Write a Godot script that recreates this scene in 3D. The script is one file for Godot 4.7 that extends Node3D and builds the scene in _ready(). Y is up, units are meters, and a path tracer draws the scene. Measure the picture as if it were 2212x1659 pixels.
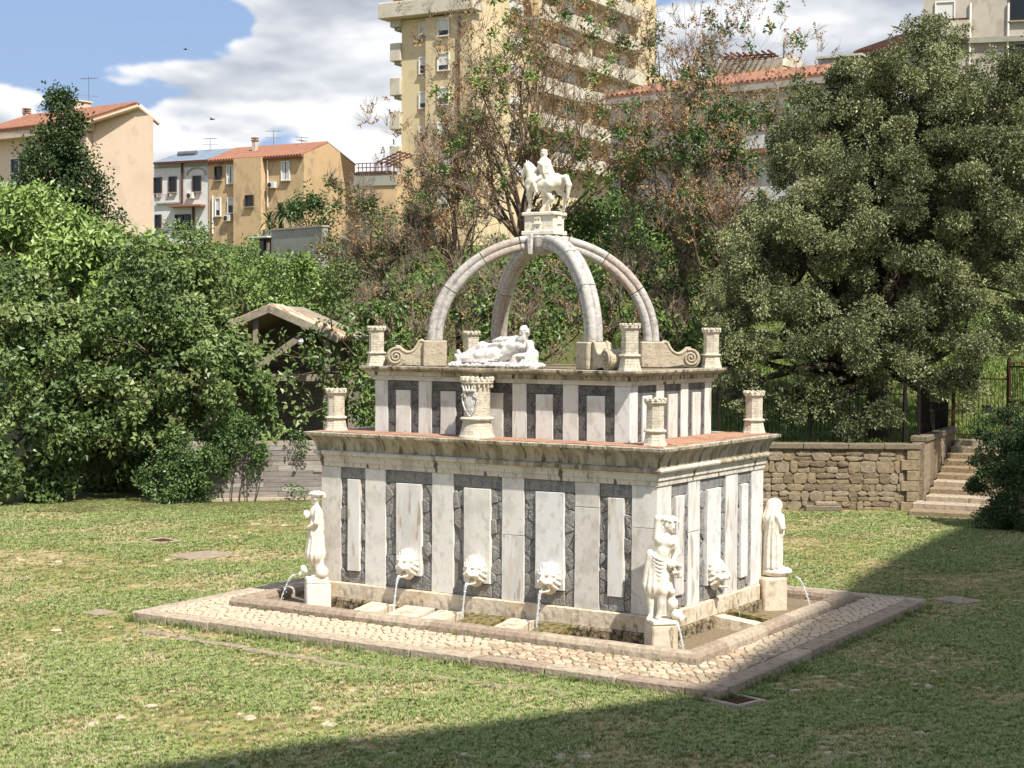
extends Node3D

const LENS := 3462.79
const CAM := Vector3(14.2101, 4.7637, 23.7188)
const FW := Vector3(-0.53019163, -0.03344112, -0.84721811)
const RT := Vector3(0.84757091, 0.00598013, -0.53064846)
const UPV := Vector3(-0.02281195, 0.9994228, -0.02517311)
const HF := Vector3(-0.5305, 0, -0.8477)
const HR := Vector3(0.8477, 0, -0.5305)
const SUN := Vector3(-0.5271, -0.8145, -0.2425)

var rng := RandomNumberGenerator.new()
var M := {}
var T := {}


func _ready() -> void:
	rng.seed = 11
	light_and_camera()
	materials()
	ground()
	viaduct()
	paving()
	fountain()
	statues()
	yard_walls()
	buildings()
	trees()
	small_things()


func light_and_camera() -> void:
	var c := Camera3D.new()
	c.name = "camera"
	c.fov = 26.942
	c.near = 0.1
	c.far = 1500.0
	add_child(c)
	c.transform = Transform3D(Basis(RT, UPV, -FW), CAM)
	c.current = true
	var s := DirectionalLight3D.new()
	s.name = "sun"
	s.light_energy = 1.6
	s.light_color = Color(1.0, 0.975, 0.93)
	s.light_angular_distance = 0.55
	s.shadow_enabled = true
	add_child(s)
	s.look_at_from_position(Vector3(0, 40, 0), Vector3(0, 40, 0) + SUN, Vector3.UP)
	var e := Environment.new()
	e.background_mode = Environment.BG_SKY
	var sky := Sky.new()
	var pm := PanoramaSkyMaterial.new()
	pm.panorama = sky_picture()
	pm.energy_multiplier = 1.0
	sky.sky_material = pm
	e.sky = sky
	e.background_energy_multiplier = 1.04
	e.tonemap_mode = Environment.TONE_MAPPER_LINEAR
	e.tonemap_exposure = 1.52
	e.sdfgi_enabled = true
	e.ssao_enabled = true
	e.ssil_enabled = true
	var w := WorldEnvironment.new()
	w.name = "surroundings"
	w.environment = e
	add_child(w)


# ---------------------------------------------------------------- sky: blue air with cumulus, computed in directions
func sky_picture() -> ImageTexture:
	var w := 4096
	var h := 2048
	var n := FastNoiseLite.new()
	n.seed = 5
	n.noise_type = FastNoiseLite.TYPE_SIMPLEX_SMOOTH
	n.fractal_type = FastNoiseLite.FRACTAL_FBM
	n.fractal_octaves = 6
	n.fractal_gain = 0.57
	n.frequency = 1.0
	# broad banks of cloud, [bearing, height, half-width, half-height, amount]
	var banks := [[-0.82, 0.192, 0.095, 0.036, -1.1], [-0.745, 0.18, 0.03, 0.022, -0.6], [-0.878, 0.128, 0.026, 0.02, 0.6], [-0.80, 0.121, 0.026, 0.012, 0.5], [-0.752, 0.114, 0.03, 0.026, 0.9], [-0.655, 0.175, 0.055, 0.05, 1.0], [-0.64, 0.11, 0.035, 0.03, 0.8], [-0.42, 0.17, 0.14, 0.06, 0.9], [-0.25, 0.18, 0.12, 0.06, 0.9]]
	var data := PackedByteArray()
	data.resize(w * h * 3)
	var low := Color(0.74, 0.82, 0.92)
	data.fill(150)
	var prev := PackedByteArray()
	for j in h / 2:
		var el := (0.5 - (j + 0.5) / h) * PI
		var step := 1
		if el > 0.42:
			step = 4
		if el > 0.9:
			step = 16
		if step > 1 and j % step != 0 and prev.size():
			for k in prev.size():
				data[j * w * 3 + k] = prev[k]
			continue
		var ce := cos(el)
		var se := sin(el)
		var hz := 1.0 / (se + 0.22)
		var air := clampf((el - 0.02) / 0.55, 0.0, 1.0)
		var blue := Vector3(0.62, 0.69, 0.765).lerp(Vector3(0.40, 0.52, 0.72), pow(air, 0.6))
		var row := PackedByteArray()
		row.resize(w * 3)
		var i := 0
		while i < w:
			var a := (i + 0.5) / w * TAU
			if a > PI:
				a -= TAU
			# on a dome of cloud: positions spread out towards the zenith
			var px := sin(a) * ce * hz * 1.7
			var pz := cos(a) * ce * hz * 1.7
			var py := el * 9.0
			var d := n.get_noise_3d(px + 7.0, py, pz)
			var bias := 0.10
			if el < 0.3 and a > -1.1 and a < 0.0:
				for b in banks:
					var u: float = (a - b[0]) / b[2]
					var v: float = (el - b[1]) / b[3]
					var q := u * u + v * v
					if q < 5.0:
						bias += b[4] * exp(-q)
			var dens := smoothstep(0.0, 0.13, d + minf(bias, 0.5))
			var up := n.get_noise_3d(px + 7.0 + 0.02, py + 0.16, pz - 0.02)
			var lit := clampf(0.86 + (d - up) * 1.9 - clampf(d * 1.3 + minf(bias, 1.0) * 0.5 - 0.16, 0.0, 0.75), 0.0, 1.0)
			var cl := Vector3(0.60, 0.62, 0.66).lerp(Vector3(0.845, 0.845, 0.845), lit)
			var col := blue.lerp(cl, dens * 0.97)
			var r8 := int(clampf(col.x, 0, 1) * 255)
			var g8 := int(clampf(col.y, 0, 1) * 255)
			var b8 := int(clampf(col.z, 0, 1) * 255)
			for k in mini(step, w - i):
				row[(i + k) * 3] = r8
				row[(i + k) * 3 + 1] = g8
				row[(i + k) * 3 + 2] = b8
			i += step
		for k in row.size():
			data[j * w * 3 + k] = row[k]
		prev = row
	var im := Image.create_from_data(w, h, false, Image.FORMAT_RGB8, data)
	return ImageTexture.create_from_image(im)


# ---------------------------------------------------------------- building helpers
func pt(vx: float, vy: float, t: float) -> Vector3:
	return CAM + (FW + RT * ((vx - 1106.0) / LENS) - UPV * ((vy - 829.5) / LENS)) * t


func rdp(r: float, d: float, y: float) -> Vector3:
	return Vector3(CAM.x, y, CAM.z) + HR * r + HF * d


class MB:
	var v := PackedVector3Array()
	var n := PackedVector3Array()
	var uv := PackedVector2Array()
	var has_uv := false

	func tri(a: Vector3, b: Vector3, c: Vector3) -> void:
		var m := (b - a).cross(c - a).normalized()
		v.append(a); v.append(c); v.append(b)
		n.append(m); n.append(m); n.append(m)

	func tris(a: Vector3, b: Vector3, c: Vector3, na: Vector3, nb: Vector3, nc: Vector3) -> void:
		v.append(a); v.append(c); v.append(b)
		n.append(na); n.append(nc); n.append(nb)

	func quad(a: Vector3, b: Vector3, c: Vector3, d: Vector3) -> void:
		var m := (c - a).cross(d - b).normalized()
		v.append(a); v.append(c); v.append(b)
		v.append(a); v.append(d); v.append(c)
		for i in 6:
			n.append(m)

	func quads(a: Vector3, b: Vector3, c: Vector3, d: Vector3, na: Vector3, nb: Vector3, nc: Vector3, nd: Vector3) -> void:
		tris(a, b, c, na, nb, nc)
		tris(a, c, d, na, nc, nd)

	func box(c: Vector3, s: Vector3, b := Basis()) -> void:
		hexa(c, s, s, b)

	# a box whose top may have another size than its bottom
	func hexa(c: Vector3, s: Vector3, t: Vector3, b := Basis()) -> void:
		var h := s * 0.5
		var g := t * 0.5
		var p := [Vector3(-h.x, -h.y, -h.z), Vector3(h.x, -h.y, -h.z), Vector3(h.x, -h.y, h.z), Vector3(-h.x, -h.y, h.z), Vector3(-g.x, h.y, -g.z), Vector3(g.x, h.y, -g.z), Vector3(g.x, h.y, g.z), Vector3(-g.x, h.y, g.z)]
		for i in 8:
			p[i] = c + b * p[i]
		quad(p[0], p[1], p[2], p[3])
		quad(p[7], p[6], p[5], p[4])
		quad(p[3], p[2], p[6], p[7])
		quad(p[1], p[0], p[4], p[5])
		quad(p[2], p[1], p[5], p[6])
		quad(p[0], p[3], p[7], p[4])

	# chamfered box
	func cbox(c: Vector3, s: Vector3, k: float, b := Basis()) -> void:
		var h := s * 0.5
		k = minf(k, minf(h.x, minf(h.y, h.z)) * 0.9)
		var q := func(x, y, z): return c + b * Vector3(x, y, z)
		for sx in [-1, 1]:
			quad_out(q.call(sx * h.x, -h.y + k, -h.z + k), q.call(sx * h.x, h.y - k, -h.z + k), q.call(sx * h.x, h.y - k, h.z - k), q.call(sx * h.x, -h.y + k, h.z - k), b.x * sx)
			quad_out(q.call(-h.x + k, sx * h.y, -h.z + k), q.call(h.x - k, sx * h.y, -h.z + k), q.call(h.x - k, sx * h.y, h.z - k), q.call(-h.x + k, sx * h.y, h.z - k), b.y * sx)
			quad_out(q.call(-h.x + k, -h.y + k, sx * h.z), q.call(h.x - k, -h.y + k, sx * h.z), q.call(h.x - k, h.y - k, sx * h.z), q.call(-h.x + k, h.y - k, sx * h.z), b.z * sx)
			for sy in [-1, 1]:
				quad_out(q.call(sx * h.x, sy * (h.y - k), -h.z + k), q.call(sx * h.x, sy * (h.y - k), h.z - k), q.call(sx * (h.x - k), sy * h.y, h.z - k), q.call(sx * (h.x - k), sy * h.y, -h.z + k), b.x * sx + b.y * sy)
				quad_out(q.call(sx * h.x, -h.y + k, sy * (h.z - k)), q.call(sx * h.x, h.y - k, sy * (h.z - k)), q.call(sx * (h.x - k), h.y - k, sy * h.z), q.call(sx * (h.x - k), -h.y + k, sy * h.z), b.x * sx + b.z * sy)
				quad_out(q.call(-h.x + k, sx * h.y, sy * (h.z - k)), q.call(h.x - k, sx * h.y, sy * (h.z - k)), q.call(h.x - k, sx * (h.y - k), sy * h.z), q.call(-h.x + k, sx * (h.y - k), sy * h.z), b.y * sx + b.z * sy)
				for sz in [-1, 1]:
					var a1: Vector3 = q.call(sx * h.x, sy * (h.y - k), sz * (h.z - k))
					var a2: Vector3 = q.call(sx * (h.x - k), sy * h.y, sz * (h.z - k))
					var a3: Vector3 = q.call(sx * (h.x - k), sy * (h.y - k), sz * h.z)
					if (a2 - a1).cross(a3 - a1).dot(b.x * sx + b.y * sy + b.z * sz) > 0:
						tri(a1, a2, a3)
					else:
						tri(a1, a3, a2)

	func quad_out(a: Vector3, b: Vector3, c: Vector3, d: Vector3, o: Vector3) -> void:
		if (c - a).cross(d - b).dot(o) > 0:
			quad(a, b, c, d)
		else:
			quad(a, d, c, b)

	func tube(p: PackedVector3Array, r: PackedFloat32Array, sides: int, cap := true) -> void:
		var m := p.size()
		if m < 2:
			return
		var ring := PackedVector3Array()
		var nor := PackedVector3Array()
		var t0 := (p[1] - p[0]).normalized()
		var u := t0.cross(Vector3(0.31, 0.2, 0.93)).normalized()
		for i in m:
			var t := (p[mini(i + 1, m - 1)] - p[maxi(i - 1, 0)]).normalized()
			u = (u - t * u.dot(t)).normalized()
			var w := t.cross(u)
			for k in sides:
				var a := TAU * k / sides
				var o := u * cos(a) + w * sin(a)
				ring.append(p[i] + o * r[i])
				nor.append(o)
		for i in m - 1:
			for k in sides:
				var k2 := (k + 1) % sides
				var a := i * sides + k
				var b := i * sides + k2
				quads(ring[a], ring[b], ring[b + sides], ring[a + sides], nor[a], nor[b], nor[b + sides], nor[a + sides])
		if cap:
			for k in range(1, sides - 1):
				tri(ring[0], ring[k + 1], ring[k])
				var e := (m - 1) * sides
				tri(ring[e], ring[e + k], ring[e + k + 1])

	# profile of [radius, height]; sides given; flat or smooth round
	func lathe(prof: Array, sides: int, c := Vector3.ZERO, smooth := true, turn := 0.0, b := Basis()) -> void:
		for i in prof.size() - 1:
			var r0: float = prof[i][0]
			var y0: float = prof[i][1]
			var r1: float = prof[i + 1][0]
			var y1: float = prof[i + 1][1]
			for k in sides:
				var a0 := turn + TAU * k / sides
				var a1 := turn + TAU * (k + 1) / sides
				var d0 := Vector3(cos(a0), 0, -sin(a0))
				var d1 := Vector3(cos(a1), 0, -sin(a1))
				var q0 := c + b * (d0 * r0 + Vector3(0, y0, 0))
				var q1 := c + b * (d1 * r0 + Vector3(0, y0, 0))
				var q2 := c + b * (d1 * r1 + Vector3(0, y1, 0))
				var q3 := c + b * (d0 * r1 + Vector3(0, y1, 0))
				if smooth:
					var s := Vector2(y1 - y0, r0 - r1).normalized()
					var n0 := b * (d0 * s.x + Vector3(0, s.y, 0))
					var n1 := b * (d1 * s.x + Vector3(0, s.y, 0))
					quads(q0, q1, q2, q3, n0, n1, n1, n0)
				else:
					if r0 < 0.0001:
						tri(q0, q2, q3)
					else:
						quad(q0, q1, q2, q3)

	# polygon (2D, any winding) pushed out along b.z from z0 to z1, corner rounding k by shrinking the front
	func slab(poly: PackedVector2Array, z0: float, z1: float, k: float, c: Vector3, b: Basis, shrink := 0.0) -> void:
		var m := poly.size()
		if m < 3:
			return
		var area := 0.0
		var mid := Vector2.ZERO
		for i in m:
			area += poly[i].cross(poly[(i + 1) % m])
			mid += poly[i]
		mid /= m
		var q := poly.duplicate()
		if area < 0:
			q.reverse()
		var f := PackedVector3Array()
		var g := PackedVector3Array()
		var h := PackedVector3Array()
		for p in q:
			var l := (p - mid).length()
			var p1 := mid + (p - mid) * maxf(0.2, 1.0 - shrink / maxf(l, 0.001))
			var p2 := mid + (p1 - mid) * maxf(0.2, 1.0 - k / maxf(l, 0.001))
			f.append(c + b * Vector3(p1.x, p1.y, z0))
			g.append(c + b * Vector3(p1.x, p1.y, z1 - k))
			h.append(c + b * Vector3(p2.x, p2.y, z1))
		var top := c + b * Vector3(mid.x, mid.y, z1 + k * 0.35)
		for i in m:
			var j := (i + 1) % m
			quad(f[i], f[j], g[j], g[i])
			if k > 0.0:
				quad(g[i], g[j], h[j], h[i])
			tri(h[i], h[j], top)

	func mesh() -> ArrayMesh:
		var a := []
		a.resize(Mesh.ARRAY_MAX)
		a[Mesh.ARRAY_VERTEX] = v
		a[Mesh.ARRAY_NORMAL] = n
		if has_uv:
			a[Mesh.ARRAY_TEX_UV] = uv
		var m := ArrayMesh.new()
		m.add_surface_from_arrays(Mesh.PRIMITIVE_TRIANGLES, a)
		return m


func thing(called: String, label: String, category: String, at := Vector3.ZERO, group := "", b := Basis()) -> Node3D:
	var o := Node3D.new()
	o.name = called
	o.transform = Transform3D(b, at)
	o.set_meta("label", label)
	o.set_meta("category", category)
	if group:
		o.set_meta("group", group)
	add_child(o, true)
	return o


func structure(called: String, label := "") -> Node3D:
	var o := Node3D.new()
	o.name = called
	o.set_meta("kind", "structure")
	if label:
		o.set_meta("label", label)
	add_child(o, true)
	return o


func part(shape, called: String, mat: Material, parent: Node, at := Vector3.ZERO, label := "") -> MeshInstance3D:
	var o := MeshInstance3D.new()
	o.name = called
	o.mesh = shape.mesh() if shape is MB else shape
	o.material_override = mat
	o.position = at
	if label:
		o.set_meta("label", label)
	parent.add_child(o, true)
	return o


func bx(called: String, mat: Material, parent: Node, c: Vector3, s: Vector3, k := 0.0, b := Basis()) -> MeshInstance3D:
	var m := MB.new()
	if k > 0.0:
		m.cbox(Vector3.ZERO, s, k, b)
	else:
		m.box(Vector3.ZERO, s, b)
	return part(m, called, mat, parent, c)


func rr(a: float, b: float) -> float:
	return rng.randf_range(a, b)


# cells of a jittered lattice, clipped against their neighbours (a stone pattern)
func cells(x0: float, y0: float, x1: float, y1: float, sx: float, sy: float, jit: float, brick := true) -> Array:
	var nx := maxi(1, int(round((x1 - x0) / sx)))
	var ny := maxi(1, int(round((y1 - y0) / sy)))
	var dx := (x1 - x0) / nx
	var dy := (y1 - y0) / ny
	var P := {}
	for j in range(-1, ny + 1):
		for i in range(-2, nx + 2):
			var o := 0.5 if (brick and j % 2 != 0) else 0.0
			P[Vector2i(i, j)] = Vector2(x0 + (i + 0.5 + o + rr(-jit, jit)) * dx, y0 + (j + 0.5 + rr(-jit, jit)) * dy)
	var out := []
	for j in ny:
		for i in range(-1, nx + 1):
			var c: Vector2 = P[Vector2i(i, j)]
			var poly := PackedVector2Array([Vector2(maxf(x0, c.x - dx * 1.6), maxf(y0, c.y - dy * 1.6)), Vector2(minf(x1, c.x + dx * 1.6), maxf(y0, c.y - dy * 1.6)), Vector2(minf(x1, c.x + dx * 1.6), minf(y1, c.y + dy * 1.6)), Vector2(maxf(x0, c.x - dx * 1.6), minf(y1, c.y + dy * 1.6))])
			if c.x < x0 - dx * 0.3 or c.x > x1 + dx * 0.3:
				continue
			for jj in range(j - 1, j + 2):
				for ii in range(i - 2, i + 3):
					if (ii != i or jj != j) and P.has(Vector2i(ii, jj)):
						poly = clip(poly, c, P[Vector2i(ii, jj)])
			if poly.size() >= 3:
				out.append(poly)
	return out


func clip(poly: PackedVector2Array, a: Vector2, b: Vector2) -> PackedVector2Array:
	var out := PackedVector2Array()
	var m := (a + b) * 0.5
	var d := b - a
	var k := poly.size()
	for i in k:
		var p := poly[i]
		var q := poly[(i + 1) % k]
		var sp := (p - m).dot(d)
		var sq := (q - m).dot(d)
		if sp <= 0:
			out.append(p)
		if (sp < 0 and sq > 0) or (sp > 0 and sq < 0):
			out.append(p.lerp(q, sp / (sp - sq)))
	return out


func poly_area(p: PackedVector2Array) -> float:
	var a := 0.0
	for i in p.size():
		a += p[i].cross(p[(i + 1) % p.size()])
	return absf(a) * 0.5


# ---------------------------------------------------------------- computed textures
func nbytes(sd: int, freq: float, oct: int, size: int, kind := 0) -> PackedByteArray:
	var key := "n%d_%f_%d_%d_%d" % [sd, freq, oct, size, kind]
	if T.has(key):
		return T[key]
	var f := FastNoiseLite.new()
	f.seed = sd
	f.noise_type = FastNoiseLite.TYPE_SIMPLEX_SMOOTH
	f.frequency = freq
	f.fractal_octaves = oct
	f.fractal_type = FastNoiseLite.FRACTAL_RIDGED if kind == 1 else FastNoiseLite.FRACTAL_FBM
	if kind == 2:
		f.noise_type = FastNoiseLite.TYPE_CELLULAR
		f.fractal_type = FastNoiseLite.FRACTAL_NONE
		f.cellular_return_type = FastNoiseLite.RETURN_CELL_VALUE
	var im := f.get_seamless_image(size, size, false, false, 0.12, true)
	im.convert(Image.FORMAT_L8)
	T[key] = im.get_data()
	return T[key]


# base colour, then layers of [noise bytes, low, high, colour, strength]
func layered(size: int, base: Color, layers: Array) -> ImageTexture:
	var n := size * size
	var r := PackedFloat32Array()
	r.resize(n)
	var g := r.duplicate()
	var b := r.duplicate()
	r.fill(base.r)
	g.fill(base.g)
	b.fill(base.b)
	for l in layers:
		var s: PackedByteArray = l[0]
		var c: Color = l[3]
		var lut := PackedFloat32Array()
		for k in 256:
			lut.append(smoothstep(l[1], l[2], k / 255.0) * l[4])
		var cr := c.r
		var cg := c.g
		var cb := c.b
		for i in n:
			var t := lut[s[i]]
			if t > 0.0:
				r[i] += (cr - r[i]) * t
				g[i] += (cg - g[i]) * t
				b[i] += (cb - b[i]) * t
	var d := PackedByteArray()
	d.resize(n * 3)
	for i in n:
		d[i * 3] = int(clampf(r[i], 0, 1) * 255)
		d[i * 3 + 1] = int(clampf(g[i], 0, 1) * 255)
		d[i * 3 + 2] = int(clampf(b[i], 0, 1) * 255)
	return ImageTexture.create_from_image(Image.create_from_data(size, size, false, Image.FORMAT_RGB8, d))


func bump(sd: int, freq: float, oct: int, size: int, strength: float, kind := 0) -> ImageTexture:
	var key := "b%d_%f_%d_%d_%f_%d" % [sd, freq, oct, size, strength, kind]
	if not T.has(key):
		var im := Image.create_from_data(size, size, false, Image.FORMAT_L8, nbytes(sd, freq, oct, size, kind))
		im.convert(Image.FORMAT_RGBA8)
		im.bump_map_to_normal_map(strength)
		T[key] = ImageTexture.create_from_image(im)
	return T[key]


func stuff(tex: Texture2D, scale, rough := 0.85, normal: Texture2D = null, nscale := 1.0, world := true, tint := Color.WHITE) -> StandardMaterial3D:
	var m := StandardMaterial3D.new()
	m.albedo_texture = tex
	m.albedo_color = tint
	m.roughness = rough
	m.metallic_specular = 0.35
	m.uv1_triplanar = true
	m.uv1_world_triplanar = world
	m.uv1_scale = scale if scale is Vector3 else Vector3.ONE * scale
	if normal:
		m.normal_enabled = true
		m.normal_texture = normal
		m.normal_scale = nscale
	return m


func plain(c: Color, rough := 0.8, metal := 0.0) -> StandardMaterial3D:
	var m := StandardMaterial3D.new()
	m.albedo_color = c
	m.roughness = rough
	m.metallic = metal
	m.metallic_specular = 0.35
	return m


func lin(r: float, g: float, b: float) -> Color:
	return Color(r, g, b).linear_to_srgb()


func materials() -> void:
	var soft := nbytes(1, 0.008, 4, 512)
	var fine := nbytes(2, 0.06, 4, 512)
	var mid := nbytes(3, 0.02, 5, 512)
	var vein := nbytes(4, 0.007, 4, 512, 1)
	var spot := nbytes(5, 0.03, 3, 512)
	var grit := bump(6, 0.12, 3, 512, 3.0)
	var lumps := bump(7, 0.03, 4, 512, 6.0)
	# white marble, a little grey cloud and rusty bloom
	var t_marble := layered(512, Color(0.84, 0.838, 0.828), [[soft, 0.45, 0.85, Color(0.755, 0.752, 0.742), 0.8], [mid, 0.55, 0.9, Color(0.70, 0.69, 0.69), 0.6], [vein, 0.88, 0.98, Color(0.62, 0.61, 0.62), 0.5], [spot, 0.62, 0.88, Color(0.80, 0.74, 0.64), 0.45], [fine, 0.68, 0.95, Color(0.72, 0.69, 0.64), 0.25]])
	M.marble = stuff(t_marble, Vector3(0.5, 0.36, 0.5), 0.55, grit, 0.08)
	M.marble_b = stuff(t_marble, Vector3(0.42, 0.3, 0.42), 0.55, grit, 0.08, true, Color(1.0, 0.99, 0.97))
	M.marble_b.uv1_offset = Vector3(0.37, 0.21, 0.63)
	M.marble_c = stuff(t_marble, Vector3(0.6, 0.45, 0.6), 0.6, grit, 0.08, true, Color(0.95, 0.935, 0.91))
	M.marble_c.uv1_offset = Vector3(0.11, 0.57, 0.3)
	# a slab with rust and grime runs
	var t_runs := layered(512, Color(0.83, 0.825, 0.81), [[soft, 0.45, 0.85, Color(0.76, 0.75, 0.735), 0.8], [mid, 0.56, 0.8, Color(0.75, 0.69, 0.60), 0.45], [nbytes(15, 0.02, 3, 512), 0.64, 0.78, Color(0.56, 0.50, 0.43), 0.55], [fine, 0.62, 0.9, Color(0.66, 0.63, 0.58), 0.35]])
	M.marble_d = stuff(t_runs, Vector3(0.45, 0.1, 0.45), 0.6)
	# statue marble: cleaner, warm
	var t_stat := layered(256, Color(0.88, 0.855, 0.805), [[nbytes(8, 0.02, 4, 256), 0.5, 0.8, Color(0.80, 0.735, 0.63), 0.7], [nbytes(9, 0.06, 3, 256), 0.62, 0.85, Color(0.68, 0.62, 0.52), 0.5]])
	M.statue = stuff(t_stat, 1.3, 0.6, grit, 0.15)
	var t_statg := layered(256, Color(0.84, 0.82, 0.80), [[nbytes(8, 0.02, 4, 256), 0.45, 0.75, Color(0.69, 0.67, 0.65), 0.8], [nbytes(9, 0.06, 3, 256), 0.55, 0.8, Color(0.56, 0.54, 0.52), 0.6]])
	M.statue_grey = stuff(t_statg, 1.6, 0.65, grit, 0.2)
	# plinth: marble gone yellow with wet dark patches
	var t_plinth := layered(512, Color(0.80, 0.75, 0.67), [[soft, 0.45, 0.8, Color(0.73, 0.66, 0.55), 0.8], [mid, 0.56, 0.85, Color(0.60, 0.545, 0.46), 0.6], [nbytes(10, 0.012, 4, 512), 0.70, 0.9, Color(0.40, 0.36, 0.29), 0.6], [fine, 0.68, 0.9, Color(0.50, 0.46, 0.39), 0.35]])
	M.plinth = stuff(t_plinth, Vector3(0.5, 0.35, 0.5), 0.65, lumps, 0.3)
	var t_ledge := layered(512, Color(0.56, 0.50, 0.41), [[soft, 0.4, 0.7, Color(0.42, 0.36, 0.28), 0.8], [mid, 0.5, 0.66, Color(0.16, 0.145, 0.11), 0.85], [fine, 0.6, 0.8, Color(0.68, 0.62, 0.52), 0.6], [nbytes(11, 0.02, 4, 512), 0.62, 0.76, Color(0.24, 0.25, 0.10), 0.7]])
	M.ledge = stuff(t_ledge, 0.9, 0.85, lumps, 0.9)
	var t_moss := layered(256, Color(0.46, 0.41, 0.28), [[nbytes(12, 0.02, 4, 256), 0.42, 0.62, Color(0.25, 0.25, 0.08), 0.9], [nbytes(13, 0.05, 3, 256), 0.55, 0.75, Color(0.62, 0.55, 0.42), 0.7]])
	M.moss = stuff(t_moss, 1.4, 0.75, lumps, 0.8)
	# dark blue-grey stone with pale veins
	var t_dark := layered(512, Color(0.565, 0.56, 0.55), [[soft, 0.45, 0.75, Color(0.48, 0.475, 0.47), 0.9], [mid, 0.5, 0.78, Color(0.64, 0.63, 0.61), 0.7], [nbytes(14, 0.012, 4, 512, 1), 0.82, 0.95, Color(0.78, 0.77, 0.75), 0.6], [fine, 0.58, 0.8, Color(0.34, 0.335, 0.34), 0.65]])
	M.dark_a = stuff(t_dark, 1.1, 0.8, lumps, 1.0)
	M.dark_b = stuff(t_dark, 0.8, 0.8, lumps, 1.0, true, Color(0.9, 0.9, 0.9))
	M.dark_b.uv1_offset = Vector3(0.4, 0.7, 0.2)
	M.dark_c = stuff(t_dark, 1.4, 0.8, lumps, 1.0, true, Color(1.0, 0.98, 0.95))
	M.dark_c.uv1_offset = Vector3(0.2, 0.1, 0.8)
	M.dark_flat = stuff(t_dark, 0.9, 0.7, grit, 0.4, true, Color(0.9, 0.9, 0.9))
	var t_verde := layered(512, Color(0.36, 0.355, 0.35), [[soft, 0.4, 0.7, Color(0.24, 0.24, 0.245), 0.9], [nbytes(14, 0.012, 4, 512, 1), 0.70, 0.9, Color(0.60, 0.57, 0.54), 0.75], [mid, 0.6, 0.75, Color(0.46, 0.44, 0.43), 0.6]])
	M.verde = stuff(t_verde, 1.2, 0.5, grit, 0.2)
	M.mortar = stuff(layered(256, Color(0.47, 0.455, 0.43), [[nbytes(9, 0.06, 3, 256), 0.5, 0.8, Color(0.55, 0.52, 0.48), 0.7]]), 1.5, 0.95)
	# weathered cornice: pale stone with black vertical streaks of growth
	var t_corn := layered(512, Color(0.69, 0.66, 0.59), [[soft, 0.42, 0.72, Color(0.56, 0.53, 0.46), 0.8], [mid, 0.5, 0.72, Color(0.42, 0.395, 0.335), 0.6], [fine, 0.6, 0.85, Color(0.30, 0.28, 0.23), 0.45], [nbytes(15, 0.02, 3, 512), 0.68, 0.78, Color(0.17, 0.16, 0.135), 0.7]])
	M.cornice = stuff(t_corn, Vector3(0.5, 0.13, 0.5), 0.85, grit, 0.5)
	M.cornice_b = stuff(t_corn, Vector3(0.36, 0.11, 0.36), 0.85, grit, 0.5, true, Color(1.0, 0.99, 0.97))
	M.cornice_b.uv1_offset = Vector3(0.3, 0.4, 0.6)
	var t_arch := layered(512, Color(0.79, 0.765, 0.71), [[soft, 0.42, 0.72, Color(0.69, 0.665, 0.605), 0.8], [fine, 0.62, 0.85, Color(0.50, 0.47, 0.41), 0.5], [nbytes(15, 0.02, 3, 512), 0.70, 0.80, Color(0.24, 0.22, 0.185), 0.75]])
	M.architrave = stuff(t_arch, Vector3(0.42, 0.14, 0.42), 0.8, grit, 0.4)
	# arch ribs
	var t_rib := layered(256, Color(0.70, 0.685, 0.665), [[nbytes(8, 0.02, 4, 256), 0.45, 0.7, Color(0.57, 0.555, 0.545), 0.8], [nbytes(13, 0.05, 3, 256), 0.5, 0.75, Color(0.78, 0.755, 0.72), 0.7], [nbytes(9, 0.06, 3, 256), 0.62, 0.8, Color(0.40, 0.385, 0.37), 0.5]])
	M.rib = stuff(t_rib, 1.2, 0.8, lumps, 0.35)
	M.rib_b = stuff(t_rib, 1.5, 0.8, lumps, 0.35, true, Color(0.97, 0.93, 0.90))
	M.rib_c = stuff(t_rib, 0.9, 0.8, lumps, 0.35, true, Color(1.0, 1.0, 1.0))
	var t_tuff := layered(256, Color(0.70, 0.655, 0.575), [[nbytes(8, 0.02, 4, 256), 0.45, 0.75, Color(0.59, 0.545, 0.47), 0.8], [nbytes(13, 0.05, 3, 256), 0.55, 0.8, Color(0.78, 0.73, 0.65), 0.6], [nbytes(9, 0.06, 3, 256), 0.68, 0.85, Color(0.36, 0.32, 0.26), 0.6]])
	M.tuff = stuff(t_tuff, 1.2, 0.9, lumps, 0.6)
	var t_grim := layered(256, Color(0.80, 0.765, 0.70), [[nbytes(8, 0.02, 4, 256), 0.45, 0.75, Color(0.67, 0.63, 0.56), 0.8], [nbytes(9, 0.06, 3, 256), 0.62, 0.82, Color(0.47, 0.44, 0.38), 0.55]])
	M.turret = stuff(t_grim, 1.3, 0.85, lumps, 0.4)
	# trough and kerb stone
	var t_kerb := layered(256, Color(0.665, 0.61, 0.53), [[nbytes(8, 0.02, 4, 256), 0.42, 0.75, Color(0.56, 0.505, 0.445), 0.8], [nbytes(9, 0.06, 3, 256), 0.6, 0.85, Color(0.44, 0.395, 0.34), 0.5], [nbytes(13, 0.05, 3, 256), 0.58, 0.8, Color(0.74, 0.68, 0.61), 0.6]])
	M.kerb = stuff(t_kerb, 0.9, 0.9, lumps, 0.6)
	M.kerb_b = stuff(t_kerb, 0.8, 0.9, lumps, 0.6, true, Color(0.9, 0.88, 0.88))
	M.kerb_b.uv1_offset = Vector3(0.5, 0.3, 0.1)
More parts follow.
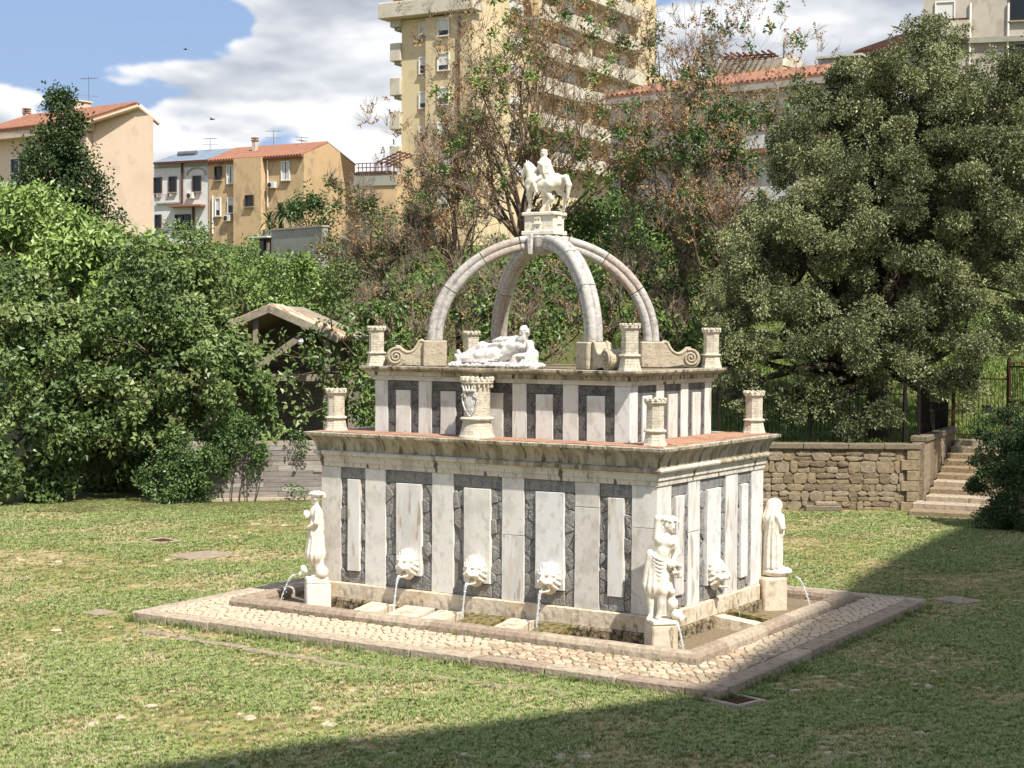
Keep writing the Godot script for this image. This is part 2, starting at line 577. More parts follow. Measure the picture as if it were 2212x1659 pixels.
	var t_cob := layered(256, Color(0.76, 0.695, 0.605), [[nbytes(8, 0.02, 4, 256), 0.42, 0.72, Color(0.68, 0.615, 0.53), 0.8], [nbytes(9, 0.06, 3, 256), 0.58, 0.82, Color(0.53, 0.47, 0.385), 0.6], [nbytes(13, 0.05, 3, 256), 0.6, 0.8, Color(0.80, 0.74, 0.64), 0.6]])
	M.cob = [stuff(t_cob, 1.5, 0.9, lumps, 0.4), stuff(t_cob, 1.2, 0.9, lumps, 0.4, true, Color(0.88, 0.86, 0.84)), stuff(t_cob, 1.8, 0.9, lumps, 0.4, true, Color(0.97, 0.93, 0.89)), stuff(t_cob, 1.1, 0.9, lumps, 0.4, true, Color(0.82, 0.81, 0.79))]
	M.bed = stuff(layered(256, Color(0.50, 0.44, 0.36), [[nbytes(9, 0.06, 3, 256), 0.45, 0.7, Color(0.39, 0.345, 0.275), 0.8]]), 1.2, 0.95, grit, 0.5)
	var t_brick := layered(256, Color(0.645, 0.49, 0.405), [[nbytes(8, 0.02, 4, 256), 0.4, 0.7, Color(0.60, 0.475, 0.39), 0.8], [nbytes(9, 0.06, 3, 256), 0.5, 0.75, Color(0.71, 0.61, 0.52), 0.7], [nbytes(13, 0.05, 3, 256), 0.6, 0.8, Color(0.48, 0.35, 0.29), 0.5]])
	M.brick = [stuff(t_brick, 1.6, 0.9, lumps, 0.4), stuff(t_brick, 1.3, 0.9, lumps, 0.4, true, Color(0.92, 0.86, 0.84)), stuff(t_brick, 1.1, 0.9, lumps, 0.4, true, Color(1.0, 0.97, 0.95))]
	# rubble wall
	var t_rub := layered(256, Color(0.56, 0.51, 0.43), [[nbytes(8, 0.02, 4, 256), 0.42, 0.72, Color(0.46, 0.415, 0.345), 0.8], [nbytes(9, 0.06, 3, 256), 0.58, 0.82, Color(0.68, 0.63, 0.54), 0.6], [nbytes(13, 0.05, 3, 256), 0.62, 0.82, Color(0.38, 0.32, 0.24), 0.6]])
	M.rubble = [stuff(t_rub, 0.8, 0.92, lumps, 0.8), stuff(t_rub, 0.6, 0.92, lumps, 0.8, true, Color(0.86, 0.84, 0.82)), stuff(t_rub, 1.0, 0.92, lumps, 0.8, true, Color(1.0, 0.98, 0.94))]
	M.rubble_joint = stuff(t_rub, 1.0, 0.95, lumps, 0.5, true, Color(0.86, 0.85, 0.84))
	M.coping = stuff(t_kerb, 0.7, 0.9, lumps, 0.6, true, Color(0.72, 0.72, 0.70))  # kerb stone tinted dark for foliage shade on the coping; loose blocks share it
	M.step = stuff(t_kerb, 0.8, 0.9, lumps, 0.7, true, Color(0.84, 0.81, 0.75))
	# weathered boards
	var t_wood := layered(512, Color(0.62, 0.595, 0.57), [[soft, 0.42, 0.72, Color(0.52, 0.495, 0.47), 0.8], [fine, 0.55, 0.8, Color(0.36, 0.335, 0.31), 0.6], [mid, 0.55, 0.8, Color(0.71, 0.685, 0.655), 0.6]])
	M.wood = [stuff(t_wood, Vector3(0.15, 1.4, 0.15), 0.9, grit, 0.3), stuff(t_wood, Vector3(0.2, 1.8, 0.2), 0.9, grit, 0.3, true, Color(0.86, 0.85, 0.85)), stuff(t_wood, Vector3(0.12, 1.1, 0.12), 0.9, grit, 0.3, true, Color(1.0, 0.98, 0.94))]
	M.beam = stuff(t_wood, Vector3(0.5, 0.9, 0.5), 0.9, grit, 0.3, true, Color(0.95, 0.93, 0.86))
	M.iron = stuff(layered(256, Color(0.10, 0.085, 0.075), [[nbytes(9, 0.06, 3, 256), 0.5, 0.8, Color(0.20, 0.13, 0.09), 0.7]]), 1.5, 0.7)
	M.iron_rust = stuff(layered(256, Color(0.30, 0.205, 0.16), [[nbytes(9, 0.06, 3, 256), 0.5, 0.8, Color(0.38, 0.25, 0.18), 0.7]]), 1.5, 0.8)
	var t_soil := layered(512, Color(0.42, 0.35, 0.25), [[mid, 0.45, 0.7, Color(0.33, 0.28, 0.18), 0.8], [fine, 0.55, 0.8, Color(0.52, 0.45, 0.34), 0.6]])
	M.soil = stuff(t_soil, 0.35, 0.97, lumps, 0.8)
	M.bark = stuff(layered(256, Color(0.33, 0.29, 0.245), [[nbytes(9, 0.06, 3, 256), 0.45, 0.75, Color(0.20, 0.17, 0.14), 0.8], [nbytes(8, 0.02, 4, 256), 0.6, 0.8, Color(0.44, 0.40, 0.35), 0.6]]), Vector3(1.5, 0.5, 1.5), 0.95, lumps, 0.8)
	M.bark_pale = stuff(layered(256, Color(0.50, 0.455, 0.40), [[nbytes(9, 0.06, 3, 256), 0.45, 0.75, Color(0.36, 0.32, 0.27), 0.8]]), Vector3(1.5, 0.5, 1.5), 0.95)
	M.twig = plain(Color(0.50, 0.43, 0.37), 0.95)
	M.void = plain(Color(0.05, 0.045, 0.04), 0.9)  # near-black colour painted for shade inside openings
	var w := StandardMaterial3D.new()
	w.albedo_color = Color(0.235, 0.20, 0.14)
	w.roughness = 0.02
	w.metallic_specular = 0.7
	w.normal_enabled = true
	w.normal_texture = bump(21, 0.02, 3, 256, 2.5)
	w.normal_scale = 0.5
	w.uv1_triplanar = true
	w.uv1_world_triplanar = true
	w.uv1_scale = Vector3.ONE * 1.3
	M.water = w
	var j := StandardMaterial3D.new()
	j.transparency = BaseMaterial3D.TRANSPARENCY_ALPHA
	j.albedo_color = Color(0.93, 0.96, 0.97, 0.22)
	j.roughness = 0.05
	j.metallic_specular = 0.6
	M.jet = j
	M.foam = plain(Color(0.9, 0.93, 0.93), 0.35)


# ---------------------------------------------------------------- ground
var g_green := PackedByteArray()
var g_dry := PackedByteArray()
const GW := 1024
const GS := 64.0


func hill(r: float, d: float) -> float:
	var left := clampf((d - 48.0) * 0.155, 0.0, 11.3) - 0.12
	var x := CAM.x + HR.x * r + HF.x * d
	var z := CAM.z + HR.z * r + HF.z * d
	var right := -0.2
	if x > 0.45 + 0.129 * (z + 18.4) and z > -24.7:
		right = lerpf(-0.45, 1.25, clampf((-18.6 - z) / 6.0, 0.0, 1.0))
	elif d > 44.55:
		right = 1.5
	if d > 49.5:
		right = 1.5 + (d - 49.5) * 0.19
	right = minf(right, 11.3)
	return lerpf(left, right, smoothstep(3.0, 5.0, r))


func gmask(x: float, z: float) -> Vector2:
	var i := posmod(int((x / GS + 0.5) * GW), GW)
	var j := posmod(int((z / GS + 0.5) * GW), GW)
	var k := j * GW + i
	return Vector2(g_green[k] / 255.0, g_dry[k] / 255.0)


func ground() -> void:
	g_green = nbytes(31, 0.0075, 6, GW)
	g_dry = nbytes(32, 0.022, 4, GW)
	var gr := nbytes(33, 0.12, 3, GW)
	var tex := layered(GW, Color(0.50, 0.47, 0.30), [[g_green, 0.42, 0.6, Color(0.42, 0.45, 0.225), 0.9], [g_dry, 0.5, 0.7, Color(0.63, 0.55, 0.42), 0.85], [gr, 0.55, 0.8, Color(0.34, 0.335, 0.19), 0.5], [gr, 0.62, 0.3, Color(0.66, 0.60, 0.46), 0.3]])
	# the last layer is laid the other way round: thin pale grains where the noise is low
	var m := StandardMaterial3D.new()
	m.albedo_texture = tex
	m.roughness = 0.97
	m.metallic_specular = 0.2
	m.normal_enabled = true
	m.normal_texture = bump(34, 0.15, 3, 512, 5.0)
	m.normal_scale = 0.6
	M.lawn = m
	var g := structure("ground")
	var s := MB.new()
	s.has_uv = true
	var e := 600.0
	s.quad(Vector3(-e, 0, e), Vector3(e, 0, e), Vector3(e, 0, -e), Vector3(-e, 0, -e))
	for p in s.v:
		s.uv.append(Vector2(p.x / GS + 0.5, p.z / GS + 0.5))
	part(s, "lawn", m, g, Vector3(0, -0.15, 0))
	# the slope behind
	var h := MB.new()
	var rs := []
	var ds := []
	for i in 121:
		rs.append(-70.0 + i * 1.1)
	for v in [2.9, 3.4, 4.0, 4.6, 5.2, 10.9, 11.2, 11.5, 11.8, 12.1, 12.4, 12.7, 13.0, 13.3, 13.6]:
		rs.append(v)
	rs.sort()
	ds = [42.5, 43.0, 43.5, 44.0, 44.54, 44.56, 45, 46, 47, 48]
	for i in 50:
		ds.append(48.5 + i * 2.0)
	var hn := FastNoiseLite.new()
	hn.seed = 3
	hn.frequency = 0.09
	var P := []
	for r in rs:
		var col := PackedVector3Array()
		for d in ds:
			var y := hill(r, d)
			if d > 50:
				y += hn.get_noise_2d(r, d) * 0.35
			col.append(rdp(r, d, y))
		P.append(col)
	for i in rs.size() - 1:
		for j in ds.size() - 1:
			h.quad(P[i][j], P[i + 1][j], P[i + 1][j + 1], P[i][j + 1])
	var hs := structure("hillside")
	part(h, "slope", stuff(layered(512, Color(0.33, 0.34, 0.18), [[nbytes(3, 0.02, 5, 512), 0.45, 0.7, Color(0.27, 0.30, 0.13), 0.8], [nbytes(2, 0.06, 4, 512), 0.55, 0.8, Color(0.44, 0.40, 0.25), 0.6]]), 0.2, 0.97), hs)
	grass()


func blade_mesh(nb: int, h: float, w: float, spread: float, lean: float) -> ArrayMesh:
	var s := MB.new()
	for i in nb:
		var a := rr(0, TAU)
		var o := Vector3(cos(a), 0, sin(a)) * rr(0, spread)
		var f := Vector3(cos(a + rr(-1, 1)), 0, sin(a + rr(-1, 1)))
		var side := Vector3(-f.z, 0, f.x) * w * rr(0.6, 1.2)
		var hh := h * rr(0.5, 1.15)
		var mid := o + f * lean * hh * 0.35 + Vector3(0, hh * 0.6, 0)
		var tip := o + f * lean * hh + Vector3(0, hh, 0)
		s.quad(o - side * 0.5, o + side * 0.5, mid + side * 0.35, mid - side * 0.35)
		s.tri(mid - side * 0.35, mid + side * 0.35, tip)
	return s.mesh()


func scatter(called: String, mesh: Mesh, mat: Material, xf: PackedFloat32Array, n: int, parent: Node) -> MultiMeshInstance3D:
	var mm := MultiMesh.new()
	mm.transform_format = MultiMesh.TRANSFORM_3D
	mm.use_colors = true
	mm.mesh = mesh
	mm.instance_count = n
	mm.buffer = xf
	var o := MultiMeshInstance3D.new()
	o.name = called
	o.multimesh = mm
	o.material_override = mat
	o.set_meta("kind", "stuff")
	parent.add_child(o, true)
	return o


func put(buf: PackedFloat32Array, b: Basis, o: Vector3, c: Color) -> void:
	buf.append_array([b.x.x, b.y.x, b.z.x, o.x, b.x.y, b.y.y, b.z.y, o.y, b.x.z, b.y.z, b.z.z, o.z, c.r, c.g, c.b, 1.0])


func leaf_mat(back: Color, rough := 0.55) -> StandardMaterial3D:
	var m := StandardMaterial3D.new()
	m.albedo_color = Color.WHITE
	m.vertex_color_use_as_albedo = true
	m.roughness = rough
	m.metallic_specular = 0.4
	m.backlight_enabled = true
	m.backlight = back
	m.cull_mode = BaseMaterial3D.CULL_DISABLED
	return m


func on_pavement(x: float, z: float) -> bool:
	# the covers set in the lawn stay clear of turf too
	for c in [[5.1, 5.95, 3.85, 4.6], [5.2, 6.05, -5.85, -5.1], [-10.35, -9.35, -2.6, -1.4], [-12.4, -11.85, -3.5, -2.95], [-6.6, -6.15, 3.98, 4.4]]:
		if x > c[0] and x < c[1] and z > c[2] and z < c[3]:
			return true
	return x > -5.5 and x < 5.4 and z > -4.5 and z < 4.37


func grass() -> void:
	rng.seed = 77
	var mat := leaf_mat(Color(0.10, 0.13, 0.02), 0.7)
	var tuft := blade_mesh(10, 0.042, 0.01, 0.055, 0.8)
	var buf := PackedFloat32Array()
	var n := 0
	while n < 190000:
		var d := sqrt(rr(17.0 * 17.0, 46.0 * 46.0))
		if rng.randf() > 22.0 / d:
			continue
		var r := rr(-0.335, 0.335) * d
		var p := rdp(r, d, -0.15)
		if on_pavement(p.x, p.z):
			continue
		if d > 43.5 and r > 3.0:
			continue
		var m := gmask(p.x, p.z)
		var keep := smoothstep(0.28, 0.5, m.x) * (1.0 - 0.9 * smoothstep(0.5, 0.7, m.y))
		if rng.randf() > 0.15 + keep * 0.85:
			continue
		var g := rng.randf()
		var c := Color(0.16, 0.225, 0.06).lerp(Color(0.27, 0.32, 0.105), g)
		if rng.randf() < 0.24 + 0.4 * smoothstep(0.5, 0.7, m.y):
			c = Color(0.45, 0.40, 0.235).lerp(Color(0.34, 0.32, 0.15), rng.randf())
		var s := rr(0.7, 1.35) * (0.7 + 0.5 * m.x)
		var a := rr(0, TAU)
		put(buf, Basis(Vector3.UP, a).scaled(Vector3(s * 1.2, s, s * 1.2)), p, c)
		n += 1
	var o := scatter("grass", tuft, mat, buf, n, self)
	o.set_meta("kind", "stuff")
	o.set_meta("label", "short patchy grass covering the lawn round the fountain")
	# longer bright grass on the upper slope, seen through the railings
	var long := blade_mesh(10, 0.22, 0.022, 0.14, 0.6)
	buf = PackedFloat32Array()
	n = 0
	for i in 22000:
		var d := rr(44.8, 72.0)
		var r := rr(4.0, 0.36 * d)
		var p := rdp(r, d, hill(r, d))
		if p.x > 0.2 + 0.129 * (p.z + 18.4) and p.z > -25.2:
			continue
		var c := Color(0.13, 0.215, 0.045).lerp(Color(0.23, 0.30, 0.08), rng.randf())
		if d < 49.5 and rng.randf() < 0.6:
			continue
		var s := rr(0.7, 1.3)
		put(buf, Basis(Vector3.UP, rr(0, TAU)).scaled(Vector3.ONE * s), p, c)
		n += 1
	o = scatter("meadow_grass", long, mat, buf, n, self)
	o.set_meta("kind", "stuff")
	o.set_meta("label", "long bright green grass on the slope behind the railings")
	# flat rosettes of broad-leaved weeds in the turf
	var ros := leaf_clump(7, 0.07, 0.035, 0.03, 0.5)
	buf = PackedFloat32Array()
	n = 0
	while n < 5200:
		var d := sqrt(rr(17.0 * 17.0, 44.0 * 44.0))
		var p := rdp(rr(-0.335, 0.335) * d, d, -0.14)
		var m := gmask(p.x, p.z)
		if on_pavement(p.x, p.z) or rng.randf() > 0.2 + m.x:
			continue
		var s := rr(0.6, 1.8)
		put(buf, Basis(Vector3.UP, rr(0, TAU)).scaled(Vector3(s, s * 0.7, s)), p, Color(0.10, 0.17, 0.045).lerp(Color(0.24, 0.27, 0.09), rng.randf()))
		n += 1
	o = scatter("lawn_weeds", ros, mat, buf, n, self)
	o.set_meta("label", "small broad-leaved weeds scattered through the lawn")
	# weeds along the kerb and in the joints
	var weed := blade_mesh(14, 0.14, 0.016, 0.05, 0.8)
	buf = PackedFloat32Array()
	n = 0
	for i in 420:
		var x: float
		var z: float
		var k := rng.randi_range(0, 5)
		if k < 3:
			x = rr(-5.5, 5.6); z = 4.36 + absf(rng.randfn(0, 0.09))
		elif k < 5:
			x = 5.38 + absf(rng.randfn(0, 0.1)); z = rr(-4.6, 4.4)
		else:
			x = rr(-4.2, 4.2); z = 3.03 + absf(rng.randfn(0, 0.04))
		var s := rr(0.35, 1.0) * (0.5 if k == 5 else 1.0)
		put(buf, Basis(Vector3.UP, rr(0, TAU)).scaled(Vector3(s, s, s)), Vector3(x, -0.15 if k < 5 else 0.0, z), Color(0.11, 0.16, 0.04).lerp(Color(0.19, 0.24, 0.07), rng.randf()))
		n += 1
	o = scatter("weeds", weed, mat, buf, n, self)
	o.set_meta("kind", "stuff")
	o.set_meta("label", "tufts of weeds growing along the pavement kerb")
	# pale stones of an old pavement showing through the turf
	var g := get_node("ground")
	var sm := []
	M.pale = [stuff(M.cob[0].albedo_texture, 1.3, 0.9), stuff(M.turret.albedo_texture, 1.1, 0.9, null, 1.0, true, Color(0.92, 0.9, 0.86))]
	for v in 6:
		var q := PackedVector2Array()
		for k in 8:
			var a := TAU * k / 8
			q.append(Vector2(cos(a), sin(a) * 0.7) * rr(0.07, 0.12))
		var b := MB.new()
		b.slab(q, -0.03, 0.022, 0.016, Vector3.ZERO, Basis(Vector3.RIGHT, Vector3.FORWARD, Vector3.UP))
		sm.append(b.mesh())
	var cnt := 0
	while cnt < 250:
		var vx := rr(0, 1300)
		var vy := rr(1330, 1655)
		if rng.randf() < 0.3:
			vx = rr(1650, 2200)
			vy = rr(1340, 1640)
		if rng.randf() < 0.25:
			vx = rr(0, 640)
			vy = rr(1105, 1250)
		var dir := FW + RT * ((vx - 1106.0) / LENS) - UPV * ((vy - 829.5) / LENS)
		var p := CAM + dir * ((-0.15 - CAM.y) / dir.y)
		var mk := gmask(p.x, p.z)
		if on_pavement(p.x, p.z) or mk.y < 0.36 + 0.2 * rng.randf() * mk.x:
			continue
		var s := part(sm[cnt % 6], "stone", M.pale[cnt % 2], g, p)
		s.rotation.y = rr(0, TAU)
		s.scale = Vector3(1, 0.7, 1) * rr(0.4, 1.25)
		cnt += 1


# ---------------------------------------------------------------- the road viaduct whose deck shades the right of the lawn (outside the frame)
func viaduct() -> void:
	var t := thing("road_viaduct", "tall stone viaduct deck above the right of the lawn", "viaduct", Vector3(30, -0.15, 0))
	# the deck's western outline, cut to the lawn's shadow edge and raised to soften it
	var edge := [Vector2(24.3, 65), Vector2(24.6, 21.8), Vector2(25.5, 19.8), Vector2(26.7, 18.0), Vector2(28.3, 14.9), Vector2(27.4, 7.8), Vector2(26.5, 3.8), Vector2(26.1, -0.2), Vector2(25.7, -7.2), Vector2(25.0, -17.2), Vector2(22.4, -60)]
	var poly := PackedVector2Array()
	for p in edge:
		poly.append(Vector2(p.x - 30.0, -p.y))
	poly.append(Vector2(6, 60))
	poly.append(Vector2(8, -60))
	var tri := Geometry2D.triangulate_polygon(poly)
	var s := MB.new()
	for i in range(0, tri.size(), 3):
		var a := poly[tri[i]]
		var b := poly[tri[i + 1]]
		var c := poly[tri[i + 2]]
		for y in [34.9, 36.15]:
			s.tri(Vector3(a.x, y, -a.y), Vector3(b.x, y, -b.y), Vector3(c.x, y, -c.y))
	for i in poly.size():
		var a := poly[i]
		var b := poly[(i + 1) % poly.size()]
		s.quad(Vector3(a.x, 34.9, -a.y), Vector3(b.x, 34.9, -b.y), Vector3(b.x, 36.15, -b.y), Vector3(a.x, 36.15, -a.y))
	part(s, "deck", M.rubble[0], t)
	for z in [-44, -22, 34, 56]:
		bx("pier", M.rubble[1], t, Vector3(2.5, 17.45, z), Vector3(5.0, 34.9, 2.4), 0.1)


# ---------------------------------------------------------------- kerbed cobble pavement round the basin
const RIMX0 := -4.5
const RIMX1 := 4.36
const RIMZ0 := -3.6
const RIMZ1 := 2.98
const KX := 5.47
const KXR := 5.37
const KZ1 := 4.34
const KZ0 := -4.47


func paving() -> void:
	rng.seed = 5
	var g := structure("cobbled_pavement")
	var flat := Basis(Vector3.RIGHT, Vector3.FORWARD, Vector3.UP)
	bx("mortar_bed", M.bed, g, Vector3((KXR - KX) * 0.5, -0.12, (KZ0 + KZ1) * 0.5), Vector3(KX + KXR - 0.3, 0.2, KZ1 - KZ0 - 0.3))
	var strips := [[-KX + 0.3, RIMZ1 + 0.02, KXR - 0.3, KZ1 - 0.3, 0.155, 0.118], [RIMX1 + 0.02, KZ0 + 0.3, KXR - 0.3, RIMZ1 + 0.02, 0.155, 0.125], [-KX + 0.3, KZ0 + 0.3, RIMX0 - 0.02, RIMZ1 + 0.02, 0.175, 0.145]]
	var all := []
	for s in strips:
		for c in cells(s[0], -s[3], s[2], -s[1], s[4], s[5], 0.33):
			if poly_area(c) < 0.004:
				continue
			var mid := Vector2.ZERO
			for p in c:
				mid += p
			mid /= c.size()
			all.append([CAM.distance_to(Vector3(mid.x, 0, -mid.y)), c, mid])
	all.sort_custom(func(a, b): return a[0] < b[0])
	var rest := MB.new()
	for i in all.size():
		var c: PackedVector2Array = all[i][1]
		var mid: Vector2 = all[i][2]
		var q := PackedVector2Array()
		# soften the corners: cut each one
		for k in c.size():
			var p := c[k] - mid
			var p0 := c[(k + c.size() - 1) % c.size()] - mid
			var p1 := c[(k + 1) % c.size()] - mid
			if p.distance_to(p0) > 0.03:
				q.append(p.lerp(p0, 0.22))
			if p.distance_to(p1) > 0.03:
				q.append(p.lerp(p1, 0.22))
		var top := rr(-0.004, 0.012)
		if i < 295:
			var b := MB.new()
			b.slab(q, -0.03, top, 0.01, Vector3.ZERO, flat, 0.011)
			part(b, "cobble", M.cob[rng.randi() % 4], g, Vector3(mid.x, 0, -mid.y))
		else:
			rest.slab(q, -0.03, top, 0.01, Vector3(mid.x, 0, -mid.y), flat, 0.011)
	var o := part(rest, "cobbles", M.cob[0], g)
	o.set_meta("kind", "stuff")
	# kerb stones
	kerb_run(g, Vector2(-KX, KZ1 - 0.15), Vector2(KXR, KZ1 - 0.15), 0.3)
	kerb_run(g, Vector2(KXR - 0.15, KZ1 - 0.3), Vector2(KXR - 0.15, KZ0 + 0.3), 0.3)
	kerb_run(g, Vector2(KXR, KZ0 + 0.15), Vector2(-KX, KZ0 + 0.15), 0.3)
	kerb_run(g, Vector2(-KX + 0.15, KZ0 + 0.3), Vector2(-KX + 0.15, KZ1 - 0.3), 0.3)
	# the low strip of kerb let into the lawn in front
	var k2 := structure("lawn_edging")
	var px := -4.6
	while px < 3.5:
		var l := rr(0.9, 1.5)
		l = minf(l, 3.58 - px)
		var zc := 5.02 + 0.25 * sin((px + 4.6) / 8.2 * PI) + (0.0 if px < 2.0 else -0.03)
		bx("edging_stone", M.kerb_b, k2, Vector3(px + l * 0.5, -0.17, zc), Vector3(l - 0.012, 0.1, 0.16), 0.012, Basis(Vector3.UP, rr(-0.012, 0.012)))
		px += l


func kerb_run(g: Node3D, a: Vector2, b: Vector2, w: float) -> void:
	var len := a.distance_to(b)
	var d := (b - a) / len
	var s := 0.0
	var bas := Basis(Vector3(d.x, 0, d.y), Vector3.UP, Vector3(-d.y, 0, d.x))
	while s < len - 0.01:
		var l := minf(rr(0.8, 1.5), len - s)
		if len - s - l < 0.35:
			l = len - s
		var m := a + d * (s + l * 0.5)
		var o := bx("kerb_stone", M.kerb if rng.randf() < 0.6 else M.kerb_b, g, Vector3(m.x, -0.1 + rr(-0.006, 0.008), m.y), Vector3(l - 0.01, 0.2, w + rr(-0.02, 0.01)), 0.02, bas)
		s += l


# ---------------------------------------------------------------- the fountain house
const FA := 3.242
const FB := 2.017
const UA := 2.485
const UB := 1.498
var F: Node3D


func face_basis(i: int) -> Basis:
	return [Basis(Vector3.RIGHT, Vector3.UP, Vector3.BACK), Basis(Vector3.FORWARD, Vector3.UP, Vector3.RIGHT), Basis(Vector3.LEFT, Vector3.UP, Vector3.FORWARD), Basis(Vector3.BACK, Vector3.UP, Vector3.LEFT)][i]


# moulding with the given [out, height] outline along one side, mitred where asked
func mould(s: MB, prof: Array, b: Basis, dist: float, u0: float, u1: float, m0: bool, m1: bool) -> void:
	var A := PackedVector3Array()
	var B := PackedVector3Array()
	for p in prof:
		A.append(b.x * (u0 - (p[0] if m0 else 0.0)) + b.z * (dist + p[0]) + Vector3(0, p[1], 0))
		B.append(b.x * (u1 + (p[0] if m1 else 0.0)) + b.z * (dist + p[0]) + Vector3(0, p[1], 0))
	for i in prof.size() - 1:
		s.quad(A[i], B[i], B[i + 1], A[i + 1])
	for i in range(1, prof.size() - 1):
		s.tri(A[0], A[i], A[i + 1])
		s.tri(B[0], B[i + 1], B[i])


func course(called: String, mats: Array, prof: Array, a: float, b: float, lens: float) -> void:
	for i in 4:
		var half := a if i % 2 == 0 else b
		var dist := b if i % 2 == 0 else a
		var bs := face_basis(i)
		var n := maxi(2, int(round(half * 2 / lens)))
		var cuts := [-half]
		for k in range(1, n):
			cuts.append(-half + half * 2 * (k + rr(-0.25, 0.25)) / n)
		cuts.append(half)
		for k in n:
			var s := MB.new()
			mould(s, prof, bs, dist, cuts[k] + (0.0 if k == 0 else 0.003), cuts[k + 1] - (0.0 if k == n - 1 else 0.003), k == 0, k == n - 1)
			part(s, called, mats[rng.randi() % mats.size()], F)


func on_face(called: String, mat: Material, i: int, u0: float, u1: float, y0: float, y1: float, d0: float, d1: float, k := 0.006) -> MeshInstance3D:
	var bs := face_basis(i)
	return bx(called, mat, F, bs.x * ((u0 + u1) * 0.5) + Vector3(0, (y0 + y1) * 0.5, 0) + bs.z * ((d0 + d1) * 0.5), Vector3(u1 - u0, y1 - y0, d1 - d0), k, bs)


# a slab with broken, uneven edges
func rough_slab(called: String, mat: Material, i: int, u0: float, u1: float, y0: float, y1: float, d0: float, d1: float, jag: float, k := 0.005) -> MeshInstance3D:
	var bs := face_basis(i)
	var c := Vector2((u0 + u1) * 0.5, (y0 + y1) * 0.5)
	var q := PackedVector2Array()
	var st := 0.16
	var ny := maxi(2, int((y1 - y0) / st))
	var nx := maxi(1, int((u1 - u0) / st))
	for k2 in ny:
		q.append(Vector2(u0 + rr(0, jag), lerpf(y0, y1, float(k2) / ny)) - c)
	for k2 in nx:
		q.append(Vector2(lerpf(u0, u1, float(k2) / nx), y1 - rr(0, jag)) - c)
	for k2 in ny:
		q.append(Vector2(u1 - rr(0, jag), lerpf(y1, y0, float(k2) / ny)) - c)
	for k2 in nx:
		q.append(Vector2(lerpf(u1, u0, float(k2) / nx), y0 + rr(0, jag)) - c)
	var s := MB.new()
	s.slab(q, d0, d1, k, Vector3.ZERO, bs)
	return part(s, called, mat, F, bs.x * c.x + Vector3(0, c.y, 0))


